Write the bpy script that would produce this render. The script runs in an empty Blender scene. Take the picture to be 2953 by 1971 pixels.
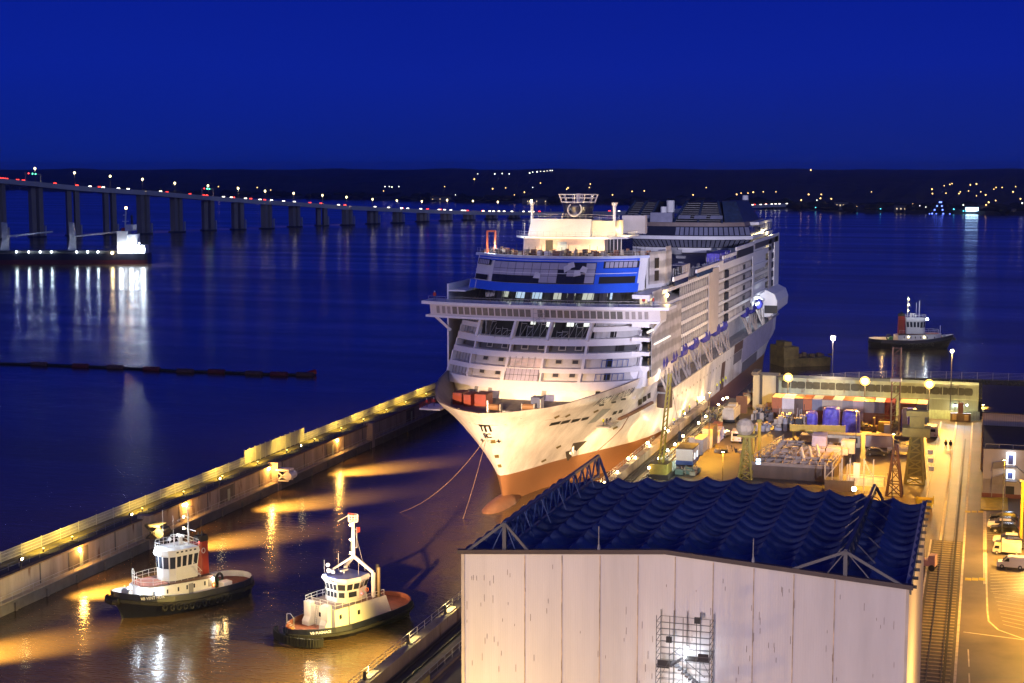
import bpy, math, random
from mathutils import Vector, Matrix
random.seed(7)
R = math.radians
S = bpy.context.scene
C = S.collection
# ---------------- camera
H = 62.0
F = 1525.0
PITCH = math.atan((341.5-166.0)/F)
PHI = math.atan((990-512)/(F/math.cos(PITCH)))
cd = bpy.data.cameras.new('camera')
cam = bpy.data.objects.new('camera', cd)
C.objects.link(cam)
cam.location = (0, 0, H)
cam.rotation_euler = (math.pi/2-PITCH, 0, PHI)
cd.sensor_width = 36
cd.lens = F*36/1024
cd.clip_start = 1
cd.clip_end = 60000
S.camera = cam
FW = Vector((-math.sin(PHI)*math.cos(PITCH), math.cos(PHI)*math.cos(PITCH), -math.sin(PITCH)))
RT = Vector((math.cos(PHI), math.sin(PHI), 0))
UP = RT.cross(FW)
K = 2.294
def ray(X, Y):
    return FW+RT*((X/K-512)/F)+UP*((341.5-Y/K)/F)
def G(X, Y, z=0.0):
    d = ray(X, Y)
    return Vector((0, 0, H))+d*((z-H)/d.z)
def GY(X, Y, y):
    d = ray(X, Y)
    return Vector((0, 0, H))+d*(y/d.y)
def GX(X, Y, x):
    d = ray(X, Y)
    return Vector((0, 0, H))+d*(x/d.x)
# ---------------- world and exposure
S.view_settings.view_transform = 'Standard'
S.view_settings.look = 'None'
S.view_settings.exposure = 0
S.view_settings.gamma = 1
w = bpy.data.worlds.new('World')
S.world = w
w.use_nodes = True
nt = w.node_tree
nt.nodes.clear()
out = nt.nodes.new('ShaderNodeOutputWorld')
bg = nt.nodes.new('ShaderNodeBackground')
tc = nt.nodes.new('ShaderNodeTexCoord')
sp = nt.nodes.new('ShaderNodeSeparateXYZ')
cr = nt.nodes.new('ShaderNodeValToRGB')
nz = nt.nodes.new('ShaderNodeTexNoise')
nz.inputs['Scale'].default_value = 2.2
nz.inputs['Detail'].default_value = 3
mp = nt.nodes.new('ShaderNodeMapping')
mp.inputs['Scale'].default_value = (1, 1, 5)
ad = nt.nodes.new('ShaderNodeMath')
ad.operation = 'MULTIPLY_ADD'
ad.inputs[1].default_value = 0.055
nt.links.new(tc.outputs['Generated'], sp.inputs[0])
nt.links.new(tc.outputs['Generated'], mp.inputs[0])
nt.links.new(mp.outputs[0], nz.inputs['Vector'])
nt.links.new(nz.outputs[0], ad.inputs[0])
nt.links.new(sp.outputs['Z'], ad.inputs[2])
nt.links.new(ad.outputs[0], cr.inputs[0])
e = cr.color_ramp.elements
e[0].position = 0.0
e[0].color = (0.0030, 0.013, 0.165, 1)
e[1].position = 1.0
e[1].color = (0.0012, 0.005, 0.10, 1)
for p, c in ((0.02, (0.0030, 0.0145, 0.19, 1)), (0.09, (0.0026, 0.0145, 0.29, 1)), (0.16, (0.0022, 0.0115, 0.27, 1)), (0.30, (0.0014, 0.0065, 0.15, 1))):
    q = e.new(p)
    q.color = c
nt.links.new(cr.outputs[0], bg.inputs[0])
bg.inputs[1].default_value = 1.0
nt.links.new(bg.outputs[0], out.inputs[0])
# last afterglow of the evening, from behind the camera
sl = bpy.data.lights.new('sun', 'SUN')
sl.energy = 0.28
sl.angle = R(25)
sl.color = (0.55, 0.66, 1.0)
so = bpy.data.objects.new('sun', sl)
C.objects.link(so)
so.rotation_euler = (R(68), 0, R(42))
S.cycles.use_denoising = True
S.cycles.max_bounces = 5
S.cycles.sample_clamp_indirect = 4.0
S.cycles.sample_clamp_direct = 40.0
S.cycles.blur_glossy = 0.5
S.cycles.caustics_reflective = False
S.cycles.caustics_refractive = False
# ---------------- materials
MC = {}
def mat(name, col, rough=0.6, metal=0.0, var=0.18, scale=0.6, bump=0.0, alpha=1.0, streak=False, rust=0.0):
    if name in MC:
        return MC[name]
    m = bpy.data.materials.new(name)
    MC[name] = m
    m.use_nodes = True
    t = m.node_tree
    b = t.nodes['Principled BSDF']
    b.inputs['Roughness'].default_value = rough
    b.inputs['Metallic'].default_value = metal
    b.inputs['Alpha'].default_value = alpha
    co = t.nodes.new('ShaderNodeTexCoord')
    mpn = t.nodes.new('ShaderNodeMapping')
    if streak:
        mpn.inputs['Scale'].default_value = (1, 1, 0.12)
    n = t.nodes.new('ShaderNodeTexNoise')
    n.inputs['Scale'].default_value = scale
    n.inputs['Detail'].default_value = 6
    n.inputs['Roughness'].default_value = 0.65
    r = t.nodes.new('ShaderNodeValToRGB')
    r.color_ramp.elements[0].position = 0.3
    r.color_ramp.elements[1].position = 0.7
    r.color_ramp.elements[0].color = tuple(max(0, c*(1-var)) for c in col)+(1,)
    r.color_ramp.elements[1].color = tuple(min(1, c*(1+var)) for c in col)+(1,)
    t.links.new(co.outputs['Object'], mpn.inputs[0])
    t.links.new(mpn.outputs[0], n.inputs['Vector'])
    t.links.new(n.outputs[0], r.inputs[0])
    last = r.outputs[0]
    if rust > 0:
        n2 = t.nodes.new('ShaderNodeTexNoise')
        n2.inputs['Scale'].default_value = scale*2.3
        n2.inputs['Detail'].default_value = 8
        m2 = t.nodes.new('ShaderNodeMapping')
        m2.inputs['Scale'].default_value = (1, 1, 0.2)
        m2.inputs['Location'].default_value = (5, 3, 1)
        t.links.new(co.outputs['Object'], m2.inputs[0])
        t.links.new(m2.outputs[0], n2.inputs['Vector'])
        r2 = t.nodes.new('ShaderNodeValToRGB')
        r2.color_ramp.elements[0].position = 0.72-rust*0.3
        r2.color_ramp.elements[1].position = 0.80-rust*0.25
        mx = t.nodes.new('ShaderNodeMixRGB')
        mx.inputs[2].default_value = (0.12, 0.055, 0.025, 1)
        t.links.new(n2.outputs[0], r2.inputs[0])
        t.links.new(r2.outputs[0], mx.inputs[0])
        t.links.new(last, mx.inputs[1])
        last = mx.outputs[0]
    t.links.new(last, b.inputs['Base Color'])
    if bump > 0:
        bp = t.nodes.new('ShaderNodeBump')
        bp.inputs['Strength'].default_value = bump
        n3 = t.nodes.new('ShaderNodeTexNoise')
        n3.inputs['Scale'].default_value = scale*6
        n3.inputs['Detail'].default_value = 5
        t.links.new(co.outputs['Object'], n3.inputs['Vector'])
        t.links.new(n3.outputs[0], bp.inputs['Height'])
        t.links.new(bp.outputs[0], b.inputs['Normal'])
    return m
def emis(name, col, s, sample=False):
    if name in MC:
        return MC[name]
    m = bpy.data.materials.new(name)
    MC[name] = m
    m.use_nodes = True
    b = m.node_tree.nodes['Principled BSDF']
    b.inputs['Base Color'].default_value = tuple(c*0.3 for c in col)+(1,)
    b.inputs['Emission Color'].default_value = tuple(col)+(1,)
    b.inputs['Emission Strength'].default_value = s
    m.cycles.emission_sampling = 'AUTO' if sample else 'NONE'
    return m
WHITE = mat('white_paint', (0.72, 0.71, 0.73), 0.45, var=0.06, scale=0.25, streak=True)
WHITE2 = mat('tug_white_paint', (0.75, 0.74, 0.72), 0.4, var=0.06, scale=0.8, streak=True)
GREY = mat('grey_steel', (0.25, 0.25, 0.27), 0.5, var=0.2)
DARK = mat('dark_steel', (0.03, 0.03, 0.034), 0.5, var=0.4)
BLACK = mat('black_rubber', (0.012, 0.012, 0.014), 0.7, var=0.3)
GLASS = mat('dark_glass', (0.012, 0.014, 0.02), 0.12, var=0.1)
GLASSB = mat('wheelhouse_glass', (0.03, 0.035, 0.05), 0.08, var=0.1)
BLUE = mat('blue_paint', (0.025, 0.11, 0.72), 0.4, var=0.05)
NAVY = mat('navy_hull_paint', (0.008, 0.011, 0.03), 0.35, var=0.4, scale=0.8)
RUST = mat('rust_red_deck', (0.20, 0.06, 0.028), 0.7, var=0.3, scale=1.2)
REDP = mat('red_paint', (0.45, 0.03, 0.02), 0.5, var=0.2)
ORANGE = mat('orange_paint', (0.55, 0.16, 0.03), 0.5, var=0.2)
YEL = mat('yellow_paint', (0.55, 0.36, 0.03), 0.5, var=0.2, rust=0.15)
OLIVE = mat('olive_yellow_paint', (0.30, 0.25, 0.05), 0.6, var=0.25, rust=0.2)
GREEN = mat('green_paint', (0.03, 0.2, 0.08), 0.5)
CONC = mat('weathered_concrete', (0.30, 0.25, 0.21), 0.85, var=0.35, scale=0.35, bump=0.3, streak=True, rust=0.35)
CONC2 = mat('dark_concrete', (0.10, 0.09, 0.085), 0.85, var=0.35, scale=0.3, bump=0.2)
SHEET = mat('scaffold_sheeting', (0.52, 0.50, 0.50), 0.8, var=0.22, scale=0.35, bump=0.4)
SHEETG = mat('grey_sheeting', (0.34, 0.34, 0.37), 0.8, var=0.3, scale=0.3, bump=0.4)
def band_sheet(m, dark):
    t = m.node_tree
    b = t.nodes['Principled BSDF']
    src = b.inputs['Base Color'].links[0].from_socket
    co = t.nodes.new('ShaderNodeTexCoord')
    sp_ = t.nodes.new('ShaderNodeSeparateXYZ')
    md = t.nodes.new('ShaderNodeMath')
    md.operation = 'PINGPONG'
    md.inputs[1].default_value = 1.4
    n = t.nodes.new('ShaderNodeTexNoise')
    n.inputs['Scale'].default_value = 0.35
    n.inputs['Detail'].default_value = 3
    ad = t.nodes.new('ShaderNodeMath')
    ad.operation = 'MULTIPLY_ADD'
    ad.inputs[1].default_value = 0.9
    r = t.nodes.new('ShaderNodeValToRGB')
    r.color_ramp.elements[0].position = 0.55
    r.color_ramp.elements[0].color = (dark, dark, dark, 1)
    r.color_ramp.elements[1].position = 1.25/1.6
    r.color_ramp.elements[1].color = (1, 1, 1, 1)
    mx = t.nodes.new('ShaderNodeMixRGB')
    mx.blend_type = 'MULTIPLY'
    mx.inputs[0].default_value = 1
    t.links.new(co.outputs['Object'], sp_.inputs[0])
    t.links.new(co.outputs['Object'], n.inputs['Vector'])
    t.links.new(sp_.outputs['Z'], md.inputs[0])
    t.links.new(n.outputs[0], ad.inputs[0])
    t.links.new(md.outputs[0], ad.inputs[2])
    dv_ = t.nodes.new('ShaderNodeMath')
    dv_.operation = 'MULTIPLY'
    dv_.inputs[1].default_value = 0.55
    t.links.new(ad.outputs[0], dv_.inputs[0])
    t.links.new(dv_.outputs[0], r.inputs[0])
    t.links.new(src, mx.inputs[1])
    t.links.new(r.outputs[0], mx.inputs[2])
    t.links.new(mx.outputs[0], b.inputs['Base Color'])
band_sheet(SHEET, 0.62)
band_sheet(SHEETG, 0.5)
SHEETB = mat('beige_panel', (0.46, 0.42, 0.42), 0.7, var=0.12, scale=0.3)
INNER = mat('recess_wall', (0.50, 0.49, 0.50), 0.6, var=0.15, scale=0.5)
DECK = mat('ship_deck', (0.13, 0.12, 0.13), 0.8, var=0.4, scale=0.6)
GALV = mat('galvanised_steel', (0.40, 0.40, 0.40), 0.45, metal=0.3, var=0.2)
TARP = mat('blue_tarpaulin', (0.10, 0.08, 0.52), 0.45, var=0.35, scale=1.2, bump=0.9)
TARPD = mat('blue_wrap', (0.03, 0.03, 0.25), 0.6, var=0.4, scale=1.2, bump=0.5)
LW = emis('cool_white_bulb', (0.85, 0.93, 1.0), 60)
LA = emis('amber_bulb', (1.0, 0.55, 0.16), 60)
LY = emis('yellow_bulb', (1.0, 0.78, 0.35), 60)
# ---------------- mesh builder
class MB:
    def __init__(s):
        s.v = []
        s.f = []
        s.M = None
    def add(s, vs, fs):
        o = len(s.v)
        if s.M is not None:
            vs = [s.M @ Vector(p) for p in vs]
        s.v += [tuple(p) for p in vs]
        s.f += [tuple(i+o for i in f) for f in fs]
        return s
    def box(s, x0, x1, y0, y1, z0, z1):
        return s.add([(x0, y0, z0), (x1, y0, z0), (x1, y1, z0), (x0, y1, z0), (x0, y0, z1), (x1, y0, z1), (x1, y1, z1), (x0, y1, z1)],
                     [(0, 3, 2, 1), (4, 5, 6, 7), (0, 1, 5, 4), (1, 2, 6, 5), (2, 3, 7, 6), (3, 0, 4, 7)])
    def cb(s, x, y, z, sx, sy, sz):
        return s.box(x-sx/2, x+sx/2, y-sy/2, y+sy/2, z, z+sz)
    def bar(s, a, b, w, h=None):
        a, b = Vector(a), Vector(b)
        d = (b-a)
        if d.length < 1e-6:
            return s
        d.normalize()
        u = d.cross(Vector((0, 0, 1)))
        if u.length < 1e-3:
            u = Vector((1, 0, 0))
        u.normalize()
        n = u.cross(d)
        h = w if h is None else h
        u *= w/2
        n *= h/2
        return s.add([a-u-n, a+u-n, a+u+n, a-u+n, b-u-n, b+u-n, b+u+n, b-u+n],
                     [(0, 1, 2, 3), (7, 6, 5, 4), (0, 4, 5, 1), (1, 5, 6, 2), (2, 6, 7, 3), (3, 7, 4, 0)])
    def tube(s, a, b, r0, r1=None, n=8):
        a, b = Vector(a), Vector(b)
        r1 = r0 if r1 is None else r1
        d = (b-a).normalized()
        u = d.cross(Vector((0, 0, 1)))
        if u.length < 1e-3:
            u = Vector((1, 0, 0))
        u.normalize()
        v = d.cross(u)
        A = [a+(u*math.cos(t)+v*math.sin(t))*r0 for t in (2*math.pi*i/n for i in range(n))]
        B = [b+(u*math.cos(t)+v*math.sin(t))*r1 for t in (2*math.pi*i/n for i in range(n))]
        return s.add(A+B, [tuple(range(n))[::-1], tuple(range(n, 2*n))]+[(i, (i+1) % n, n+(i+1) % n, n+i) for i in range(n)])
    def path(s, pts, r, n=6):
        for a, b in zip(pts, pts[1:]):
            s.tube(a, b, r, r, n)
        return s
    def prism(s, poly, z0, z1):
        n = len(poly)
        g = (lambda z, p: z(p[0], p[1]) if callable(z) else z)
        return s.add([(p[0], p[1], g(z0, p)) for p in poly]+[(p[0], p[1], g(z1, p)) for p in poly],
                     [tuple(range(n))[::-1], tuple(range(n, 2*n))]+[(i, (i+1) % n, n+(i+1) % n, n+i) for i in range(n)])
    def xprism(s, poly, x0, x1):     # poly in (y,z), extruded along x
        n = len(poly)
        return s.add([(x0, p[0], p[1]) for p in poly]+[(x1, p[0], p[1]) for p in poly],
                     [tuple(range(n))[::-1], tuple(range(n, 2*n))]+[(i, (i+1) % n, n+(i+1) % n, n+i) for i in range(n)])
    def yprism(s, poly, y0, y1):
        n = len(poly)
        return s.add([(p[0], y0, p[1]) for p in poly]+[(p[0], y1, p[1]) for p in poly],
                     [tuple(range(n)), tuple(range(n, 2*n))[::-1]]+[((i+1) % n, i, n+i, n+(i+1) % n) for i in range(n)])
    def loft(s, rings, cap=True, close=True):
        n = len(rings[0])
        vs = [p for r in rings for p in r]
        fs = []
        m = n if close else n-1
        for k in range(len(rings)-1):
            for i in range(m):
                j = (i+1) % n
                fs.append((k*n+i, k*n+j, (k+1)*n+j, (k+1)*n+i))
        if cap:
            fs.append(tuple(range(n))[::-1])
            fs.append(tuple(range((len(rings)-1)*n, len(rings)*n)))
        return s.add(vs, fs)
    def sphere(s, c, r, n=8, sz=1.0):
        m = max(4, n//2)
        rings = []
        for k in range(m+1):
            a = -math.pi/2+math.pi*k/m
            rr = max(1e-3, r*math.cos(a))
            rings.append([(c[0]+rr*math.cos(t), c[1]+rr*math.sin(t), c[2]+r*sz*math.sin(a)) for t in (2*math.pi*i/n for i in range(n))])
        return s.loft(rings)
    def torus(s, c, ax, r0, r1, n=14, m=6):
        ax = Vector(ax).normalized()
        u = ax.cross(Vector((0, 0, 1)))
        if u.length < 1e-3:
            u = Vector((1, 0, 0))
        u.normalize()
        v = ax.cross(u)
        c = Vector(c)
        vs, fs = [], []
        for i in range(n):
            t = 2*math.pi*i/n
            e = u*math.cos(t)+v*math.sin(t)
            for j in range(m):
                q = 2*math.pi*j/m
                vs.append(c+e*(r0+r1*math.cos(q))+ax*(r1*math.sin(q)))
        for i in range(n):
            for j in range(m):
                fs.append((i*m+j, ((i+1) % n)*m+j, ((i+1) % n)*m+(j+1) % m, i*m+(j+1) % m))
        return s.add(vs, fs)
    def rail(s, pts, h=1.0, r=0.04, step=1.5, bars=2):
        for a, b in zip(pts, pts[1:]):
            a, b = Vector(a), Vector(b)
            L = (b-a).length
            k = max(1, int(L/step))
            for i in range(k+1):
                p = a.lerp(b, i/k)
                s.bar(p, p+Vector((0, 0, h)), r*1.6)
            for j in range(1, bars+1):
                q = Vector((0, 0, h*j/bars))
                s.bar(a+q, b+q, r*1.6)
        return s
    def build(s, name, m, parent=None, smooth=False, world=False):
        off = Vector((0, 0, 0))
        if world:
            q = parent
            while q is not None:
                off = off+q.location
                q = q.parent
        me = bpy.data.meshes.new(name)
        me.from_pydata([tuple(Vector(p)-off) for p in s.v], [], s.f)
        if smooth:
            me.polygons.foreach_set('use_smooth', [True]*len(me.polygons))
        me.materials.append(m)
        me.update()
        o = bpy.data.objects.new(name, me)
        C.objects.link(o)
        if parent is not None:
            o.parent = parent
        return o
def thing(name, label, cat, loc=(0, 0, 0), rz=0.0, group=None):
    o = bpy.data.objects.new(name, None)
    C.objects.link(o)
    o.location = loc
    o.rotation_euler = (0, 0, rz)
    o.empty_display_size = 0.5
    o['label'] = label
    o['category'] = cat
    if group:
        o['group'] = group
    return o
def tag(o, label, cat, group=None, kind=None):
    if label:
        o['label'] = label
        o['category'] = cat
    if group:
        o['group'] = group
    if kind:
        o['kind'] = kind
    return o
def struct(o):
    o['kind'] = 'structure'
    return o
def kids(o):
    return [c for c in C.objects if c.parent == o]
def dup(src, loc, rz=None, label=None, scale=None):
    chs = list(src.children)
    c = src.copy()
    C.objects.link(c)
    c.location = loc
    if rz is not None:
        c.rotation_euler = (0, 0, rz)
    if label:
        c['label'] = label
    if scale:
        c.scale = (scale,)*3
    for a in chs:
        b = a.copy()
        C.objects.link(b)
        b.parent = c
        for g in list(a.children):
            d = g.copy()
            C.objects.link(d)
            d.parent = b
    return c
def light(kind, parent, loc, power, col, size=0.3, target=None, cone=60, blend=0.6, name=None):
    l = bpy.data.lights.new(name or 'bulb_light', kind)
    l.energy = power
    l.color = col
    l.shadow_soft_size = size
    o = bpy.data.objects.new(name or 'bulb_light', l)
    C.objects.link(o)
    if kind == 'SPOT':
        l.spot_size = R(cone)
        l.spot_blend = blend
        d = Vector(target)-Vector(loc)
        o.rotation_euler = d.to_track_quat('-Z', 'Y').to_euler()
    pl = parent.location if parent else Vector((0, 0, 0))
    rz = parent.rotation_euler.z if parent else 0
    v = Vector(loc)-pl
    v.rotate(Matrix.Rotation(-rz, 3, 'Z'))
    if kind == 'SPOT' and rz:
        d = Vector(target)-Vector(loc)
        d.rotate(Matrix.Rotation(-rz, 3, 'Z'))
        o.rotation_euler = d.to_track_quat('-Z', 'Y').to_euler()
    o.location = v
    if parent:
        o.parent = parent
    return o
def text_mb(body, size, fn, bold=0.0):
    cu = bpy.data.curves.new('lettering', 'FONT')
    cu.body = body
    cu.size = size
    cu.align_x = 'CENTER'
    cu.offset = bold
    cu.resolution_u = 3
    o = bpy.data.objects.new('tmp', cu)
    me = o.to_mesh()
    mb = MB()
    mb.v = [tuple(fn(v.co.x, v.co.y)) for v in me.vertices]
    mb.f = [tuple(p.vertices) for p in me.polygons]
    o.to_mesh_clear()
    bpy.data.objects.remove(o)
    bpy.data.curves.remove(cu)
    return mb
AMB = (1.0, 0.46, 0.08)
WRM = (1.0, 0.64, 0.24)
COOL = (0.8, 0.9, 1.0)
# ================= WATER AND LAND
def water_mat():
    m = bpy.data.materials.new('estuary_water')
    m.use_nodes = True
    t = m.node_tree
    b = t.nodes['Principled BSDF']
    b.inputs['Base Color'].default_value = (0.085, 0.055, 0.03, 1)
    b.inputs['Roughness'].default_value = 0.10
    b.inputs['IOR'].default_value = 1.33
    co = t.nodes.new('ShaderNodeTexCoord')
    hs = []
    for sc, st, det in ((0.05, (1, 1, 1), 2), (0.45, (1, 1, 1), 3), (1.8, (1, 1, 1), 3)):
        mp_ = t.nodes.new('ShaderNodeMapping')
        mp_.inputs['Rotation'].default_value = (0, 0, 0.35)
        mp_.inputs['Scale'].default_value = (sc*0.55, sc*1.2, sc)
        n = t.nodes.new('ShaderNodeTexNoise')
        n.inputs['Scale'].default_value = 1.0
        n.inputs['Detail'].default_value = det
        t.links.new(co.outputs['Object'], mp_.inputs[0])
        t.links.new(mp_.outputs[0], n.inputs['Vector'])
        hs.append(n.outputs[0])
    prev = None
    for h, s, d in zip(hs, (0.3, 0.4, 0.5), (0.55, 0.17, 0.05)):
        bp = t.nodes.new('ShaderNodeBump')
        bp.inputs['Strength'].default_value = s
        bp.inputs['Distance'].default_value = d
        t.links.new(h, bp.inputs['Height'])
        if prev is not None:
            t.links.new(prev, bp.inputs['Normal'])
        prev = bp.outputs[0]
    t.links.new(prev, b.inputs['Normal'])
    # patches of calmer and rougher water
    n = t.nodes.new('ShaderNodeTexNoise')
    n.inputs['Scale'].default_value = 1.0
    n.inputs['Detail'].default_value = 4
    m2 = t.nodes.new('ShaderNodeMapping')
    m2.inputs['Scale'].default_value = (0.0022, 0.02, 1)
    m2.inputs['Rotation'].default_value = (0, 0, -0.2)
    t.links.new(co.outputs['Object'], m2.inputs[0])
    t.links.new(m2.outputs[0], n.inputs['Vector'])
    mr = t.nodes.new('ShaderNodeMapRange')
    mr.inputs['From Min'].default_value = 0.35
    mr.inputs['From Max'].default_value = 0.65
    mr.inputs['To Min'].default_value = 0.10
    mr.inputs['To Max'].default_value = 0.24
    t.links.new(n.outputs[0], mr.inputs[0])
    t.links.new(mr.outputs[0], b.inputs['Roughness'])
    return m
struct(MB().add([(-9000, -300, 0), (9000, -300, 0), (9000, 9000, 0), (-9000, 9000, 0)], [(0, 1, 2, 3)]).build('water', water_mat()))
QX = -63.3
ASPH = mat('wet_asphalt', (0.10, 0.080, 0.060), 0.5, var=0.45, scale=0.12, bump=0.15)
ASPH2 = mat('quay_concrete', (0.13, 0.11, 0.09), 0.6, var=0.4, scale=0.2, bump=0.2)
LINE = mat('pale_line_paint', (0.55, 0.50, 0.42), 0.7, var=0.3, scale=1.0)
LINEY = mat('yellow_line_paint', (0.55, 0.42, 0.04), 0.7, var=0.35, scale=0.8)
g = MB()
g.prism([(QX, -60), (260, -60), (260, 372), (QX+4, 372), (QX+4, 357), (QX, 357)], -4, 5)
struct(g.build('quay_ground', ASPH))
struct(MB().box(QX+0.02, -56.8, 60, 356.5, 5.001, 5.05).build('quay_apron', ASPH2))
# ---- quay edge strips: edge kerb, crane rail slot, cable trench
g = MB().box(QX-0.1, QX+1.2, 60, 356, 5.05, 6.6)
struct(g.build('quay_kerb', CONC))
struct(MB().box(-61.9, -59.7, 60, 356, 5.052, 5.075).build('crane_track_bed', mat('track_bed_black', (0.012, 0.010, 0.012), 0.6)))
t = thing('crane_rail', 'pair of dark steel crane rails running along the quay beside the cruise ship', 'rail', (-60.8, 200, 5.08))
for xx in (-61.4, -60.2):
    MB().box(xx-0.07, xx+0.07, 60, 356, 5.076, 5.22).build('rail_bar', DARK, t, world=True)
struct(MB().box(-59.3, -58.5, 60, 356, 5.05, 5.55).build('cable_trench_wall', mat('trench_concrete', (0.22, 0.19, 0.15), 0.8, var=0.3, scale=0.4)))
struct(MB().box(-57.6, -57.2, 60, 356, 5.052, 5.4).build('quay_plinth', mat('trench_concrete', (0.2, 0.2, 0.2))))
g = MB()
g.rail([(-57.9, 60, 5.05), (-57.9, 350, 5.05)], 1.1, 0.035, 2.5)
tag(g.build('quay_railing', GALV), 'long thin steel railing beside the row of small yard lamps', 'railing')
g = MB()
g.rail([(QX+0.1, 60, 6.6), (QX+0.1, 300, 6.6)], 1.0, 0.03, 2.5)
tag(g.build('edge_railing', GALV), 'thin safety railing on the lit outer edge of the quay right below the hull', 'railing')
# ---- road strips on the right
struct(MB().box(-6.6, -1.9, 60, 238, 5.004, 5.012).build('sleeper_track_bed', mat('track_concrete', (0.09, 0.075, 0.05), 0.7, var=0.3, scale=0.6)))
sb = MB()
y = 60
while y < 238:
    sb.box(-6.2, -2.3, y, y+0.42, 5.013, 5.045)
    y += 1.35
struct(sb.build('track_sleepers', mat('sleeper_concrete', (0.30, 0.25, 0.16), 0.8, var=0.3, scale=2)))
struct(MB().box(-5.0, -1.9, 238, 352, 5.004, 5.014).build('road_slab', mat('road_slab_concrete', (0.10, 0.085, 0.07), 0.45, var=0.3, scale=0.3)))
for nm, x0, x1, y0, y1 in (('edge', -6.8, -6.55, 60, 238), ('edge', -1.95, -1.65, 60, 352), ('edge', -5.45, -5.1, 238, 352), ('edge', -8.6, -8.45, 150, 352)):
    struct(MB().box(x0, x1, y0, y1, 5.016, 5.024).build('road_marking', LINE))
t = thing('railway_track', 'steel rails set in the road running up the right side past the white shed', 'rail', (-4, 200, 5.05))
for xx in (-4.9, -3.35):
    MB().box(xx-0.06, xx+0.06, 60, 350, 5.03, 5.13).build('rail_bar', DARK, t, world=True)
MB().box(-3.15, -2.85, 60, 330, 5.03, 5.06).build('cable_slot', BLACK, t, world=True)
# car park markings
def gline(a, b, wd, m=LINE, nm='road_marking', z=5.016):
    a, b = G(a[0], a[1], 5), G(b[0], b[1], 5)
    d = (b-a).normalized()
    n = Vector((-d.y, d.x, 0))*wd/2
    mb = MB()
    mb.prism([(a-n).xy[:], (b-n).xy[:], (b+n).xy[:], (a+n).xy[:]], z, z+0.006)
    return struct(mb.build(nm, m))
gline((2260, 1173), (2262, 1340), 0.35)
gline((2256, 1173), (2257, 1340), 0.12)
pp = [(2263, 1340), (2265, 1400), (2268, 1425), (2290, 1445), (2349, 1466)]
for a, b in zip(pp, pp[1:]):
    gline(a, b, 0.22)
gline((2210, 1450), (2349, 1468), 0.22)
gline((2221, 1490), (2223, 1530), 0.16)
gline((2223, 1545), (2224, 1568), 0.16)
for k in range(7):
    yy = 1316+k*7
    gline((2272, yy), (2349, yy-4), 0.1)
for k in range(10):
    gline((2275+3*k, 1352+9*k), (2349, 1363+9*k), 0.09)
for k in range(4):
    gline((2262, 1222+k*5), (2290, 1222+k*5), 0.14)
for xs, yy in (((2216, 2231, 2246), 1174), ((2217, 2233, 2249), 1329)):
    for x_ in xs:
        p = G(x_+4, yy, 5)
        struct(MB().box(p.x-0.42, p.x+0.42, p.y-0.7, p.y+0.7, 5.016, 5.026).build('crossing_square', LINEY))
a, b, c_, d_ = G(2250, 1143, 5), G(2311, 1143, 5), G(2313, 1171, 5), G(2249, 1171, 5)
struct(MB().prism([a.xy[:], d_.xy[:], c_.xy[:], b.xy[:]][::-1], 5.03, 5.14).build('yellow_pad', mat('yellow_pad_paint', (0.5, 0.40, 0.03), 0.6, var=0.3, scale=0.8)))
# ================= GATE WALL AND EMBANKMENT BEHIND THE YARD
EMB = mat('embankment_grass', (0.06, 0.055, 0.025), 0.9, var=0.6, scale=0.4, bump=0.5)
ew = GX(1925, 873, 0)
struct(MB().prism([(-48, 362), (80, 362), (260, 350), (260, 430), (40, 405), (-20, 398), (-40, 388), (-52, 372)], -2, 8.4).build('embankment', EMB))
wl = thing('lock_gate_caisson', 'long pale green steel lock gate with a row of rounded dark openings behind the containers', 'lock gate', (-52, 356, 5))
PALEG = mat('pale_green_steel', (0.30, 0.36, 0.27), 0.6, var=0.3, scale=0.3, streak=True, rust=0.25)
BEIGE = mat('beige_steel', (0.42, 0.38, 0.24), 0.6, var=0.25, scale=0.3, streak=True, rust=0.1)
def gate_x(Dx):
    return GY(Dx, 900, 356).x
xL, xM, xR = gate_x(1727), gate_x(1784), gate_x(2245)
MB().box(xL, xM-0.15, 356, 361.5, 5, 13.2).build('end_panel', BEIGE, wl, world=True)
MB().box(xM, xR, 356, 361.5, 5, 12.8).build('gate_wall', PALEG, wl, world=True)
MB().box(xL-0.3, xL+1.2, 355.6, 361, 13.2, 14.0).build('bollard_block', CONC2, wl, world=True)
for dx in (1746, 1783):
    x_ = gate_x(dx)
    MB().box(x_-0.3, x_+0.3, 355.7, 356.0, 5, 13.3).build('slot', DARK, wl, world=True)
nrec = 24
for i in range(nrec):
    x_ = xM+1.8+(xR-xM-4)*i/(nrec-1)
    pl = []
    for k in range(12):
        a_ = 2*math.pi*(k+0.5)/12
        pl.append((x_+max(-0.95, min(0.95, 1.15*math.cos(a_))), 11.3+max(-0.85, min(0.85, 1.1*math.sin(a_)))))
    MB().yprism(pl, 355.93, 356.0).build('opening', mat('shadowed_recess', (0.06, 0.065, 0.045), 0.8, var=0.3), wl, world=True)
g = MB()
for i in range(12):
    x_ = xM+3+(xR-xM-4)*i/12
    g.box(x_-0.08, x_+0.08, 355.85, 356, 5, 12.7)
g.box(xM, xR, 355.8, 356, 9.3, 9.5)
g.box(xM, xR, 355.7, 356, 12.6, 12.95)
g.build('stiffener', PALEG, wl, world=True)
gl = thing('greenlit_band', 'row of tall screens coloured for the greenish light behind the buffer at the end of the rails', 'screen', (-8, 354.5, 5))
x0_, x1_ = gate_x(2131), gate_x(2250)
n_ = 16
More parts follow.
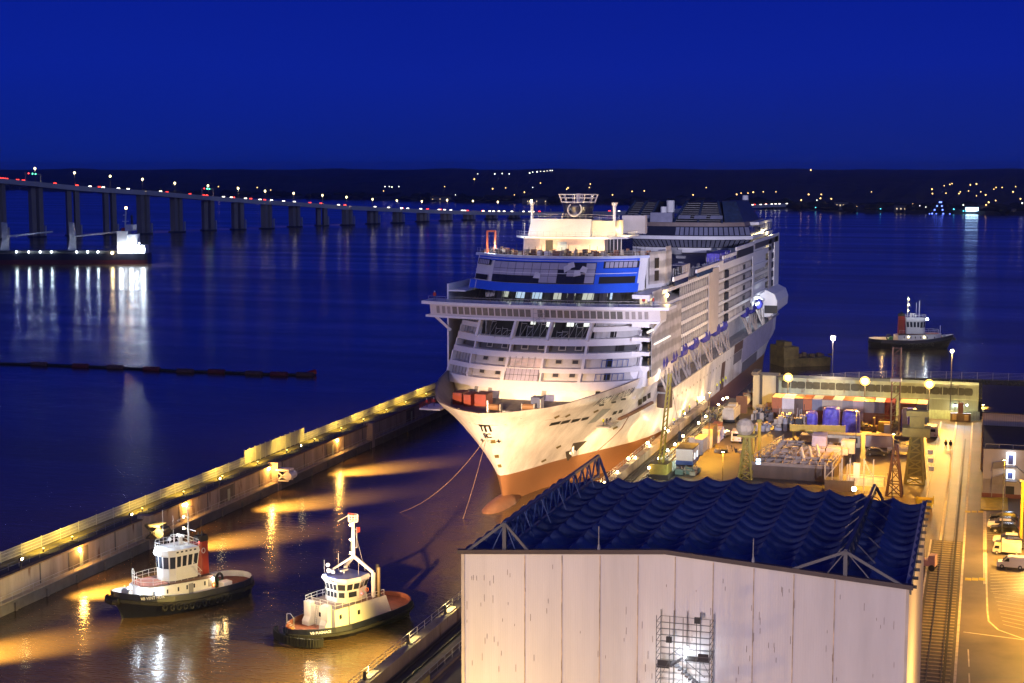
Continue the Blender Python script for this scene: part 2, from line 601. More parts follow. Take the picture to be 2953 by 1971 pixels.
for i in range(n_):
    xa = x0_+(x1_-x0_)*i/n_
    MB().box(xa+0.03, xa+(x1_-x0_)/n_-0.03, 354.4, 354.5, 5.1, 7.1).build('panel', mat('greenlit_screen', (0.45, 0.6, 0.42), 0.4, var=0.3, scale=0.6), gl, world=True)  # greenish light at the gate foot put into the panel colour
# fence along the embankment
fn = thing('chain_link_fence', 'pale wire fence with white posts on top of the embankment above the estuary', 'fence', (0, 396, 8.4))
fp = [(-41, 380, 8.4), (-33, 388, 8.4), (-20, 396.5, 8.4), (40, 402, 8.4), (120, 412, 8.4)]
WIRE = mat('fence_wire', (0.40, 0.36, 0.25), 0.6)
for a, b in zip(fp, fp[1:]):
    a, b = Vector(a), Vector(b)
    k = max(1, int((b-a).length/3.6))
    for i in range(k):
        p = a.lerp(b, i/k)
        MB().bar(p, p+Vector((0, 0, 2.0)), 0.14).build('post', WIRE, fn, world=True)
g = MB()
for a, b in zip(fp, fp[1:]):
    a, b = Vector(a), Vector(b)
    for hh in (0.15, 0.5, 0.85, 1.2, 1.55, 1.9):
        g.bar(a+Vector((0, 0, hh)), b+Vector((0, 0, hh)), 0.05)
g.build('mesh_panel', WIRE, fn, world=True)
sg = MB()
for k in range(2600):
    x_ = random.uniform(-40, 70)
    y_ = random.uniform(362, 396+x_*0.05)
    h_ = random.uniform(0.2, 0.7)
    a_ = random.uniform(0, 3.14)
    dx, dy = math.cos(a_)*0.2, math.sin(a_)*0.2
    sg.add([(x_-dx, y_-dy, 8.38), (x_+dx, y_+dy, 8.38), (x_+random.uniform(-.2, .2), y_+random.uniform(-.2, .2), 8.4+h_)], [(0, 1, 2)])
tag(sg.build('grass', EMB), 'rough grass on top of the embankment behind the lock gate', 'grass', kind='stuff')
def bush(x, y, z, r, lab):
    t_ = thing('shrub', lab, 'shrub', (x, y, z))
    mb = MB()
    for k in range(260):
        a1, a2 = random.uniform(0, 6.28), random.uniform(0, 1.5)
        rr = r*random.uniform(0.35, 1.05)
        c_ = Vector((rr*math.cos(a1)*math.cos(a2), rr*math.sin(a1)*math.cos(a2), rr*math.sin(a2)*0.9+0.2))
        u_ = Vector((random.uniform(-1, 1), random.uniform(-1, 1), random.uniform(-1, 1))).normalized()*0.16
        v_ = Vector((random.uniform(-1, 1), random.uniform(-1, 1), random.uniform(-1, 1))).normalized()*0.16
        mb.add([c_-u_, c_+v_, c_+u_, c_-v_], [(0, 1, 2, 3)])
    mb.build('foliage', mat('shrub_leaves', (0.07, 0.09, 0.03), 0.8, var=0.5, scale=2), t_)
    MB().tube((0, 0, 0), (0, 0, r*0.7), 0.08, 0.04, 5).build('stem', mat('bark', (0.05, 0.035, 0.02)), t_)
for dx, dy, r_, lb in ((2148, 958, 0.9, 'rounded green shrub left of the tall lamp pole by the pale screens'), (2163, 958, 0.8, 'shrub close beside the foot of the tall lamp pole'), (2182, 960, 0.7, 'low shrub between the lamp pole and the track buffer'),
                       (2222, 962, 1.0, 'leafy shrub just right of the track buffer'), (2236, 962, 1.1, 'bushy shrub between the track buffer and the tall building')):
    p = G(dx, dy, 5)
    bush(p.x, p.y, 5.0, r_, lb)
# ================= LEFT PIER
PX = -130.0
struct(MB().box(-136.5, PX, 60, 372, -4, 4.3).build('lock_pier', CONC2))
pt = thing('lock_wall', 'long stained concrete wall of the lock on the left with fenders and a walkway', 'wall', (PX, 210, 0))
MB().box(PX, PX+0.25, 60, 368, 1.0, 4.75).build('wall_face', CONC, pt, world=True)
MB().box(PX-0.5, PX+0.45, 60, 368, 4.76, 4.95).build('coping', mat('rusty_coping', (0.16, 0.10, 0.06), 0.7, var=0.4, scale=1), pt, world=True)
MB().box(PX+0.26, PX+1.5, 60, 368, -1, 1.5).build('lower_ledge', CONC2, pt, world=True)
MB().box(PX+0.26, PX+1.35, 60, 368, 1.5, 1.65).build('walkway', mat('pale_walkway', (0.3, 0.26, 0.22), 0.7), pt, world=True)
MB().rail([(PX+1.3, 60, 1.65), (PX+1.3, 366, 1.65)], 1.0, 0.03, 2.5).build('walkway_rail', GALV, pt, world=True)
g = MB()
for i in range(40):
    yy = 64+i*7.6
    g.box(PX+1.5, PX+1.75, yy, yy+0.5, -0.6, 1.2)
g.build('timber_fender', CONC2, pt, world=True)
for i, (dx, dy) in enumerate(((182, 1290), (521, 1140), (760, 1036), (941, 958), (-60, 1390))):
    p = GX(dx, dy, PX)
    MB().box(PX+0.255, PX+0.32, p.y-3.2, p.y+2.0, 1.7, 4.5).build('recess_panel', CONC2, pt, world=True)
    MB().box(PX+0.33, PX+0.38, p.y-0.4, p.y+0.5, 1.7, 3.9).build('door', mat('greenlit_door', (0.32, 0.4, 0.3), 0.5), pt, world=True)  # greenish light on the doors put into their colour
for dx, dy in ((328, 1216), (624, 1089), (842, 998)):
    p = GX(dx, dy, PX)
    MB().box(PX-0.6, PX+1.6, p.y-0.7, p.y+0.7, 0, 5.5).build('buttress', CONC, pt, world=True)
for i in range(30):
    yy = 66+i*10
    MB().box(PX+0.255, PX+0.30, yy, yy+0.2, 1.7, 4.7).build('joint', DARK, pt, world=True)
# deck furniture of the pier
struct(MB().box(-135.3, -133.3, 60, 370, 4.304, 4.6).build('pier_walkway', mat('lamplit_walkway', (0.25, 0.21, 0.08), 0.7, var=0.3, scale=0.5)))  # lamp light along this strip put into its yellow colour
g = MB()
yy = 62
while yy < 368:
    g.box(-133.0, -130.9, yy, yy+7.2, 4.32, 4.6+0.25*random.random())
    yy += 7.6
tag(g.build('trench_covers', mat('dark_cover', (0.018, 0.018, 0.026), 0.6, var=0.4)), 'line of dark covers along the middle of the lock pier', 'covers')
g = MB()
g.rail([(-131.0, 60, 4.96), (-131.0, 366, 4.96)], 1.0, 0.025, 2.5)
tag(g.build('pier_railing', GREY), 'thin dark railing along the top of the stained lock wall', 'railing')
fe = thing('pier_fence', 'long light wire security fence on the seaward edge of the lock pier', 'fence', (-135.5, 210, 4.6))
yA = GX(561, 1060, -135.5).y
yB = GX(691, 1000, -135.5).y
FENM = mat('zinc_mesh', (0.60, 0.56, 0.40), 0.5, var=0.1)
g = MB()
yy = 60
i = 0
while yy < 368:
    tall = yA-0.5 < yy < yB
    if not tall:
        for hh in (0.08, 0.45, 0.85, 1.2):
            g.box(-135.54, -135.46, yy, yy+2.5, 4.6+hh*1.25, 4.68+hh*1.25)
        for k in range(9):
            g.box(-135.52, -135.47, yy+k*0.28, yy+k*0.28+0.1, 4.6, 6.12)
    yy += 2.5
g.build('mesh_panel', FENM, fe, world=True)
g = MB()
yy = 60
k = 0
while yy < 368:
    if not (yA-0.5 < yy < yB) and k < 96*2:
        if k % 2 == 0:
            MB().box(-135.56, -135.44, yy-0.06, yy+0.06, 4.3, 6.3).build('post', FENM, fe, world=True)
        else:
            g.box(-135.56, -135.44, yy-0.05, yy+0.05, 4.3, 6.0)
    k += 1
    yy += 2.5
te = thing('tall_mesh_screen', 'taller pale mesh screen rising above the fence halfway along the lock pier', 'fence', (-135.5, yA, 4.6))
yy = yA
while yy < yB:
    m_ = MB().box(-135.52, -135.46, yy+0.04, yy+2.2, 4.7, 7.45)
    m_.build('mesh_panel', mat('fine_mesh', (0.55, 0.50, 0.36), 0.6, alpha=0.7, var=0.1), te, world=True)
    MB().box(-135.6, -135.42, yy-0.05, yy+0.03, 4.3, 7.6).build('post', FENM, te, world=True)
    yy += 2.25
# fender roller units
def fender(dx, dy, m1, lab):
    p = GX(dx, dy, PX+2)
    t_ = thing('fender_unit', lab, 'fender', (PX+0.5, p.y, 2.0))
    MB().box(0.6, 3.4, -1.1, 1.1, 1.9, 2.25).build('top_plate', m1, t_)
    g_ = MB()
    for s_ in (-0.9, 0.9):
        g_.bar((0.7, s_, 0), (3.2, s_, 1.9), 0.22).bar((0.7, s_, 1.9), (3.2, s_, 0), 0.22).bar((3.2, s_, 0), (3.2, s_, 1.9), 0.22).bar((0.7, s_, 0), (3.2, s_, 0), 0.22)
    g_.build('frame', m1, t_)
    MB().tube((3.3, -1.3, 1.0), (3.3, 1.3, 1.0), 0.75, n=12).build('roller', m1, t_)
fender(648, 1106, WHITE2, 'white painted fender frame with a roller bolted to the lock wall')
fender(352, 1240, DARK, 'dark fender frame with a roller on the lock wall behind the left tug')
# lamps of the pier
LMP = [((182, 1261), 'globe lamp on the lock wall nearest the bottom left corner'), ((428, 1158), 'globe lamp on the lock wall just above the mast of the left tug'),
       ((616, 1075), 'globe lamp on the lock wall beside the white fender frame'), ((773, 1010), 'globe lamp on the lock wall farthest up towards the ship')]
for (dx, dy), lb in LMP:
    p = GX(dx, dy, PX+0.3)
    t_ = thing('wall_lamp', lb, 'lamp', (PX+0.3, p.y, 4.9))
    MB().tube((0, 0, 0), (0, 0, p.z-4.9-0.2), 0.07).build('post', DARK, t_)
    MB().sphere((0, 0, p.z-4.9), 0.34, 10).build('globe', LA, t_, smooth=True)
    light('POINT', t_, (PX+0.9, p.y, p.z), 1500, AMB, 0.35)
SPT = [(850, 1082, 757, 1048, 70), (700, 1163, 612, 1118, 70), (530, 1250, 445, 1185, 70), (215, 1348, 150, 1300, 62), (20, 1505, -20, 1420, 60)]
for i, (tx, ty, sx, sy, cn) in enumerate(SPT):
    tp = G(tx, ty, 0)
    s_ = Vector((PX+0.9, tp.y-11, 6.8))
    lb = 'small floodlight on the lock wall, %s counted from the ship' % ('first', 'second', 'third', 'fourth', 'fifth')[i]
    t_ = thing('floodlight', lb, 'lamp', s_, group='small floodlights under the coping of the lock wall')
    MB().cb(0, 0, -0.2, 0.4, 0.5, 0.35).build('lamp_housing', DARK, t_)
    MB().bar((0, 0, -1.6), (0, 0, -0.2), 0.12).build('bracket', DARK, t_)
    MB().box(0.21, 0.24, -0.2, 0.2, -0.16, 0.1).build('lens', LY, t_)
    light('SPOT', t_, s_+Vector((0.5, 0, 0)), 620000, (1.0, 0.62, 0.12), 1.2, Vector((-120.0, tp.y, 0)), 40, 1.0)
small = [(97, 1267), (163, 1233), (324, 1176), (419, 1127), (508, 1089), (589, 1066), (656, 1038), (720, 1011), (781, 985), (832, 964), (885, 943), (929, 924), (976, 905)]
proto = thing('walkway_lamp', 'small low lamp glowing on the fence side of the lock pier', 'lamp', (0, 0, 0), group='small low lamps along the lock pier fence')
MB().cb(0, 0, 0, 0.16, 0.16, 0.5).build('post', DARK, proto)
MB().cb(0, 0, 0.5, 0.2, 0.2, 0.1).build('lamp_head', emis('soft_yellow_bulb', (1.0, 0.75, 0.2), 8), proto)
for i, (dx, dy) in enumerate(small):
    p = GX(dx, dy, -133.6)
    o = proto if i == 0 else dup(proto, (0, 0, 0))
    o.location = (-133.4, p.y, 4.6)
for i, (dx, dy) in enumerate(small):
    p = GX(dx, dy, -133.6)
    o = [q for q in C.objects if q.name.startswith('walkway_lamp')][i]
    light('SPOT', o, (-132.6, p.y, 7.4), 2300, (1.0, 0.68, 0.12), 0.3, (-135.4, p.y+1, 4.9), 150, 0.7)
gr = thing('signal_light', 'tiny green signal light on the dark middle of the lock pier', 'lamp', GX(719, 1027, -131))
MB().cb(0, 0, -0.8, 0.12, 0.12, 0.8).build('post', DARK, gr)
MB().sphere((0, 0, 0), 0.14).build('green_lens', emis('green_bulb', (0.1, 1.0, 0.5), 12), gr)
for dx, dy in ((445, 1170, ), (180, 1300)):
    pass
# ================= FAR SHORE
SH = [(-900, 425), (0, 434), (300, 446), (600, 455), (830, 458), (1100, 465), (1430, 470), (1690, 474), (1850, 484), (2100, 489), (2349, 493), (3200, 500)]
def lerp(a, b, t):
    return a+(b-a)*t
cols = []
for (x0, y0), (x1, y1) in zip(SH, SH[1:]):
    k = max(2, int((x1-x0)/22))
    for i in range(k):
        X = lerp(x0, x1, i/k)
        Y = lerp(y0, y1, i/k)+random.uniform(-1.5, 1.5)
        cols.append(G(X, Y, 0))
def rowpt(c, k):
    d0 = c.length
    dirn = Vector((c.x, c.y, 0)).normalized()
    dd = (d0, d0+15, d0+120, d0+400, d0+900, d0+1700, d0+2800, 8200, 9500)[k]
    zz = (-1, 3, 7, 13, 18, 24, 33, 44.5, 40)[k]
    nn = (0, 1, 3, 5, 5, 5, 5, 2.6, 0)[k]
    dd = max(dd, d0+k*10)
    x, y = dirn.x*dd, dirn.y*dd
    return (x, y, zz+nn*(math.sin(x*0.011+k)+math.sin(y*0.017+x*0.006)*0.6+random.uniform(-0.7, 0.7)))
mb = MB()
nr = 9
for k in range(nr):
    mb.v += [rowpt(c, k) for c in cols]
n = len(cols)
for k in range(nr-1):
    for i in range(n-1):
        mb.f.append((k*n+i, k*n+i+1, (k+1)*n+i+1, (k+1)*n+i))
struct(mb.build('hills', mat('wooded_hills', (0.030, 0.036, 0.034), 0.95, var=0.6, scale=0.004)))
# bands of trees along the shore, too many to count
tr = MB()
for c in cols[::1]:
    for q in range(3):
        d0 = c.length
        dirn = Vector((c.x, c.y, 0)).normalized()
        dd = d0+random.uniform(20, 160)
        x, y = dirn.x*dd+random.uniform(-15, 15), dirn.y*dd
        h = random.uniform(4, 11)
        ww = random.uniform(8, 26)
        tr.M = Matrix.Translation((x, y, 3)) @ Matrix.Diagonal((ww, 10, h, 1))
        tr.sphere((0, 0, 0.3), 0.7, 7)
tr.M = None
tag(tr.build('far_woods', mat('far_trees', (0.016, 0.020, 0.017), 0.95, var=0.5, scale=0.05)), 'dark far woods along the opposite shore', 'woods', kind='stuff')
# far lamps
def hill_at(X, Y):
    # point on the far land seen at this spot
    base = None
    for (x0, y0), (x1, y1) in zip(SH, SH[1:]):
        if x0 <= X <= x1:
            base = lerp(y0, y1, (X-x0)/(x1-x0))
    d0 = G(X, base, 0).length
    d = ray(X, Y)
    hd = Vector((d.x, d.y, 0)).length
    prof = [(0, 3), (120, 7), (400, 13), (900, 18), (1700, 24), (2800, 33), (max(2900, 8200-d0), 44.5)]
    for k in range(1, 400):
        dd = d0+k*(8300-d0)/400
        zr = H+d.z/hd*dd
        r_ = dd-d0
        zt = 44
        for (a0, z0), (a1, z1) in zip(prof, prof[1:]):
            if a0 <= r_ <= a1:
                zt = lerp(z0, z1, (r_-a0)/(a1-a0))
        if zr <= zt+9:
            break
    return Vector((d.x/hd*dd, d.y/hd*dd, H+d.z/hd*dd)), dd
FL = []
amb_pts = [(1450, 439), (1478, 438), (1300, 434), (1180, 447), (1130, 433), (1203, 441), (1352, 430), (1354, 422), (1303, 431), (1160, 431),
           (1690, 446), (1700, 443), (1716, 443), (1728, 441), (1751, 440), (1780, 440), (1838, 459), (1882, 455), (1884, 446), (1907, 456), (1999, 440), (1965, 474),
           (2094, 468), (2138, 434), (2139, 444), (2166, 426), (2179, 423), (2184, 421), (2170, 443), (2200, 444), (2203, 440), (2222, 438), (2226, 424), (2240, 422), (2250, 440), (2240, 449),
           (2280, 434), (2285, 430), (2261, 447), (2284, 460), (2262, 470), (2274, 468), (2268, 464), (2330, 428), (2341, 456), (2324, 440),
           (1860, 390), (1855, 446), (880, 438), (590, 430), (621, 436), (545, 430), (501, 428), (1020, 428), (1088, 411), (1240, 420), (1060, 455), (985, 458), (1590, 447), (1620, 430), (1405, 447), (2299, 430)]
wht_pts = [(883, 428), (893, 428), (899, 429), (915, 428), (1135, 399), (1152, 398), (1168, 399), (1096, 399), (1215, 397), (1222, 395), (1232, 394), (1240, 393), (1248, 393), (1255, 392), (1262, 391), (1267, 391), (917, 346),
           (1222, 430), (1045, 447), (1330, 449), (1358, 450), (1710, 472), (1874, 459), (2110, 472), (2124, 475), (2148, 478), (2210, 470), (2290, 473), (2345, 466)]
cyn_pts = [(1871, 476), (1902, 477), (1965, 477), (1993, 479), (2020, 479), (2078, 478), (2110, 478), (2141, 479), (2164, 482), (2176, 479), (2188, 480), (2210, 484), (2216, 483)]
def farlamp_proto(nm, lab, col, s, grp):
    o = thing(nm, lab, 'street lamp', (0, 0, 0), group=grp)
    MB().tube((0, 0, -8), (0, 0, -0.5), 0.2, 0.15, 5).build('post', DARK, o)
    MB().sphere((0, 0, 0), 1.0, 8).build('lamp_head', emis(nm+'_glow', col, s), o)
    return o
first = {}
def put_far(pts, nm, lab, col, s, grp, sz):
    for i, (X, Y) in enumerate(pts):
        p, dd = hill_at(X, Y)
        if nm not in first:
            first[nm] = farlamp_proto(nm, lab, col, s, grp)
            o = first[nm]
        else:
            o = dup(first[nm], (0, 0, 0))
        o.location = p
        k_ = sz*dd/3500*random.uniform(0.6, 1.15)
        o.scale = (k_, k_, max(k_, 0.5))
put_far(amb_pts, 'amber_street_lamp', 'tiny amber street lamp on the dark far shore', (1.0, 0.58, 0.2), 5, 'amber lamps on the far shore', 1.45)
put_far([q for q in wht_pts if q[1] > 380], 'white_street_lamp', 'tiny white street lamp on the dark far shore', (0.95, 0.95, 0.85), 5, 'white lamps on the far shore', 1.35)
put_far(cyn_pts, 'cyan_street_lamp', 'tiny cyan lamp at the waterside on the right of the far shore', (0.1, 0.75, 1.0), 4, 'cyan lamps at the far waterside', 1.6)
WINL = emis('lit_window', (1.0, 0.75, 0.45), 1.2)
farb = [(2232, 481, 26, 9, 'far building with a glowing blue white front at the water edge', emis('blue_white_front', (0.45, 0.7, 1.0), 9)),
        (2215, 486, 20, 5, 'low far building just left of the glowing blue white front', None), (2275, 478, 40, 8, 'long pale far building right of the glowing front', None),
        (1240, 464, 60, 8, 'long low warehouse on the far shore above the bow of the cruise ship', None), (1000, 456, 50, 7, 'low building on the far shore left of the long warehouse', None),
        (1930, 470, 22, 8, 'small house on the far shore right of the ship funnel', None), (2070, 478, 26, 8, 'pair of low roofs on the far shore above the far tug', None), (2305, 487, 34, 7, 'amber lit quay house near the right border of the far shore', None)]
for X, Y, wd, hh, lb, em in farb:
    p, dd = hill_at(X, Y)
    p.z = max(0, p.z-hh*0.5)
    t_ = thing('far_building', lb, 'building', p, math.atan2(p.y, p.x)-math.pi/2)
    s_ = dd/2500
    MB().cb(0, 10, -6, wd*s_, 14, hh+6).build('wall', mat('far_wall', (0.18, 0.17, 0.17), 0.8), t_)
    MB().yprism([(-wd*s_/2-1, hh), (wd*s_/2+1, hh), (0, hh+3)], 2, 18).build('roof', mat('far_roof', (0.04, 0.035, 0.04), 0.8), t_)
    if em:
        MB().box(-wd*s_*0.42, wd*s_*0.42, 2.6, 2.95, hh*0.25, hh*0.8).build('lit_front', em, t_)
    else:
        for q in range(4):
            xx = (-0.36+0.24*q)*wd*s_
            MB().box(xx, xx+1.6, 2.7, 2.95, hh*0.3, hh*0.55).build('window', WINL, t_)
cr_ = thing('illuminated_tower', 'thin far tower outlined in small blue lights at the water edge on the right', 'tower', hill_at(2152, 486)[0]+Vector((0, -30, -4)))
MB().bar((-8, 0, 0), (4, 0, 20), 1.2).bar((8, 0, 0), (4, 0, 20), 1.2).bar((-8, 0, 3), (8, 0, 3), 0.8).build('frame', DARK, cr_)
for a_, b_ in (((-8, 0), (4, 20)), ((8, 0), (4, 20)), ((-14, 2), (20, 2))):
    for q in range(4):
        f_ = (q+0.5)/4
        MB().sphere((lerp(a_[0], b_[0], f_), -1, lerp(a_[1], b_[1], f_)), 1.0, 6).build('bulb', emis('blue_bulb', (0.12, 0.2, 1.0), 6), cr_)
# ================= BRIDGE
BR = [(-120, 556, 406), (0, 549, 412), (85, 544, 420), (169, 541, 428), (253, 539, 434), (330, 537, 439), (406, 533, 446), (478, 529, 452), (546, 527, 457), (612, 525, 462), (676, 521, 466), (738, 518, 470), (797, 517, 474), (855, 514, 477),
      (912, 512, 480), (968, 509, 482), (1022, 507, 484), (1074, 505, 486), (1126, 503, 487), (1178, 501, 487.5), (1250, 498, 488), (1330, 495, 487.5), (1430, 491, 486), (1540, 487, 482), (1690, 481, 473), (1850, 477, 467)]
br = thing('road_bridge', 'long road bridge on tall dark piers climbing from the far shore to the left border', 'bridge', G(478, 529, 0))
CONB = mat('bridge_concrete', (0.60, 0.58, 0.55), 0.85, var=0.2, scale=0.02)
CONP = mat('bridge_pier_concrete', (0.30, 0.26, 0.22), 0.85, var=0.25, scale=0.02)
nodes = []
for X, Y, Yd in BR:
    p = G(X, Y, 0)
    q = GY(X, Yd, p.y)
    nodes.append((p, q.z))
for i in range(len(nodes)-1):
    (p, za), (q, zb) = nodes[i], nodes[i+1]
    a_ = Vector((p.x, p.y, za-1.6))
    b_ = Vector((q.x, q.y, zb-1.6))
    MB().bar(a_, b_, 11, 3.2).build('deck_span', CONB, br, world=True)
for i, (p, zt) in enumerate(nodes[:24]):
    nx = nodes[i+1][0]-p
    nx.normalize()
    ny = Vector((-nx.y, nx.x, 0))
    mbp = MB()
    rz = math.atan2(nx.y, nx.x)
    for s_ in (-1, 1):
        mbp.M = Matrix.Translation((p.x+nx.x*s_*3.5, p.y+nx.y*s_*3.5, 0)) @ Matrix.Rotation(rz, 4, 'Z')
        mbp.box(-2.0, 2.0, -3.0, 3.0, -2, zt-3.2)
    mbp.build('pier', CONP, br, world=True)
    mbp = MB()
    mbp.M = Matrix.Translation((p.x, p.y, 0)) @ Matrix.Rotation(rz, 4, 'Z')
    mbp.box(-6.5, 6.5, -5, 5, -2, 1.2)
    mbp.build('pier_footing', DARK, br, world=True)
    mbp = MB()
    mbp.M = Matrix.Translation((p.x, p.y, 0)) @ Matrix.Rotation(rz, 4, 'Z')
    mbp.box(5.4, 6.6, -5.2, -3.8, 1.2, 10)
    mbp.build('marker_post', mat('pale_marker', (0.4, 0.4, 0.42)), br, world=True)
def bridge_pt(X):
    for (a0, a1) in zip(BR, BR[1:]):
        if a0[0] <= X <= a1[0]:
            i = BR.index(a0)
            t_ = (X-a0[0])/(a1[0]-a0[0])
            p = nodes[i][0].lerp(nodes[i+1][0], t_)
            return Vector((p.x, p.y, lerp(nodes[i][1], nodes[i+1][1], t_))), (nodes[i+1][0]-nodes[i][0]).normalized()
g = MB()
for i in range(len(nodes)-1):
    (p, za), (q, zb) = nodes[i], nodes[i+1]
    nx = (q-p).normalized()
    ny = Vector((-nx.y, nx.x, 0))
    for s_ in (-5.3, 5.3):
        g.bar(Vector((p.x, p.y, za+0.5))+ny*s_, Vector((q.x, q.y, zb+0.5))+ny*s_, 0.3, 1.0)
g.build('parapet', CONB, br, world=True)
# lamps on the bridge
pr = None
for i, (X, Y) in enumerate([(95, 386), (182, 396), (264, 404), (342, 411), (416, 420), (488, 426), (557, 432), (622, 438), (686, 443), (747, 448), (807, 452), (865, 457), (922, 460), (978, 462), (1036, 459), (1095, 461), (1152, 463)]):
    p, nx = bridge_pt(X-3)
    top = GY(X, Y, p.y).z
    ny = Vector((-nx.y, nx.x, 0))
    if pr is None:
        pr = thing('bridge_lamp', 'tall lamp post standing on the deck of the long bridge', 'street lamp', (0, 0, 0), group='lamp posts on the bridge')
        MB().tube((0, 0, 0), (0, 0, 1), 0.2, 0.13, 5).build('post', DARK, pr)
        MB().sphere((0, 0, 1), 1, 8, 1).build('lamp_head', emis('bridge_lamp_glow', (1.0, 0.80, 0.38), 7), pr)
        o = pr
    else:
        o = dup(pr, (0, 0, 0))
    o.location = p+ny*5
    hgt = max(5, top-p.z)
    if i % 2 == 0:
        light('SPOT', o, p+Vector((0, -1, hgt-2.0)), 16000, (1.0, 0.8, 0.5), 0.5, p+Vector((0, -1.5, 0)), 125, 0.6)
    for ch in o.children:
        if ch.name.startswith('post'):
            ch.scale = (1, 1, hgt)
        else:
            ch.scale = (1.0, 1.0, 1.15)
            ch.location = (0, 0, hgt-1.3)
# traffic
def car_far(nm, lab, cols_, cat, grp):
    o = thing(nm, lab, cat, (0, 0, 0), group=grp)
    MB().box(-2.1, 2.1, -0.9, 0.9, 0.3, 1.0).xprism([(-0.8, 1.0), (0.8, 1.0), (0.65, 1.55), (-0.65, 1.55)], -1.4, 1.0).build('body', mat('car_dark', (0.05, 0.05, 0.06), 0.3), o)
    for s_ in (-0.7, 0.7):
        MB().sphere((2.0, s_, 0.9), 0.75, 6).build('headlight', cols_, o)
    return o
hw_ = car_far('approaching_car', 'tiny car with white headlights on the long bridge', emis('headlight_glow', (1.0, 0.92, 0.75), 6), 'car', 'cars with white headlights on the bridge')
rd_ = car_far('departing_car', 'tiny car with red tail lights on the long bridge', emis('tail_glow', (1.0, 0.05, 0.03), 4), 'car', 'cars with red tail lights on the bridge')
for c_ in rd_.children:
    if c_.name.startswith('headlight'):
        c_.name = 'tail_light'
wx = [210, 240, 274, 296, 365, 512, 530, 562, 595, 618, 645, 670, 777, 857, 888, 916, 930, 960, 1003, 1016, 1030, 1056, 1062, 1104, 1119, 1128, 1140, 1152, 1170, 1196, 1210, 1218, 1415, 1700, 1712, 1722, 1740, 1752, 1765, 1774, 1783, 1800]
rx = [8, 14, 20, 24, 49, 62, 134, 184, 235, 389, 441, 472, 480, 541, 580, 612, 715, 740, 795, 926, 984, 1014, 1076, 1110, 1240, 1400, 1705, 1732, 1758]
fw_, fr_ = True, True
for X in wx:
    p, nx = bridge_pt(X)
    ny = Vector((-nx.y, nx.x, 0))
    o = hw_ if fw_ else dup(hw_, (0, 0, 0))
    fw_ = False
    o.location = p+ny*(-2.5)+Vector((0, 0, 0.3))
    o.rotation_euler = (0, 0, math.atan2(-nx.y, -nx.x)+0.9)
for X in rx:
    p, nx = bridge_pt(X)
    ny = Vector((-nx.y, nx.x, 0))
    o = rd_ if fr_ else dup(rd_, (0, 0, 0))
    fr_ = False
    o.location = p+ny*2.5+Vector((0, 0, 0.6))
    o.rotation_euler = (0, 0, math.atan2(-nx.y, -nx.x)+0.9)
for X0, X1, lb in ((63, 98, 'signal gantry spanning the bridge near the left border'), (465, 491, 'signal gantry spanning the bridge above the cargo ship superstructure'), (1298, 1318, 'small signal gantry on the bridge left of the radar mast')):
    a_, nx = bridge_pt(X0)
    b_, nx = bridge_pt(X1)
    t_ = thing('signal_gantry', lb, 'gantry', a_)
    hh = 8 if X0 < 1000 else 6
    MB().bar(a_, a_+Vector((0, 0, hh)), 0.7).build('post', GREY, t_, world=True)
    MB().bar(b_, b_+Vector((0, 0, hh)), 0.7).build('post', GREY, t_, world=True)
    MB().bar(a_+Vector((0, 0, hh)), b_+Vector((0, 0, hh)), 0.9).build('beam', GREY, t_, world=True)
    for q, cc in ((0.25, 'red'), (0.5, 'green'), (0.7, 'green')):
        MB().sphere(a_.lerp(b_, q)+Vector((0, -1, hh)), 0.7, 6).build('signal', emis(cc+'_signal', (1, 0.05, 0.05) if cc == 'red' else (0.1, 1, 0.5), 6), t_, world=True)
# ================= CARGO SHIP
bR, bL = G(343, 605, 0), G(0, 605, 0)
dv = (bR-bL).normalized()
cs = thing('cargo_ship', 'long dark cargo ship with a brightly lit white stern house and two deck cranes', 'ship', bR, math.atan2(dv.y, dv.x))
L_ = 135
secs = []
for x_ in (0, -1.5, -5, -14, -60, -100, -120, -L_):
    f_ = {0: 0.75, -1.5: 0.86, -5: 0.95}.get(x_, 1.0) if x_ > -100 else {-100: 1.0, -120: 0.8}.get(x_, 0.05)
    secs.append([(x_, -8*f_, -1), (x_, -8*f_, 7.0), (x_, 8*f_, 7.0), (x_, 8*f_, -1)])
def twotone(name, c1, c2, zc, rough=0.4, rustamt=0.3):
    m = mat(name, c2, rough, var=0.25, scale=0.3, streak=True)
    t = m.node_tree
    b = t.nodes['Principled BSDF']
    src = b.inputs['Base Color'].links[0].from_socket
    co = t.nodes.new('ShaderNodeTexCoord')
    s_ = t.nodes.new('ShaderNodeSeparateXYZ')
    gt = t.nodes.new('ShaderNodeMath')
    gt.operation = 'GREATER_THAN'
    gt.inputs[1].default_value = zc
    mx = t.nodes.new('ShaderNodeMixRGB')
    mx.inputs[1].default_value = tuple(c1)+(1,)
    t.links.new(co.outputs['Object'], s_.inputs[0])
    t.links.new(s_.outputs['Z'], gt.inputs[0])
    t.links.new(gt.outputs[0], mx.inputs[0])
    t.links.new(src, mx.inputs[2])
    t.links.new(mx.outputs[0], b.inputs['Base Color'])
    return m
MB().loft(secs[::-1]).build('hull', twotone('cargo_hull', (0.10, 0.015, 0.012), (0.02, 0.02, 0.03), 2.8), cs)
MB().box(-118, -20, -5.5, 5.5, 7.0, 8.6).build('hatch_cover', DARK, cs)
ho = MB().box(-18.5, -12, -7, 7, 7, 21).build('deckhouse', WHITE, cs)
MB().box(-12, -7, -6, 6, 7, 19).build('aft_deckhouse', WHITE, cs)
MB().box(-7, -1.5, -5, 5, 7, 12).build('stern_block', WHITE, cs)
MB().box(-14, -8.5, -4, 4, 21, 25).build('bridge_house', WHITE, cs)
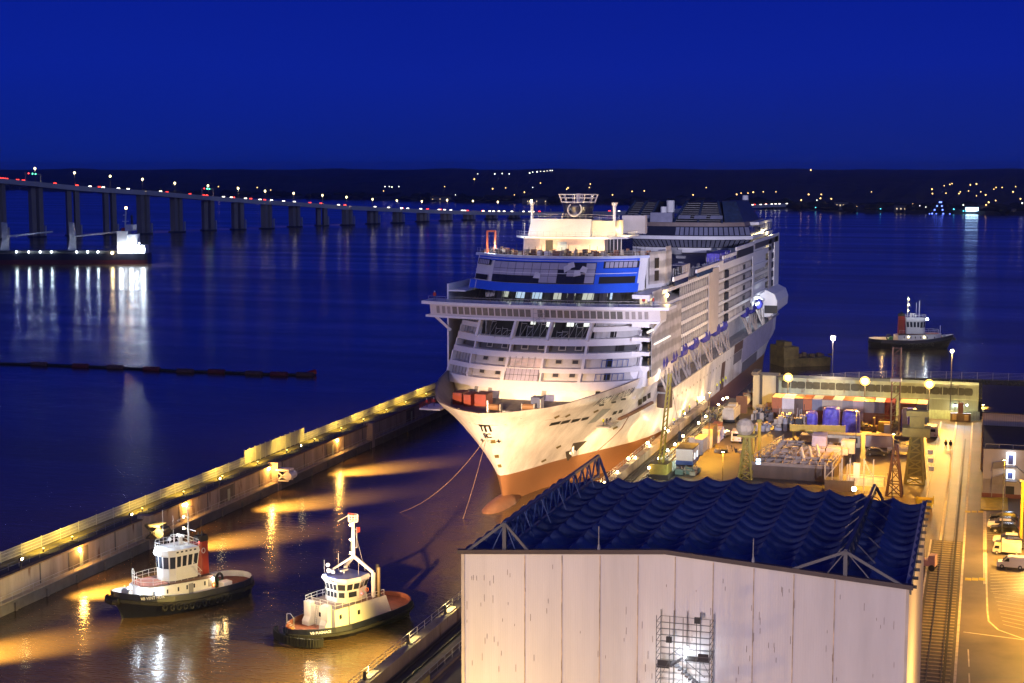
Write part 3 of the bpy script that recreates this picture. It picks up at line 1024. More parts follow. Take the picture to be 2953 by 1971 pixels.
MB().box(-11, -10, -1, 1, 25, 31).build('funnel', DARK, cs)
MB().bar((-15, 0, 21), (-14, 0, 35), 0.8).bar((-16.5, 0, 27), (-12.5, 0, 27), 0.5).bar((-16, 0, 31), (-14, 0, 31), 0.4).build('mast', WHITE, cs)
MB().sphere((-14, 0, 35.5), 0.8, 8).build('masthead_light', LA, cs)
MB().box(-16.5, -13.2, -3.5, -1, 21, 23).build('red_box', REDP, cs)
for i, (x_, y_, z_) in enumerate(((-17, -7.3, 8.6), (-15, -7.3, 8.6), (-13.2, -7.3, 8.8), (-10.5, -7, 8.8), (-9, -7, 9), (-10.8, -6.3, 12.3), (-9.4, -6.3, 12.3), (-6.6, -5.4, 12.0), (-5, -5.4, 13.2), (-3, -5.4, 9), (-1.9, -5.4, 9.6), (-2.4, -5.2, 11))):
    MB().sphere((x_, y_, z_), 0.42, 6).build('deck_light', LW, cs)
cs_m = Matrix.Translation(cs.location) @ Matrix.Rotation(cs.rotation_euler.z, 4, 'Z')
for (x_, y_, z_, pw, cc) in ((-16, -8.6, 8.8, 38000, COOL), (-9.5, -8.6, 9.5, 52000, COOL), (-2.5, -7.5, 10, 60000, COOL), (-6.5, -7.5, 12.5, 16000, COOL), (-21.5, -8.6, 7.6, 26000, (1, 0.75, 0.4))):
    light('POINT', cs, cs_m @ Vector((x_, y_, z_)), pw*0.13, cc, 0.7)
MB().sphere((-21.5, -8.3, 7.4), 0.7, 8).build('deck_floodlight', LY, cs)
for x_ in (-30.5, -37, -44, -59.8, -67, -74.3, -82, -100, -107):
    MB().sphere((x_, -8.2, 8.0), 0.55, 6).build('deck_light', LW, cs)
    light('POINT', cs, cs_m @ Vector((x_, -8.9, 8.0)), 260, (0.5, 0.85, 1.0), 0.4)
for cx_ in (-49, -92):
    c = MB()
    c.yprism([(cx_-2.9, 7), (cx_+2.6, 7), (cx_+2.2, 14), (cx_+2.4, 17), (cx_+1.4, 26), (cx_-1.2, 26.5), (cx_-1.0, 16), (cx_-1.4, 14)], -1.6, 1.6)
    k_ = c.build('deck_crane', mat('crane_grey', (0.45, 0.45, 0.5), 0.5), cs)
    MB().bar((cx_+2, 0, 17.5), (cx_+31, 0, 20.5), 1.0).build('boom', mat('crane_grey', (0.45, 0.45, 0.5)), k_)
# ================= FLOATING PIPELINE
a_, b_ = G(-40, 832, 0), G(725, 860, 0)
fl = thing('floating_pipeline', 'dark floating dredge pipeline with reddish floats crossing the water on the left', 'pipeline', a_)
pts = [G(X, Y, 0.25) for X, Y in ((-40, 832), (0, 834), (90, 836), (180, 840), (260, 843), (345, 847), (420, 852), (490, 853), (575, 857), (640, 859), (700, 860), (724, 858))]
MB().path(pts, 0.42, 8).build('pipe', DARK, fl, world=True)
for q, (X, Y) in enumerate(((90, 836), (185, 840), (265, 843), (348, 847), (425, 852), (497, 853), (583, 857), (640, 859), (700, 860))):
    p = G(X, Y, 0.35)
    d_ = (b_-a_).normalized()
    MB().tube(p-d_*2.6, p+d_*2.6, 0.85, n=10).build('float', mat('float_red', (0.16, 0.03, 0.03), 0.6) if q % 2 else mat('float_brown', (0.12, 0.06, 0.05), 0.6), fl, world=True)
MB().bar(pts[-2], pts[-1]+Vector((0, 0, 0.8)), 1.2).build('end_coupling', REDP, fl, world=True)
# ================= CRUISE SHIP (local: x across, y aft from the stem, z up)
SX, SY = -84.0, 250.0
ship = thing('cruise_ship', 'huge unfinished white cruise ship with a blue band lying in the lock', 'cruise ship', (SX, SY, 0))
def interp(t, tab):
    if t <= tab[0][0]:
        return tab[0][1]
    for (a0, b0), (a1, b1) in zip(tab, tab[1:]):
        if t <= a1:
            return b0+(b1-b0)*(t-a0)/(a1-a0)
    return tab[-1][1]
RIM = [(0, 0), (1.2, 3.0), (3, 5.6), (8, 10.2), (12.5, 12.6), (20, 15.4), (28.5, 18), (40, 20.2), (50, 21.2), (60, 21.5), (400, 21.5)]
WL = [(0, 0), (1, 0.5), (14, 3.2), (23, 6.4), (32, 10.6), (40, 14.2), (50, 17.3), (61, 19.0), (80, 20.2), (160, 20.4), (400, 20.4)]
STEM = [(-3, 15.5), (0, 14), (2, 13.9), (5.8, 12.3), (9.8, 8.7), (13.4, 5.8), (16.4, 3.2), (19.0, 0), (22, 0)]
def rimz(y):
    return interp(y, [(0, 19.0), (12, 19.4), (28, 20.3), (42, 20.8), (49, 20.8), (54, 15.9), (400, 15.9)])
def hullw(y, z):
    ys = interp(z, STEM)
    t = y-ys
    if t <= 0:
        return 0.0
    f = min(1, max(0, z/19.0))**1.35
    wv = f*interp(t, RIM)+(1-f)*interp(t, WL)
    if y > 205:                         # run aft
        k = (y-205)/27.0
        zz = max(0, 1-max(0, z-1)/9.0)
        wv *= 1-0.28*k*k*zz
    return wv
ST = [0, 0.3, 0.8, 1.6, 3, 5, 8, 12, 16, 20, 25, 30, 36, 42, 49, 51.5, 54, 60, 70, 82, 96, 116, 136, 160, 190, 205, 212, 220, 227, 232]
ZF = [-3, 0, 1.5, 3.0, 4.5, 5.6, 7, 9, 11, 13, 14.5, 15.9]
TOP = [0.25, 0.5, 0.75, 1.0]
def station(i, z):
    ys = interp(z, STEM)
    s = ST[i]
    if s < 49:
        return ys+(49-ys)*(s/49.0)
    return s
rows = []
for i in range(len(ST)):
    r = []
    for z in ZF:
        y = station(i, z)
        r.append((hullw(y, z) if i else 0.0, y, z))
    yy_ = ST[i]
    zt = rimz(yy_)
    for f in TOP:
        z = 15.9+(zt-15.9)*f
        y = station(i, z)
        r.append((hullw(y, z)+0.02*f if i else 0.0, y, z))
    rows.append(r)
mb = MB()
nz_ = len(rows[0])
for sgn in (1, -1):
    base = len(mb.v)
    for r in rows:
        mb.v += [(sgn*p[0], p[1], p[2]) for p in r]
    for i in range(len(rows)-1):
        for j in range(nz_-1):
            q = (base+i*nz_+j, base+(i+1)*nz_+j, base+(i+1)*nz_+j+1, base+i*nz_+j+1)
            mb.f.append(q if sgn > 0 else q[::-1])
# transom
lr = [p for p in rows[-1][:12]]
o_ = len(mb.v)
mb.v += [(p[0], p[1], p[2]) for p in lr]+[(-p[0], p[1], p[2]) for p in lr]
for j in range(11):
    mb.f.append((o_+j, o_+12+j, o_+13+j, o_+j+1))
HULLM = twotone('cruise_hull_paint', (0.27, 0.135, 0.065), (0.74, 0.72, 0.72), 5.5, 0.32)
hull = mb.build('hull', HULLM, ship, smooth=True)
# bulb
rings = []
for t_, r_ in ((3.0, 0.3), (3.6, 1.2), (5, 2.0), (7.5, 2.5), (11, 2.7), (15, 2.6), (20, 2.0)):
    rings.append([(r_*math.cos(a), t_, -1.75+0.06*(t_-3)+r_*0.95*math.sin(a)) for a in (2*math.pi*k/16 for k in range(16))])
MB().loft(rings).build('bulb', mat('boot_topping', (0.20, 0.095, 0.055), 0.4, var=0.25, scale=0.4), hull, smooth=True)
# bulwark inner face and foredeck
DZ = 16.6
pl = []
for y in (3.6, 5, 8, 12, 16, 20, 25, 30, 36, 42, 50, 56):
    pl.append((max(0.05, hullw(y, DZ)-0.3), y))
deckpoly = pl+[(-a, b) for a, b in pl[::-1]]
MB().prism(deckpoly, DZ-0.3, DZ).build('foredeck', DECK, ship)
mb = MB()
for sgn in (1, -1):
    prev = None
    for y in (0.15, 0.8, 1.6, 3, 5, 8, 12, 16, 20, 25, 30, 36, 42, 49):
        zt = rimz(y)
        a = (sgn*hullw(y, zt), y, zt)
        b = (sgn*max(0, hullw(y, zt)-0.35), y+0.35, zt)
        yc_ = max(y+0.5, 3.4)
        c = (sgn*max(0, hullw(yc_, DZ)-0.35), yc_, DZ)
        if prev:
            mb.add([prev[0], a, b, prev[1]], [(0, 1, 2, 3)])
            mb.add([prev[1], b, c, prev[2]], [(0, 1, 2, 3)])
        prev = (a, b, c)
mb.build('bulwark', mat('bulwark_inside', (0.20, 0.17, 0.17), 0.6), ship)
# ---- helper: patch on the hull side (right side = +1)
def hp(y, z, d=0.05, s=1):
    return (s*(hullw(y, z)+d), y-(d*0.4 if y < 30 else 0), z)
def hpatch(y0, y1, z0, z1, d=0.06, n=6, s=1, m=2, skew=0):
    mb = MB()
    for i in range(n+1):
        for j in range(m+1):
            y = y0+(y1-y0)*i/n+skew*(j/m)
            z = z0+(z1-z0)*j/m
            mb.v.append(hp(y, z, d, s))
    for i in range(n):
        for j in range(m):
            a = i*(m+1)+j
            mb.f.append((a, a+m+1, a+m+2, a+1))
    return mb
HOLE = mat('dark_opening', (0.012, 0.012, 0.014), 0.6)
STAIN = mat('ochre_patch', (0.16, 0.12, 0.03), 0.7, var=0.4)
def DH(X, Y):          # image point to a point on the right hull side (y,z)
    d = ray(X, Y)
    o = Vector((-SX, -SY, H))
    best = None
    for k in range(2000):
        t = 230+k*0.2
        p = o+d*t
        if 0 < p.y < 232 and abs(p.x) < hullw(p.y, p.z) and p.z < 21:
            return p.y, p.z
    return None
def hq(X0, Y0, X1, Y1, name, m, parent, d=0.06, skew=None):
    a = DH(X0, Y0)
    b = DH(X1, Y1)
    if a and b:
        hpatch(a[0], b[0], min(a[1], b[1]), max(a[1], b[1]), d).build(name, m, parent)
# windows of the mooring deck: four, then two, then three big
def quad_on_hull(pts, name, m, d=0.07):
    mb = MB()
    q = [DH(*p) for p in pts]
    if any(v is None for v in q):
        return
    n = 4
    for i in range(n+1):
        for j in range(n+1):
            u, v = i/n, j/n
            y = (q[0][0]*(1-u)+q[1][0]*u)*(1-v)+(q[3][0]*(1-u)+q[2][0]*u)*v
            z = (q[0][1]*(1-u)+q[1][1]*u)*(1-v)+(q[3][1]*(1-u)+q[2][1]*u)*v
            mb.v.append(hp(y, z, d))
    for i in range(n):
        for j in range(n):
            a = i*(n+1)+j
            mb.f.append((a, a+n+1, a+n+2, a+1))
    return mb.build(name, m, hull)
def P3(x, y):
    return (954.6+x*0.279, 755.8+y*0.279)
for q in ([(1105, 768), (1190, 752), (1168, 778), (1085, 795)], [(1200, 755), (1270, 738), (1250, 765), (1180, 782)], [(1285, 740), (1350, 730), (1330, 752), (1265, 770)], [(1365, 728), (1422, 716), (1405, 738), (1350, 752)],
          [(1620, 675), (1652, 668), (1638, 695), (1605, 706)], [(1668, 664), (1700, 656), (1685, 683), (1655, 692)]):
    quad_on_hull([P3(*p) for p in q], 'mooring_port', HOLE)
for q in ([(1822, 578), (1852, 568), (1852, 612), (1822, 628)], [(1862, 555), (1890, 543), (1890, 582), (1862, 600)], [(1898, 530), (1924, 517), (1924, 560), (1898, 572)]):
    quad_on_hull([P3(*p) for p in q], 'side_window', HOLE)
for x_, y_ in ((1520, 620), (1620, 597), (1700, 572)):
    quad_on_hull([P3(x_-20, y_-2), P3(x_+20, y_-10), P3(x_+20, y_+6), P3(x_-20, y_+12)], 'small_port', HOLE)
for x_, y_, in ((1152, 718), (1243, 708), (1168, 965), (1045, 1078), (1475, 672), (1632, 808)):
    quad_on_hull([P3(x_-22, y_+4), P3(x_+18, y_-16), P3(x_+22, y_-2), P3(x_-16, y_+18)], 'draught_patch', STAIN)
for x_, y_, in ((610, 920), (645, 1040), (665, 1122)):
    pass
quad_on_hull([P3(1285, 935), P3(1400, 915), P3(1280, 1035), P3(1242, 1082)], 'anchor_pocket', mat('pocket_dark', (0.07, 0.06, 0.05), 0.7))
quad_on_hull([P3(1225, 1005), P3(1275, 990), P3(1260, 1060), P3(1240, 1080)], 'anchor_pocket_side', mat('pocket_dark', (0, 0, 0)))
a = DH(*P3(1268, 985))
if a:
    c_ = Vector(hp(a[0], a[1], 0.5))
    mb = MB()
    mb.bar(c_+Vector((0, 0, -1.0)), c_+Vector((0, 0.2, 1.6)), 0.35).bar(c_+Vector((-0.2, -1.1, -0.5)), c_+Vector((0, 0, -1.1)), 0.4).bar(c_+Vector((0.1, 1.1, -0.5)), c_+Vector((0, 0, -1.1)), 0.4)
    mb.build('anchor', WHITE2, hull)
# bow rust patches on the stem
for z_ in (12.9, 9.7, 7.6):
    ys = interp(z_, STEM)
    mb = MB()
    for i in range(5):
        for j in range(3):
            t_ = 0.04+0.5*i/4
            zz = z_-0.35+0.35*j
            yy = interp(zz, STEM)+t_
            mb.v.append((hullw(yy, zz)+0.07, yy-0.05, zz))
    for i in range(4):
        for j in range(2):
            a = i*3+j
            mb.f.append((a, a+3, a+4, a+1))
    mb.build('stem_patch', STAIN, hull)
# recessed boarding platform on the hull
platc = DH(*P3(1530, 760))
if platc:
    y_, z_ = platc
    w_ = hullw(y_, z_)
    quad_on_hull([P3(1530, 655), P3(1600, 650), P3(1470, 760), P3(1400, 780)], 'shell_opening', mat('lit_shell_recess', (0.30, 0.33, 0.36), 0.6))
    pf = MB().box(w_-1.0, w_+1.7, y_-1.2, y_+6.2, z_-1.0, z_-0.75).build('fold_out_platform', GREY, hull)
    g = MB().rail([(w_+1.6, y_-1.1, z_-0.75), (w_+1.6, y_+6.1, z_-0.75)], 1.0, 0.025, 1.2)
    g.build('platform_rail', GALV, pf)
PLAT = platc
# left side platform
MB().box(-25.5, -21.0, 38, 45, 12.6, 12.9).build('fold_out_platform', WHITE2, hull)
MB().rail([(-25.4, 38.1, 12.9), (-25.4, 45, 12.9)], 1.0, 0.04, 1.2).build('platform_rail', REDP, hull)
# knuckle ledge and weld seams
mb = MB()
kn = [DH(*P3(*p)) for p in ((1655, 735), (1750, 692), (1850, 640), (1925, 598))]
kn = [k for k in kn if k]
for a, b in zip(kn, kn[1:]):
    mb.bar(hp(a[0], a[1], 0.3), hp(b[0], b[1], 0.3), 0.8, 0.5)
if mb.v:
    mb.build('knuckle_ledge', mat('brown_ledge', (0.16, 0.08, 0.05), 0.7, var=0.3), hull)
mb = MB()
pp = [DH(*P3(*p)) for p in ((1745, 715), (1690, 810), (1600, 900), (1500, 985), (1420, 1045))]
pp = [k for k in pp if k]
for a, b in zip(pp, pp[1:]):
    mb.bar(hp(a[0], a[1], 0.03), hp(b[0], b[1], 0.03), 0.12)
mb.build('weld_line', mat('brown_ledge', (0, 0, 0)), hull)
# drum hung on the hull side
a = DH(*P3(1985, 560))
if a:
    w_ = hullw(a[0], a[1])
    MB().tube((w_+1.5, a[0], a[1]-1.9), (w_+1.5, a[0], a[1]+2.4), 1.6, n=16).build('hanging_drum', mat('brown_drum', (0.085, 0.05, 0.04), 0.6, var=0.2), ship, smooth=False)
# ship name and mark on the bow
na = DH(*P3(1525, 575))
nb = DH(*P3(1725, 525))
NM = mat('lettering_grey', (0.16, 0.16, 0.20), 0.5)
ny0, ny1 = na[0], nb[0]+1.5
def fname(x, y):
    yy = (ny0+ny1)/2+x
    return hp(yy, 17.6+y+(yy-ny0)*0.03, 0.32)
text_mb('MSC VIRTUOSA', 2.25, lambda x, y: fname(x*0.92, y), 0.02).build('ship_name', NM, hull)
def yfor(x, z):
    lo, hi = interp(z, STEM), interp(z, STEM)+20
    for _ in range(40):
        mid = (lo+hi)/2
        if hullw(mid, z) < abs(x):
            lo = mid
        else:
            hi = mid
    return lo
def fbow(x0, z0):
    def f(x, y):
        z = z0+y
        return (x+x0, yfor(x+x0, z)-0.55, z-0.05)
    return f
LB = mat('lettering_black', (0.01, 0.01, 0.012), 0.5)
def bowrect(x0, x1, z0, z1, mb):
    n = 3
    o = len(mb.v)
    for i in range(n+1):
        for j in range(n+1):
            x, z = x0+(x1-x0)*i/n, z0+(z1-z0)*j/n
            mb.v.append((x, yfor(x, z)-0.22, z))
    for i in range(n):
        for j in range(n):
            a = o+i*(n+1)+j
            mb.f.append((a, a+n+1, a+n+2, a+1))
mb = MB()
for x_ in (-0.95, -0.15, 0.65):
    bowrect(x_, x_+0.34, 15.0, 16.15, mb)
bowrect(-1.2, -0.95, 16.0, 16.3, mb)
bowrect(-0.95, 0.95, 16.1, 16.45, mb)
mb.build('bow_mark', LB, hull)
text_mb('SC', 1.3, fbow(0.0, 13.85), 0.05).build('bow_mark', LB, hull)
for x_ in (-1.5, 1.6):
    text_mb('+', 1.3, fbow(x_, 12.6), 0.05).build('bow_symbol', LB, hull)
mb = MB()
mb.torus((0.0, yfor(0.05, 13.0)-0.15, 13.0), (0, 1, 0.3), 0.32, 0.1, 12, 5)
mb.build('bow_fairlead', GALV, hull)
# ---------------- front of the superstructure
HWT = [(15, 20.9), (19, 20.5), (25, 19.6), (31, 18.7), (36, 18.3), (44, 18.0)]
def fhw(z):
    return interp(z, HWT)
def fy(u, z, d=0.0):
    k = min(1.0, abs(u)/fhw(z))
    return 28+(z-15)*0.62+8.5*k**2.6-d
def fpt(u, z, d=0.0):
    k = min(1.0, abs(u)/fhw(z))
    return (u+(1 if u > 0 else -1)*d*0.45*k**3, fy(u, z, d), z)
def DF(X, Y):
    y = 285.0
    for _ in range(25):
        p = GY(X, Y, y)
        y = SY+fy(p.x-SX, p.z)
    return p.x-SX, p.z
def P1(x, y):
    return ((1200+x/2.904)/1.257, (540+y/2.904)/1.257)
def patch(u0, u1, z0, z1, d0, d1, n=None):
    n = n or max(1, int(abs(u1-u0)/1.5))
    mb = MB()
    for d in (d0, d1):
        for i in range(n+1):
            u = u0+(u1-u0)*i/n
            mb.v.append(fpt(u, z0, d))
            mb.v.append(fpt(u, z1, d))
    o = 2*(n+1)
    for i in range(n):
        a = 2*i
        mb.f += [(a, a+1, a+3, a+2), (o+a, o+a+2, o+a+3, o+a+1), (a+1, o+a+1, o+a+3, a+3), (a, a+2, o+a+2, o+a)]
    mb.f += [(0, o, o+1, 1), (2*n, 2*n+1, o+2*n+1, o+2*n)]
    return mb
def fl(x, y):
    return DF(*P1(x, y))
def f3(x, y):
    return DF(*P3(x, y))
HW = 21.0
sup = MB().prism([(-17.5, 57), (17.5, 57), (17.5, 230), (-17.5, 230)], 15.9, 37).build('superstructure', INNER, ship)
# foredeck front wall
fw = patch(-20.3, 20.3, 16.6, 18.9, -3.0, -3.4).build('foredeck_wall', WHITE, ship)
for u in (-13, -9.5, 2, 12.5, 15):
    patch(u, u+0.9, 16.7, 18.4, -2.99, -2.90, 1).build('door', HOLE if u > 10 else GREY, fw)
# bands: rows of openings  (z bottom, z top, list of u ranges)
rowA = (20.45, 22.0)
rowB = (22.85, 24.6)
rowC = (25.65, 27.0)
def urange(lst, conv, yy):
    return [(conv(a, yy)[0], conv(b, yy)[0]) for a, b in lst]
A = urange([(235, 405), (415, 690), (720, 1010), (1025, 1330), (1352, 1660)], f3, 400)
A = [(-19.8, A[0][1])]+A[1:4]+[(A[4][0], 19.7)]
B = urange([(250, 440), (450, 745), (765, 1045), (1062, 1385), (1410, 1825)], fl, 1480)
B = [(-19.6, B[0][1])]+B[1:4]+[(B[4][0], 19.5)]
Cc = urange([(285, 475), (487, 775), (787, 1075), (1090, 1410), (1430, 1835)], fl, 1365)
Cc = [(-19.2, Cc[0][1])]+Cc[1:4]+[(Cc[4][0], 19.1)]
uL = fl(530, 1180)[0]
uR = fl(1462, 1180)[0]
D = [(-18.9, uL-0.6), (uR+0.5, 18.8)]
rows_ = [(rowA, A, -2.2, INNER), (rowB, B, -2.2, INNER), (rowC, Cc, -2.4, mat('shaded_recess', (0.10, 0.10, 0.11), 0.7)), ((28.25, 29.6), D, -2.2, INNER), ((30.5, 31.75), D, -2.2, INNER)]  # darker wall in the third row: recess shade put into the colour
edge = [18.9]
for (z0, z1), us, dd, m in rows_:
    edge += [z0, z1]
edge.append(32.15)
def solid(u0, u1, z0, z1, name='balcony_band', m=WHITE, d0=0.0, d1=-2.0, parent=None):
    return patch(u0, u1, z0, z1, d0, d1).build(name, m, parent or ship)
for k in range(0, len(edge), 2):
    z0, z1 = edge[k], edge[k+1]
    if z0 >= 29 and z1 <= 31:
        for a, b in D:
            solid(a, b, z0, z1)
    elif k == len(edge)-2:
        for a, b in D:
            solid(a, b, z0, z1)
    else:
        solid(-fhw(z0), fhw(z0), z0, z1)
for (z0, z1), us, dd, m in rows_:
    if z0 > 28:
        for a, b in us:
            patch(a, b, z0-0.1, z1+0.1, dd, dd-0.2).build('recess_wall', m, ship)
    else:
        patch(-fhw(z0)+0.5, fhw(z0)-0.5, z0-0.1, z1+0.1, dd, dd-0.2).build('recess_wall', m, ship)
    us2 = sorted(us)
    gaps = []
    cur = -fhw(z0)
    for a, b in us2:
        if a-cur > 0.15 and not (z0 > 28 and cur > -fhw(z0)+0.01):
            gaps.append((cur, a))
        cur = b
    if fhw(z0)-cur > 0.15:
        gaps.append((cur, fhw(z0)))
    for a, b in gaps:
        patch(a, b, z0, z1, -0.02, -2.0).build('pier_wall', WHITE, ship)
# lit little windows and doors in the recesses
WINM = mat('recess_window', (0.05, 0.05, 0.06), 0.3)
for xs, yy, conv, zz in (((568, 700, 868, 1005, 1180, 1320), 160, f3, 25.95), ((535, 670, 1152, 1292), 265, f3, 23.4), ((503, 640, 1124, 1264), 385, f3, 20.95)):
    for x_ in xs:
        u = conv(x_, yy)[0]
        w_ = patch(u-0.75, u+0.75, zz, zz+0.95, -2.12, -2.0, 1)
        f_ = w_.build('window', mat('window_frame_pale', (0.45, 0.43, 0.38), 0.5), ship)
        patch(u-0.55, u+0.55, zz+0.15, zz+0.8, -1.99, -1.96, 1).build('pane', WINM, f_)
for a, b in ((1600, 1640), (1690, 1745), (1630, 1655), (1665, 1685)):
    for (z0, z1) in ((25.7, 27.0), (22.9, 24.5), (20.5, 21.9), (28.3, 29.55)):
        u0, u1 = fl(a, 1365)[0], fl(b, 1365)[0]
        if (a < 1650) == (z0 < 25 or z0 > 28):
            patch(u0, u1, z0, z1, -2.12, -2.0, 1).build('doorway', HOLE, ship)
# lattice panels in the side bays (glazing frames)
FRM = mat('glazing_frame', (0.05, 0.10, 0.35), 0.5)
for u0, u1, z0, z1 in ((12.2, 17.2, 20.55, 21.8), (13.0, 17.6, 22.95, 24.3)):
    for q in range(6):
        u = u0+(u1-u0)*q/5
        patch(u, u+0.12, z0, z1, -0.7, -0.8, 1).build('glazing_frame', FRM, ship)
    patch(u0, u1, z1-0.1, z1, -0.7, -0.8).build('glazing_frame', FRM, ship)
for (z0, z1), (a, b) in (((20.45, 22), A[0]), ((22.85, 24.6), B[0]), ((28.25, 29.6), D[0]), ((30.5, 31.75), D[0])):
    for q in range(5):
        u = a+0.8+(b-a-1.2)*q/4.5
        patch(u, u+0.13, z0, z1, -0.5, -0.65, 1).build('glazing_frame', GALV, ship)
for (z0, z1), (a, b) in (((28.25, 29.6), D[1]), ((30.5, 31.75), D[1])):
    for q in range(4):
        u = a+0.5+q*1.1
        patch(u, u+0.1, z0, z1, -0.5, -0.65, 1).build('glazing_frame', GALV, ship)
# middle panel of row A: tiled lavender shutter; row B: ladder bay
a, b = A[2]
patch(a+0.2, b-0.2, 20.5, 22.6, 0.10, 0.02).build('middle_shutter', mat('lavender_shutter', (0.42, 0.40, 0.52), 0.5), ship)
for q in range(9):
    u = a+0.3+(b-a-0.6)*q/8
    patch(u-0.03, u+0.03, 20.5, 22.6, 0.13, 0.1, 1).build('shutter_joint', DARK, ship)
patch(a+0.2, b-0.2, 21.5, 21.56, 0.13, 0.1).build('shutter_joint', DARK, ship)
a, b = B[2]
patch(a+0.1, b-0.1, 22.8, 24.6, -1.2, -1.3).build('bay_panel', mat('pinkish_white', (0.62, 0.54, 0.55), 0.6), ship)
g = MB()
for q in range(5):
    u = a+0.4+q*1.3
    g.bar(fpt(u, 22.8, 0.5), fpt(u, 24.9, 0.5), 0.09)
for zz in (23.2, 23.8, 24.5):
    g.bar(fpt(a+0.4, zz, 0.5), fpt(a+5.6, zz, 0.5), 0.08)
g.bar(fpt(a+0.4, 22.8, 0.5), fpt(a+3, 24.5, 0.5), 0.08)
g.build('bay_scaffold', GALV, ship)
# big windows under the bridge
INT = mat('interior_dark', (0.018, 0.018, 0.02), 0.8, var=0.5, scale=0.6)  # shade inside the hall put into a near-black colour
patch(uL, uR, 27.8, 32.3, -5.0, -5.3).build('hall_back_wall', INT, ship)
patch(uL-0.3, uR+0.3, 27.75, 28.0, -0.02, -5.2).build('hall_floor', DARK, ship)
for x_ in (530, 826, 1128, 1462):
    u = fl(x_, 1180)[0]
    mb = MB()
    s_ = 0.35
    a_, b_ = Vector(fpt(u-0.25, 27.9, 0.1)), Vector(fpt(u+s_, 32.2, 0.3))
    mb.bar(a_, b_, 0.55, 0.9)
    mb.build('mullion', WHITE, ship)
for x0, x1 in ((545, 815), (845, 1115), (1145, 1450)):
    ua, ub = fl(x0, 1180)[0], fl(x1, 1180)[0]
    g = MB()
    for q in range(int((ub-ua)/1.3)):
        u = ua+0.3+q*1.3
        d_ = -1.5-random.random()*1.5
        h_ = 28.2+random.uniform(1.2, 3.6)
        g.bar(fpt(u, 28, d_), fpt(u, h_, d_), 0.07)
        g.bar(fpt(u, h_-0.3, d_), fpt(u+1.2, h_-0.3, d_), 0.07)
        g.bar(fpt(u, 28.2, d_), fpt(u+1.2, h_-0.5, d_), 0.06)
    g.build('indoor_scaffold', GALV, ship)
    g = MB()
    g.rail([fpt(ua, 28.0, 0.0), fpt((ua+ub)/2, 28.0, 0.0), fpt(ub, 28.0, 0.0)], 0.6, 0.03, 1.2)
    g.build('hall_rail', GALV, ship)
LITI = emis('interior_glow', (0.85, 0.9, 0.8), 1.3)  # lamplit spots of the hall put in as glowing panels
for x_, z_, w_, h_ in ((640, 31.2, 1.2, 0.8), (925, 30.9, 1.0, 1.1), (1075, 30.7, 1.7, 1.4), (1245, 30.8, 1.4, 1.3), (1395, 30.8, 1.5, 1.3)):
    u = fl(x_, 1130)[0]
    patch(u-w_/2, u+w_/2, z_-h_/2, z_+h_/2, -4.95, -4.85, 1).build('interior_glow_panel', LITI, ship)
# ---------------- bridge with wings
BW = 24.4
def bfy(u, d=0):
    k = abs(u)/BW
    return 37.6+3.0*k**2.2-d
def bpatch(u0, u1, z0, z1, d0, d1, n=None, rake=0.0):
    n = n or max(1, int(abs(u1-u0)/2))
    mb = MB()
    for d in (d0, d1):
        for i in range(n+1):
            u = u0+(u1-u0)*i/n
            mb.v.append((u, bfy(u, d+rake*(z0-32.1)), z0))
            mb.v.append((u, bfy(u, d+rake*(z1-32.1)), z1))
    o = 2*(n+1)
    for i in range(n):
        a = 2*i
        mb.f += [(a, a+1, a+3, a+2), (o+a, o+a+2, o+a+3, o+a+1), (a+1, o+a+1, o+a+3, a+3), (a, a+2, o+a+2, o+a)]
    mb.f += [(0, o, o+1, 1), (2*n, 2*n+1, o+2*n+1, o+2*n)]
    return mb
bd = bpatch(-BW+0.6, BW-0.6, 31.95, 34.15, 0, -6.0, 24, 0.25).build('bridge', mat('bridge_paint', (0.62, 0.58, 0.57), 0.45, var=0.05), ship)
bpatch(-BW-1.2, BW+1.2, 34.15, 34.75, 1.0, -6.5, 24).build('bridge_roof', WHITE, bd)
bpatch(-BW-0.4, BW-0.6, 31.5, 31.93, 0.5, -5.5, 24).build('bridge_floor', WHITE, bd)
WM = mat('bridge_window', (0.17, 0.165, 0.15), 0.25, var=0.25, scale=0.5)
def DBX(x, y):
    X, Y = P1(x, y)
    yy = 288.0
    for _ in range(12):
        p = GY(X, Y, yy)
        yy = SY+bfy(p.x-SX)
    return p.x-SX
wl_ = [130, 175, 222, 265]+[308+i*51 for i in range(13)]+[1020+i*55.5 for i in range(13)]+[1755, 1808, 1862, 1915]
for i, x_ in enumerate(wl_):
    u = DBX(x_, 1040)
    wv = 0.52 if 4 <= i < 30 else 0.36
    if abs(u)+wv < BW-0.8:
        wo = bpatch(u, u+wv*2, 32.35, 33.85, 0.05, 0.0, 1, 0.25)
        wo.build('window', WM if 4 <= i < 30 else mat('unfinished_window', (0.30, 0.27, 0.26), 0.6), bd)
g = MB()
for u in (-0.9, 0.3, 1.5):
    g.bar((u, bfy(u, 0.9), 31), (u, bfy(u, 0.9), 35.2), 0.08)
for zz in (31.4, 32.3, 33.2, 34.1):
    g.bar((-0.9, bfy(0, 0.95), zz), (1.5, bfy(0, 0.95), zz), 0.07)
g.bar((-0.9, bfy(0, 0.95), 31.4), (1.5, bfy(0, 0.95), 33.2), 0.07)
g.build('bridge_scaffold', GREY, ship)
g = MB()
pts_ = [(u, bfy(u, 0.7), 34.75) for u in [x*2.0 for x in range(-12, 13)]]
g.rail(pts_, 1.05, 0.03, 1.1)
g.build('bridge_roof_rail', GALV, ship)
for u in (-20.8, 20.8):
    MB().bar((u, 44, 28.5), (u*1.13, 42, 31.6), 0.5).build('wing_strut', WHITE, ship)
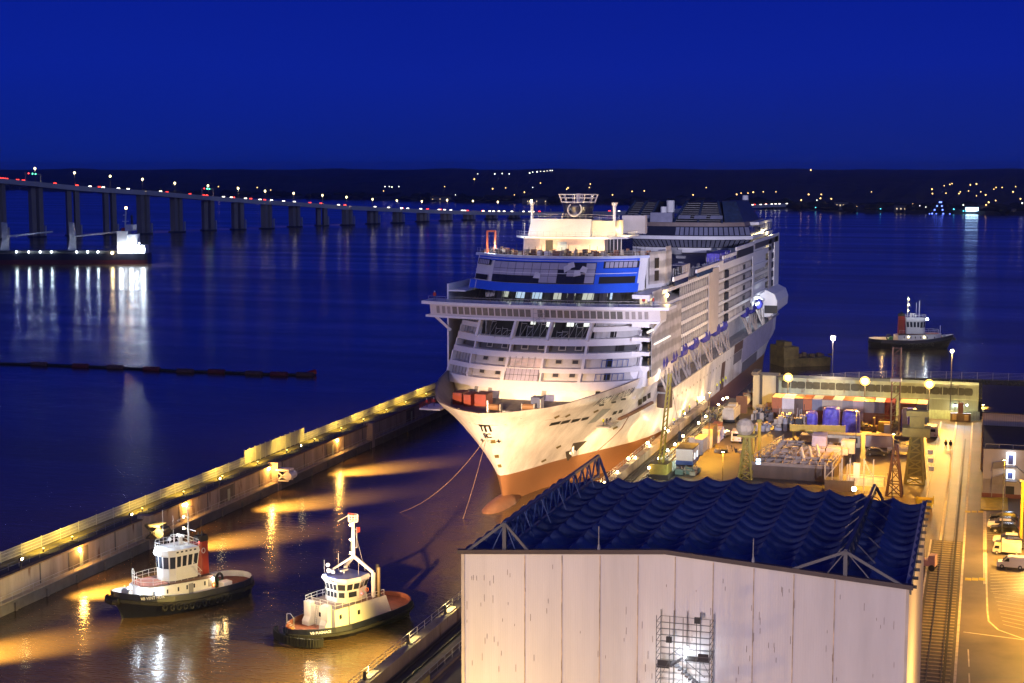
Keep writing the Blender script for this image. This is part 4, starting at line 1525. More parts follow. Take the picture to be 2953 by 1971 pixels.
# ---------------- open deck above the bridge
patch(-18.2, 18.2, 34.4, 34.7, -0.5, -12).build('open_deck', DARK, ship)
inn = patch(-17.8, 17.8, 34.7, 37.3, -7.0, -7.3).build('glazed_wall', mat('shaded_deck_wall', (0.03, 0.03, 0.035), 0.5, var=0.5, scale=0.5), ship)  # shade under the deck above put into a near-black wall colour
LITG = emis('glowing_deck_wall', (0.80, 0.85, 0.70), 0.55)  # lamplit parts of the deck wall put in as glow
LITC = emis('glowing_cool_wall', (0.6, 0.8, 1.0), 0.7)
for x_, w_, m_ in ((640, 1.6, LITG), (790, 2.6, LITC), (930, 2.4, LITC), (1110, 1.6, LITG), (1225, 1.5, LITG), (1380, 2.4, LITG), (1610, 0.5, LITC)):
    u = fl(x_, 900)[0]
    patch(u-w_/2, u+w_/2, 35.1, 36.8, -6.98, -6.9, 2).build('glow_panel', m_, inn)
g = MB()
for q in range(36):
    u = -17+q*34/35
    g.bar(fpt(u, 34.7, -1.0), fpt(u+0.2, 37.0, -1.4), 0.07)
g.bar(fpt(-17, 35.8, -1), fpt(17, 35.8, -1), 0.02)
g.build('deck_props', DARK, ship)
for u in (-12, -5, 4, 10.5):
    patch(u, u+1.4, 34.7, 37.1, -3.0, -4.0, 1).build('deck_pillar', mat('pillar_dark', (0.06, 0.055, 0.06), 0.6), ship)
# ---------------- observation block with the blue band
top = patch(-18.4, 18.4, 37.1, 43.6, -0.6, -13).build('observation_front', WHITE, ship)
uB0, uB1 = fl(640, 860)[0], 17.0
def blue(u0, u1, z0, z1):
    patch(u0, u1, z0, z1, 0.0, -0.58).build('blue_band', BLUE, top)
uG0, uG1 = fl(640, 700)[0], fl(1500, 700)[0]
blue(fl(440, 850)[0], 17.3, 36.9, 38.55)
blue(-17.6, 16.9, 42.75, 43.45)
blue(uG1+0.1, 17.0, 38.57, 42.73)
patch(-17.9, -17.0, 36.9, 38.5, 0.0, -0.58).build('white_band_end', WHITE, top)
patch(-18.1, fl(438, 850)[0], 36.9, 38.55, 0.0, -0.58).build('white_band_end', WHITE, top)
patch(-18.5, 18.5, 43.47, 43.95, 0.25, -0.9).build('deck_edge', mat('bluish_white', (0.50, 0.55, 0.72), 0.5), top)
patch(-17.8, 16.5, 43.02, 43.12, 0.06, 0.0).build('white_line', WHITE, top)
patch(fl(500, 700)[0], 16.8, 40.55, 40.66, 0.12, 0.0).build('white_line', WHITE, top)
# glass panels
PAN = mat('lavender_panel', (0.38, 0.37, 0.47), 0.4, var=0.08, scale=0.4)
NC = 12
cols_dark = {}
def panel(i, j, n_rows=3):
    w_ = (uG1-uG0)/NC
    h_ = (42.65-38.75)/n_rows
    return uG0+w_*i, uG0+w_*(i+1), 38.75+h_*j, 38.75+h_*(j+1)
DKP = mat('dark_panel', (0.02, 0.022, 0.045), 0.3)
patch(uG0, uG1, 38.6, 42.72, -0.30, -0.58).build('panel_backing', HOLE, top)
dark = {(0, 0): 1, (1, 0): 1, (2, 0): 1, (3, 0): 1, (4, 0): 1, (5, 0): 1, (2, 1): 0, (8, 0): 1, (9, 0): 1, (10, 0): 1, (8, 1): 1, (10, 1): 1, (9, 2): 1, (9, 1): 0, (10, 2): 1}
for i in range(NC):
    for j in range(3):
        u0, u1, z0, z1 = panel(i, j)
        dk = dark.get((i, j), 0)
        patch(u0+0.04, u1-0.04, z0+0.04, z1-0.04, -0.05 if not dk else -0.15, -0.25, 2).build('front_panel', DKP if dk else PAN, top)
for (x_, y_, r_) in ((1265, 680, 0.5), (1350, 720, 0.15), (1405, 690, -0.3), (1015, 738, -0.1), (1300, 655, 0.3)):
    u, z = fl(x_, y_)
    mb = MB()
    cx, sx = math.cos(r_), math.sin(r_)
    vs = []
    for a_, b_ in ((-0.9, -0.7), (0.9, -0.6), (0.8, 0.7), (-0.6, 0.8)):
        vs.append(fpt(u+(a_*cx-b_*sx)*0.8, z+(a_*sx+b_*cx)*0.8, 0.25+random.random()*0.2))
    mb.add(vs, [(0, 1, 2, 3)]).build('loose_sheet', mat('loose_sheet', (0.6, 0.6, 0.66), 0.6), top)
# side windows of the block
def win_row(xa, xb, ya, yb, n, dark_all=False, frame=HOLE):
    (u0, z1), (u1, z0) = fl(xa, ya), fl(xb, yb)
    u0, u1 = max(u0, -17.6), min(u1, 17.6)
    patch(u0, u1, z0, z1, 0.06, 0.0).build('window_band', frame, top)
    if not dark_all:
        for q in range(n):
            a_ = u0+0.3+(u1-u0-0.6)*q/n
            patch(a_+0.06, a_+(u1-u0-0.6)/n-0.08, z0+0.12, z1-0.12, 0.1, 0.06, 1).build('pane', PAN, top)
win_row(1575, 1865, 622, 672, 7)
win_row(1535, 1830, 750, 800, 1, True)
win_row(465, 620, 590, 650, 6)
win_row(425, 590, 715, 775, 1, True)
# top deck and its clutter
mb = MB()
n_ = 20
pf_ = [fpt(-18.3+36.6*i/n_, 43.9, 0.1) for i in range(n_+1)]
poly = [(p[0], p[1]) for p in pf_]+[(20.3, 64), (-20.3, 64)]
MB().prism(poly, 43.6, 43.85).build('sun_deck', DECK, ship)
g = MB()
g.rail([(p[0], p[1], 43.95) for p in pf_], 1.0, 0.03, 1.0)
g.build('sun_deck_rail', GREY, ship)
random.seed(11)
cl = [(0.25, 0.12, 0.07), (0.35, 0.3, 0.25), (0.08, 0.07, 0.07), (0.45, 0.42, 0.38), (0.15, 0.06, 0.04)]
g5 = [MB() for _ in cl]
for q in range(120):
    u = random.uniform(-17, 18)
    y = fy(u, 44)+random.uniform(1.2, 9)
    i = random.randrange(5)
    if abs(u) < 10.5 and y > 54:
        continue
    s_ = random.uniform(0.3, 1.1)
    g5[i].cb(u, y, 43.86, s_, random.uniform(0.3, 1.1), random.uniform(0.3, 1.2))
for i, c in enumerate(cl):
    for k_, nm in ((0, 'deck_material'),):
        o = g5[i].build('stacked_material', mat('deck_stuff_%d' % i, c, 0.7), ship)
        o['kind'] = 'stuff'
g = MB()
for q in range(26):
    u = -17.5+q*1.4
    g.bar((u, fy(u, 44)+0.8, 43.9), (u, fy(u, 44)+0.8, 43.9+random.uniform(1.2, 2.4)), 0.08)
    if q % 2:
        g.bar((u, fy(u, 44)+0.8, 45.1), (u-1.4, fy(u-1.4, 44)+0.8, 45.1), 0.06)
g.build('scaffold_poles', DARK, ship)
c0 = MB()
for x_ in (595, 662):
    p = GY(*P1(x_, 440), 303)
    c0.bar((p.x-SX, 53, 43.9), (p.x-SX, 53, 48.6), 0.35)
pa, pb = GY(*P1(595, 330), 303), GY(*P1(665, 330), 303)
c0.bar((pa.x-SX-0.1, 53, 48.5), (pb.x-SX+0.1, 53, 48.5), 0.35)
c0.build('orange_portal', mat('orange_steel', (0.50, 0.10, 0.03), 0.5), ship)
for x_, w_ in ((1030, 1.0), (1100, 1.5)):
    p = GY(*P1(x_, 530), 299)
    MB().cb(p.x-SX, 49.5, 43.86, w_, 0.9, 0.9).build('white_case', WHITE2, ship)
MB().bar((-6.0, 47.0, 43.9), (-5.8, 47, 50.5), 0.16).build('flag_pole', WHITE, ship)
# house on top
HY = 60.0
mb = MB()
mb.prism([(-10.2, HY+1), (-6, HY-1), (8, HY-1), (8, HY+12), (-10.2, HY+12)], 43.9, 46.9)
mb.build('lower_house', mat('pinkish_house', (0.62, 0.50, 0.44), 0.5), ship)
MB().box(8, 11, HY+2, HY+12, 43.9, 46.9).build('glazed_side', GLASS, ship)
for q in range(4):
    MB().box(8.4+q*0.8, 8.5+q*0.8, HY+1.85, HY+1.97, 43.9, 46.9).build('post', WHITE, ship)
MB().box(-2.2, -0.2, HY-1.1, HY-1.0, 43.9, 46.2).build('house_door', mat('bluish_door', (0.3, 0.4, 0.5), 0.4), ship)
MB().box(-4.8, -3.2, HY-1.1, HY-1.0, 43.9, 46.5).build('house_opening', HOLE, ship)
MB().prism([(-12, HY+1.5), (-9, HY-2.6), (9, HY-2.6), (12.2, HY+2), (12.2, HY+13), (-12, HY+13)], 46.9, 47.3).build('platform_roof', WHITE, ship)
up_ = MB()
up_.add([(-9, HY, 47.3), (4.6, HY-0.6, 47.3), (4.6, HY+10, 47.3), (-9, HY+10, 47.3), (-8.6, HY+1.2, 50.9), (4.6, HY+1.2, 50.9), (4.6, HY+10, 50.9), (-8.6, HY+10, 50.9)],
        [(0, 3, 2, 1), (4, 5, 6, 7), (0, 1, 5, 4), (1, 2, 6, 5), (2, 3, 7, 6), (3, 0, 4, 7)])
up_.build('upper_house', WHITE, ship)
MB().box(4.62, 9.6, HY+1.5, HY+9, 47.3, 50.6).build('yellowish_house', mat('cream_paint', (0.70, 0.62, 0.45), 0.5), ship)
mb = MB()
for s_ in (-1, 1):
    pl_ = []
    for k in range(12):
        a_ = 2*math.pi*k/12
        pl_.append((-1.95+s_*0.85+0.7*math.cos(a_), 49.6+0.55*math.sin(a_)))
    m_ = MB()
    m_.v = [(p[0], HY+0.25+(p[1]-47.3)*0.33-0.05, p[1]) for p in pl_]
    m_.f = [tuple(range(12))]
    m_.build('oval_opening', HOLE, ship)
for x_ in (-8.6, 9.4):
    MB().tube((x_, HY+1.6, 47.3 if x_ < 0 else 50.6), (x_, HY+1.6, 54.2 if x_ < 0 else 54.0), 0.32, n=8).tube((x_, HY+1.6, 53.6), (x_, HY+1.6, 54.4), 0.35, 0.75, 8).build('mast_post', WHITE, ship)
MB().sphere((-8.6, HY+1.2, 54.6), 0.25, 6).build('mast_lamp', LY, ship)
g = MB()
g.rail([(-8.4, HY+1.4, 50.9), (4.6, HY+1.4, 50.9), (9.5, HY+1.6, 50.6)], 1.0, 0.03, 1.3)
g.build('house_rail', GALV, ship)
g = MB()
g.rail([(-11.9, HY+1.5, 47.3), (-9, HY-2.5, 47.3), (9, HY-2.5, 47.3), (12.1, HY+2, 47.3), (12.1, HY+12, 47.3)], 1.0, 0.03, 1.3)
g.build('platform_rail', GALV, ship)
# radar tower: dark rounded drum with white crown
rm = []
for k, (z_, r_) in enumerate(((50.9, 3.4), (52.0, 3.1), (53.2, 3.3), (54.2, 3.7))):
    rm.append([(0.7+r_*math.cos(a), HY+5+r_*0.8*math.sin(a), z_) for a in (2*math.pi*i/18 for i in range(18))])
rt_ = MB().loft(rm).build('radar_tower', mat('dark_blue_drum', (0.02, 0.022, 0.06), 0.3), ship, smooth=True)
MB().torus((0.7, HY+2.0, 52.9), (0, 1, -0.4), 1.5, 0.16, 18, 6).build('white_arch', WHITE, rt_)
g = MB()
for z_, r_ in ((54.4, 3.7), (55.3, 4.0), (56.0, 4.3)):
    for i in range(18):
        a, b = 2*math.pi*i/18, 2*math.pi*(i+1)/18
        g.bar((0.7+r_*math.cos(a), HY+5+r_*0.8*math.sin(a), z_), (0.7+r_*math.cos(b), HY+5+r_*0.8*math.sin(b), z_), 0.16)
for i in range(12):
    a = 2*math.pi*i/12
    g.bar((0.7+3.6*math.cos(a), HY+5+2.9*math.sin(a), 54.2), (0.7+4.3*math.cos(a), HY+5+3.4*math.sin(a), 56.0), 0.14)
g.build('crown_rail', WHITE, rt_)
MB().tube((0.7, HY+5, 54.2), (0.7, HY+5, 56.2), 0.5).build('radar_mast', WHITE, rt_)
MB().box(7.2, 12.4, 78, 80, 47.3, 51.2).build('white_screen', SHEETB, ship)
MB().box(-6.5, -3.4, 78, 79, 50, 51.6).build('white_screen', GREY, ship)
# ---------------- right flank
def side(y0, y1, z0, z1, name, m, x=21.5, th=0.25, parent=None):
    return MB().box(x-th, x, y0, y1, z0, z1).build(name, m, parent or ship)
def yx(X, x=-62.0):      # station of an image column on the flank
    return GX(X, 700, x).y-SY
# front block flank with sheeting
fb = MB()
fb.prism([(17.8, 54.6), (20.3, 61), (20.3, 66), (17.8, 66)], 37.1, 43.8)
fb.build('block_flank', WHITE, ship)
MB().prism([(-17.3, 56), (17.3, 56), (17.8, 62), (17.8, 66), (-18.3, 66)], 37, 43.5).build('block_core', WHITE, ship)
yS = 46.0
MB().prism([(18.5, 54.6), (20.6, 60.5), (20.75, 66), (20.6, 66), (20.4, 60.6), (18.35, 54.8)], 38.0, 44.6).build('scaffold_sheet', SHEET, ship)
for zz in (41.2, 38.6):
    MB().prism([(19.2, 56.4), (19.75, 58), (19.7, 58.05), (19.15, 56.45)], zz, zz+2.1).build('doorway', HOLE, ship)
side(61, 66, 43.9, 45.4, 'corrugated_panel', SHEETB, 20.6, 0.15)
# deck edges along the flank
zlev = [22.2, 25.0, 27.8, 30.6, 33.4, 36.2]
for z_ in zlev:
    side(41, 215, z_, z_+0.75, 'deck_edge', WHITE, 21.5, 3.5)
side(41, 66, 18.9, 22.2, 'flank_wall', WHITE, 21.3, 3.5)
side(120, 215, 36.95, 38.0, 'top_edge', WHITE, 21.8, 4)
MB().box(17.6, 21.4, 60, 215, 36.9, 37.3).build('lido_deck', DECK, ship)
def bay(X0, X1, name, m, z0=22.0, z1=38.0, x=21.75, th=0.12):
    return side(yx(X0), yx(X1), z0, z1, name, m, x, th)
random.seed(5)
bay(1499, 1532, 'scaffold_sheet', SHEET, 20.6, 36.0)
bay(1532, 1566, 'scaffold_sheet', SHEET, 21.5, 33.5)
bay(1499, 1520, 'scaffold_sheet', SHEET, 30.0, 37.6, 21.9)
# working level between sheets, lamp light put in as a glowing wall
li = MB().box(18.4, 18.6, 46, 60, 34.5, 36.9).build('glowing_work_wall', emis('work_level_glow', (1.0, 0.85, 0.55), 0.9), ship)
yA2, yB2 = yx(1567), yx(1629)
for k, z_ in enumerate(zlev[:-1]):
    side(yA2, yB2, z_+0.75, z_+2.8, 'balcony_sheet', SHEETG, 21.3, 0.1)
g = MB()
q_ = yA2
while q_ < yB2:
    g.box(21.45, 21.55, q_, q_+0.12, 22, 37)
    q_ += 2.4
g.build('scaffold_tubes', GALV, ship)
bay(1629, 1651, 'flat_panel', SHEETB, 22.0, 37.6, 21.7)
for k, z_ in enumerate(zlev[:-1]):
    side(yx(1651), yx(1667), z_+0.75, z_+2.8, 'balcony_sheet', SHEET, 21.3, 0.1)
    side(yx(1675), yx(1727), z_+0.75, z_+2.8, 'balcony_sheet', SHEETG if k % 2 else SHEET, 21.3, 0.1)
for k, z_ in enumerate([22.4, 25.2, 28.0, 30.8, 33.6]):
    for X0, X1 in ((1667, 1675), (1648, 1652)):
        side(yx(X0), yx(X1), z_+0.4, z_+2.2, 'doorway', HOLE, 21.6, 0.15)
    side(yx(1709), yx(1713), z_+0.6, z_+1.9, 'doorway', HOLE, 21.45, 0.1)
bay(1727, 1731, 'flank_pier', WHITE, 22.0, 40.0)
bay(1732, 1762, 'white_panel', WHITE, 32.3, 38.8, 21.0)
bay(1732, 1762, 'white_panel', WHITE, 25.0, 29.2, 21.0)
bay(1731, 1763, 'working_gap', HOLE, 29.2, 32.3, 20.5)
g = MB()
q_ = yx(1731)
while q_ < yx(1763):
    g.bar((21.6, q_, 29.3), (21.6, q_, 32.6), 0.12)
    q_ += 1.6
for z_ in (29.4, 30.5, 31.8):
    g.bar((21.6, yx(1731), z_), (21.6, yx(1763), z_), 0.12)
g.build('working_gap_scaffold', GREY, ship)
bay(1763, 1769, 'flank_pier', SHEETB, 22.0, 40.0, 21.8)
bay(1776, 1786, 'stern_edge', WHITE, 16.0, 40.5, 21.8, 2.5)
for k, z_ in enumerate([22.4, 25.2, 28.0, 30.8, 33.6, 36.4]):
    side(yx(1770), yx(1775), z_+0.4, z_+2.2, 'doorway', HOLE, 21.7, 0.15)
MB().box(-21.5, 21.3, 216, 231, 16, 40.5).build('stern_block', INNER, ship)
# stepped lido terraces of the flank top
for X0, X1, z0, z1, m_ in ((1548, 1580, 38.0, 38.9, WHITE), (1550, 1580, 36.95, 38.0, GLASS), (1600, 1660, 38.0, 38.8, WHITE), (1603, 1636, 36.95, 38.0, mat('dark_teal_glass', (0.02, 0.05, 0.10), 0.2)), (1660, 1690, 39.0, 39.9, WHITE), (1690, 1730, 40.0, 41.0, WHITE), (1692, 1728, 38.0, 40.0, HOLE), (1730, 1786, 40.4, 41.3, WHITE), (1732, 1784, 38.8, 40.4, mat('pillar_dark', (0, 0, 0)))):
    bay(X0, X1, 'terrace_rail', m_, z0, z1, 21.8, 0.4)
g = MB()
for q in range(60):
    y_ = 62+q*2.5
    g.bar((20.5, y_, 37.3), (20.5, y_, 37.3+random.uniform(1.5, 3.2)), 0.1)
    if q % 3:
        g.bar((20.5, y_, 39.2), (20.5, y_+2.5, 39.2), 0.08)
g.build('lido_posts', GALV, ship)['kind'] = 'stuff'
for X0, X1, m_ in ((1550, 1562, GREY), (1567, 1583, DARK), (1585, 1600, SHEETB), (1665, 1690, TARP)):
    MB().box(17, 20.2, yx(X0), yx(X1), 37.3, 40.2).build('lido_cabin', m_, ship)
# pod at the stern
pd = MB()
pd.loft([[(20.5 if k_ < 0 else (24.4 if abs(k_) < 9 else 20), 0, 0) for k_ in range(1)]]*1, cap=False) if False else None
yP0, yP1 = yx(1762, -60), yx(1806, -60)
prof = [(20.0, 17.2), (23.0, 17.6), (25.0, 19.4), (25.2, 22.0), (24.4, 24.2), (22.0, 25.4), (20.0, 25.4)]
MB().yprism(prof[::-1], 203, 229).build('stern_pod', WHITE, ship)
MB().box(21.5, 25.3, 202.7, 202.95, 18.6, 20.9).build('pod_opening', HOLE, ship)
# aft hull panels
for X0, X1, z0, z1, m_ in ((1694, 1713, 12.5, 15.6, mat('brown_hatch', (0.12, 0.07, 0.05), 0.6)), (1713, 1780, 8.5, 14.8, mat('lavender_plate', (0.40, 0.38, 0.52), 0.5)), (1715, 1748, 5.4, 8.3, mat('grey_plate', (0.16, 0.15, 0.17), 0.5)), (1694, 1712, 9.6, 12.4, mat('grey_plate', (0, 0, 0)))):
    hpatch(yx(X0), yx(X1), z0, z1, 0.06).build('hull_plate', m_, hull)
hpatch(yx(1667), yx(1675), 5.3, 12.5, 0.07, 2).build('hull_door', mat('brown_hatch', (0, 0, 0)), hull)
for q in range(22):
    y_ = 62+q*4.3
    hpatch(y_, y_+0.5, 12.0, 12.5, 0.06, 1).build('porthole', HOLE, hull)
for y_ in (100, 122, 150, 175, 198):
    hpatch(y_, y_+0.15, 1, 15.5, 0.03, 1, m=5).build('hull_seam', GREY, hull)
# lifeboat davits: pairs of A-frames with blue wrapped heads
def davit(y, bright=False):
    m_ = mat('davit_steel', (0.27, 0.23, 0.21), 0.6, var=0.3)
    mb = MB()
    for yy in (y-1.6, y+1.6):
        mb.bar((22.4, yy, 16.0), (20.2, yy-0.6, 21.4), 0.5, 0.45)
        mb.bar((22.4, yy, 16.0), (21.8, yy+1.4, 20.4), 0.25)
    mb.bar((20.6, y-2.2, 21.0), (20.6, y+1.4, 21.0), 0.4)
    d_ = mb.build('davit', m_, ship)
    w_ = MB()
    for yy in (y-2.0, y+1.0):
        w_.sphere((20.9, yy, 22.0), 1.25, 8, 1.25)
    w_.build('blue_wrap', TARPD, d_)
MB().box(18, 18.3, 54, 216, 15.9, 22.2).build('boat_deck_wall', INNER, ship)
MB().box(17.8, 22.3, 54, 231, 15.7, 15.95).build('boat_deck', GREY, ship)
for X in (1530, 1552, 1576, 1601, 1627, 1650, 1666):
    davit(yx(X+6, -61.6))
for X in (1722, 1736, 1752, 1768):
    davit(yx(X, -61.6))
g = MB()
g.rail([(22.0, 56, 15.95), (22.0, 214, 15.95)], 1.0, 0.03, 3)
g.build('boat_deck_rail', GREY, ship)
# balcony openings of the forward right corner, brightly lit
for k, (z0, z1) in enumerate(((20.6, 22.0), (23.2, 24.6), (26.0, 27.4), (28.8, 30.2))):
    for q in range(3):
        y_ = 40.5+q*2.6
        MB().box(21.3, 21.4, y_, y_+1.5, z0, z1).build('corner_opening', HOLE, ship)
MB().bar((21.7, 38.5, 29.9), (21.9, 47, 30.2), 0.35).bar((21.9, 44, 27.0), (22.2, 58, 27.2), 0.3).build('light_strip', emis('strip_light', (1.0, 0.93, 0.85), 1.0), ship)
# ---------------- midship deckhouse with two rings of windows
DY = 190
def ring(z, w_, y0, bow, n=22):
    pts = []
    for i in range(n+1):
        t_ = -1+2*i/n
        pts.append((w_*t_*1.0, y0+bow*abs(t_)**3))
    return pts
def ringband(z0, z1, w0, w1, y0, y1, bow, m, name, back=228):
    mb = MB()
    a = ring(z0, w0, y0, bow)
    b = ring(z1, w1, y1, bow)
    vs = [(p[0], p[1], z0) for p in a]+[(w0, back, z0), (-w0, back, z0)]+[(p[0], p[1], z1) for p in b]+[(w1, back, z1), (-w1, back, z1)]
    n = len(a)+2
    mb.add(vs, [tuple(range(n))[::-1], tuple(range(n, 2*n))]+[(i, (i+1) % n, n+(i+1) % n, n+i) for i in range(n)])
    return mb.build(name, m, ship)
DX = -1.0
DARKW = mat('dark_window_band', (0.015, 0.018, 0.04), 0.25)
PANEW = mat('grey_pane', (0.17, 0.18, 0.26), 0.35)
y0 = 183
zA = [37.3, 38.6, 41.4, 42.4, 45.0, 46.0]
ringband(37.3, 38.7, 17.5, 17.8, y0, y0, 7, WHITE, 'deckhouse_base')
rb = ringband(38.7, 41.2, 17.6, 19.6, y0-0.3, y0-3.0, 7, DARKW, 'lower_window_ring')
ringband(41.2, 42.2, 20.0, 20.2, y0-3.6, y0-3.6, 7, WHITE, 'ring_ledge')
rc_ = ringband(42.2, 44.8, 19.4, 18.6, y0-2.6, y0-1.2, 7, DARKW, 'upper_window_ring')
ringband(44.8, 45.9, 17.4, 17.0, y0+0.5, y0+0.5, 6, mat('brownish_ledge', (0.20, 0.15, 0.14), 0.6), 'upper_ledge')
def ring_panes(z0, z1, w0, w1, ya, yb, bow, n, parent, skip=()):
    for q in range(n):
        if q in skip:
            continue
        t0, t1 = -1+2*(q+0.12)/n, -1+2*(q+0.88)/n
        def pp_(t, w_, y_, z):
            return (w_*t, y_+bow*abs(t)**3-0.08, z)
        MB().add([pp_(t0, w0, ya, z0), pp_(t1, w0, ya, z0), pp_(t1, w1, yb, z1), pp_(t0, w1, yb, z1)], [(0, 1, 2, 3)]).build('pane', PANEW, parent)
ring_panes(38.9, 41.0, 17.8, 19.4, y0-0.5, y0-2.8, 7, 30, rb)
ring_panes(42.4, 44.6, 19.4, 18.7, y0-2.6, y0-1.4, 7, 28, rc_, skip=(7, 8, 9, 10, 11, 12))
# funnel grilles on the roof
FUN = mat('funnel_dark_blue', (0.014, 0.028, 0.075), 0.5, var=0.5, scale=0.8)
for x0, x1, xt0, xt1, lb in ((-18, -10, -15.5, -8.5, 0), (-2.5, 11.5, 0, 9.0, 0)):
    mb = MB()
    mb.add([(x0, y0+2, 45.9), (x1, y0+2, 45.9), (x1, y0+30, 45.9), (x0, y0+30, 45.9), (xt0, y0+9, 51.6), (xt1, y0+9, 51.6), (xt1, y0+30, 51.6), (xt0, y0+30, 51.6)],
           [(0, 3, 2, 1), (4, 5, 6, 7), (0, 1, 5, 4), (1, 2, 6, 5), (2, 3, 7, 6), (3, 0, 4, 7)])
    f_ = mb.build('funnel_grille', mat('black_grille', (0.012, 0.012, 0.02), 0.6), ship)
    g = MB()
    for k in range(9):
        z_ = 46.4+k*0.6
        t_ = (z_-45.9)/5.7
        xa, xb = x0+(xt0-x0)*t_, x1+(xt1-x1)*t_
        g.bar((xa, y0+1.9+7*t_, z_), (xb, y0+1.9+7*t_, z_), 0.1)
    g.build('louvre', GREY, f_)
    g = MB()
    for (xa, xb) in ((x0, xt0), (x1, xt1), ((x0+x1)/2, (xt0+xt1)/2)):
        g.bar((xa, y0+1.7, 45.9), (xb, y0+8.7, 51.8), 0.55)
    g.build('rib', FUN, f_)
    for q in range(3):
        t_ = q/3
        MB().add([(x0+(x1-x0)*(t_+0.04)+0.5, y0+2.2, 46.9), (x0+(x1-x0)*(t_+0.29)+0.5, y0+2.2, 46.9), (x0+(x1-x0)*(t_+0.29)+0.6, y0+3.0, 47.9), (x0+(x1-x0)*(t_+0.04)+0.6, y0+3.0, 47.9)], [(0, 1, 2, 3)]).build('pale_panel', PANEW, f_)
mb = MB()
mb.add([(12, y0+3, 45.9), (17, y0+6, 45.9), (17.5, y0+34, 45.9), (12, y0+34, 45.9), (10.2, y0+9, 51.8), (14, y0+10, 51.8), (14.5, y0+30, 51.8), (10.2, y0+30, 51.8)],
       [(0, 3, 2, 1), (4, 5, 6, 7), (0, 1, 5, 4), (1, 2, 6, 5), (2, 3, 7, 6), (3, 0, 4, 7)])
mb.build('blue_funnel_casing', FUN, ship)
MB().prism([(-9.5, y0+2), (-3, y0+2), (-3.6, y0+8), (-9, y0+8)], 44.5, 48.6).build('white_housing', mat('lavender_housing', (0.22, 0.22, 0.32), 0.5), ship)
MB().tube((-6, y0+4, 48.6), (-6, y0+4, 50.3), 0.9, n=10).tube((-5, y0+9, 48.6), (-5, y0+9, 52), 1.2, n=10).build('vent_pipe', WHITE, ship)
p_ = GY(1709, 497, SY+222)
MB().tube((p_.x-SX, 222, 42), (p_.x-SX, 222, 53), 0.95, n=12).build('exhaust_pipe', WHITE, ship, smooth=True)
MB().box(8, 19.3, 205, 229, 41.5, 42.6).prism([(-15, 200), (19.8, 200), (19.8, 229), (-15, 229)], 44.8, 45.6).build('aft_canopy', WHITE, ship)
MB().box(10, 19, 207, 229, 37.3, 41.5).build('aft_cabin', mat('pillar_dark', (0, 0, 0)), ship)
for q in range(4):
    MB().box(19.85, 19.95, 203+q*6.5, 208+q*6.5, 42.8, 44.7).build('aft_pane', PANEW, ship)
random.seed(3)
g = MB()
for q in range(50):
    y_ = random.uniform(70, 180)
    g.cb(random.uniform(-19, 18), y_, 37.0, random.uniform(0.8, 3), random.uniform(0.8, 3), random.uniform(0.6, 2.4))
o = g.build('lido_material', GREY, ship)
o['kind'] = 'stuff'
MB().box(-21, 17.6, 60, 230, 36.9, 37.1).build('upper_deck', DECK, ship)
MB().box(-21.5, -21.2, 44, 230, 16, 38).build('port_wall', WHITE, ship)
MB().box(-21.2, -17.5, 44, 230, 36.5, 36.8).build('port_deck_edge', WHITE, ship)
# ---------------- foredeck gear
for (x0, x1, y, lb) in ((300, 395, 22.5, 0), (390, 470, 21.0, 0), (480, 595, 22.0, 0)):
    xa = GY(*P3(x0, 600), SY+y).x-SX
    xb = GY(*P3(x1-22, 600), SY+y).x-SX
    c_ = thing('red_container', ('small red container on the left of the foredeck nearest the bulwark', 'small red container in the middle of the three on the foredeck', 'largest red container of the three on the foredeck')[(x0 > 350)+(x0 > 450)], 'container', (SX+(xa+xb)/2, SY+y, DZ))
    hw2 = (xb-xa)/2
    MB().box(-hw2, hw2, 0, 4.2, 0, 2.2).build('body', mat('container_red', (0.20, 0.025, 0.015), 0.5, var=0.25), c_)
    MB().box(-hw2-0.05, hw2+0.05, -0.05, 4.25, 2.2, 2.3).build('roof_edge', mat('container_red_dark', (0.12, 0.02, 0.015), 0.6), c_)
p = GY(*P3(980, 590), SY+20)
c_ = thing('blue_cabin', 'dark blue cabin, one side painted pale for lamp light, on the right of the foredeck', 'cabin', (p.x, SY+20, DZ))
MB().box(-0.9, 0.9, 0, 2.4, 0, 2.5).build('body', mat('cabin_blue', (0.03, 0.05, 0.14), 0.5), c_)
MB().box(0.92, 1.0, 0.1, 2.3, 0.1, 2.3).build('pale_side', WHITE2, c_)  # lamp light on this side put in as a pale plate
def drum(x, y, z, r, l_, m, lb, nm='winch', cat='winch'):
    t_ = thing(nm, lb, cat, (SX+x, SY+y, z))
    MB().tube((-l_/2, 0, r+0.2), (l_/2, 0, r+0.2), r, n=12).build('drum', m, t_)
    MB().box(-l_/2-0.2, -l_/2, -r, r, 0, 2*r+0.3).build('side_frame', GREY, t_)
    MB().box(l_/2, l_/2+0.2, -r, r, 0, 2*r+0.3).build('side_frame', GREY, t_)
drum(-2.5, 17, DZ, 0.6, 2.2, mat('winch_brown', (0.18, 0.1, 0.05)), 'brown mooring winch in the middle of the foredeck')
drum(3.5, 19, DZ, 0.6, 2.2, mat('winch_brown', (0, 0, 0)), 'brown mooring winch right of the middle of the foredeck')
drum(4.3, 6.3, DZ+0.8, 0.5, 3.2, WHITE2, 'white drum lying close behind the bow bulwark')
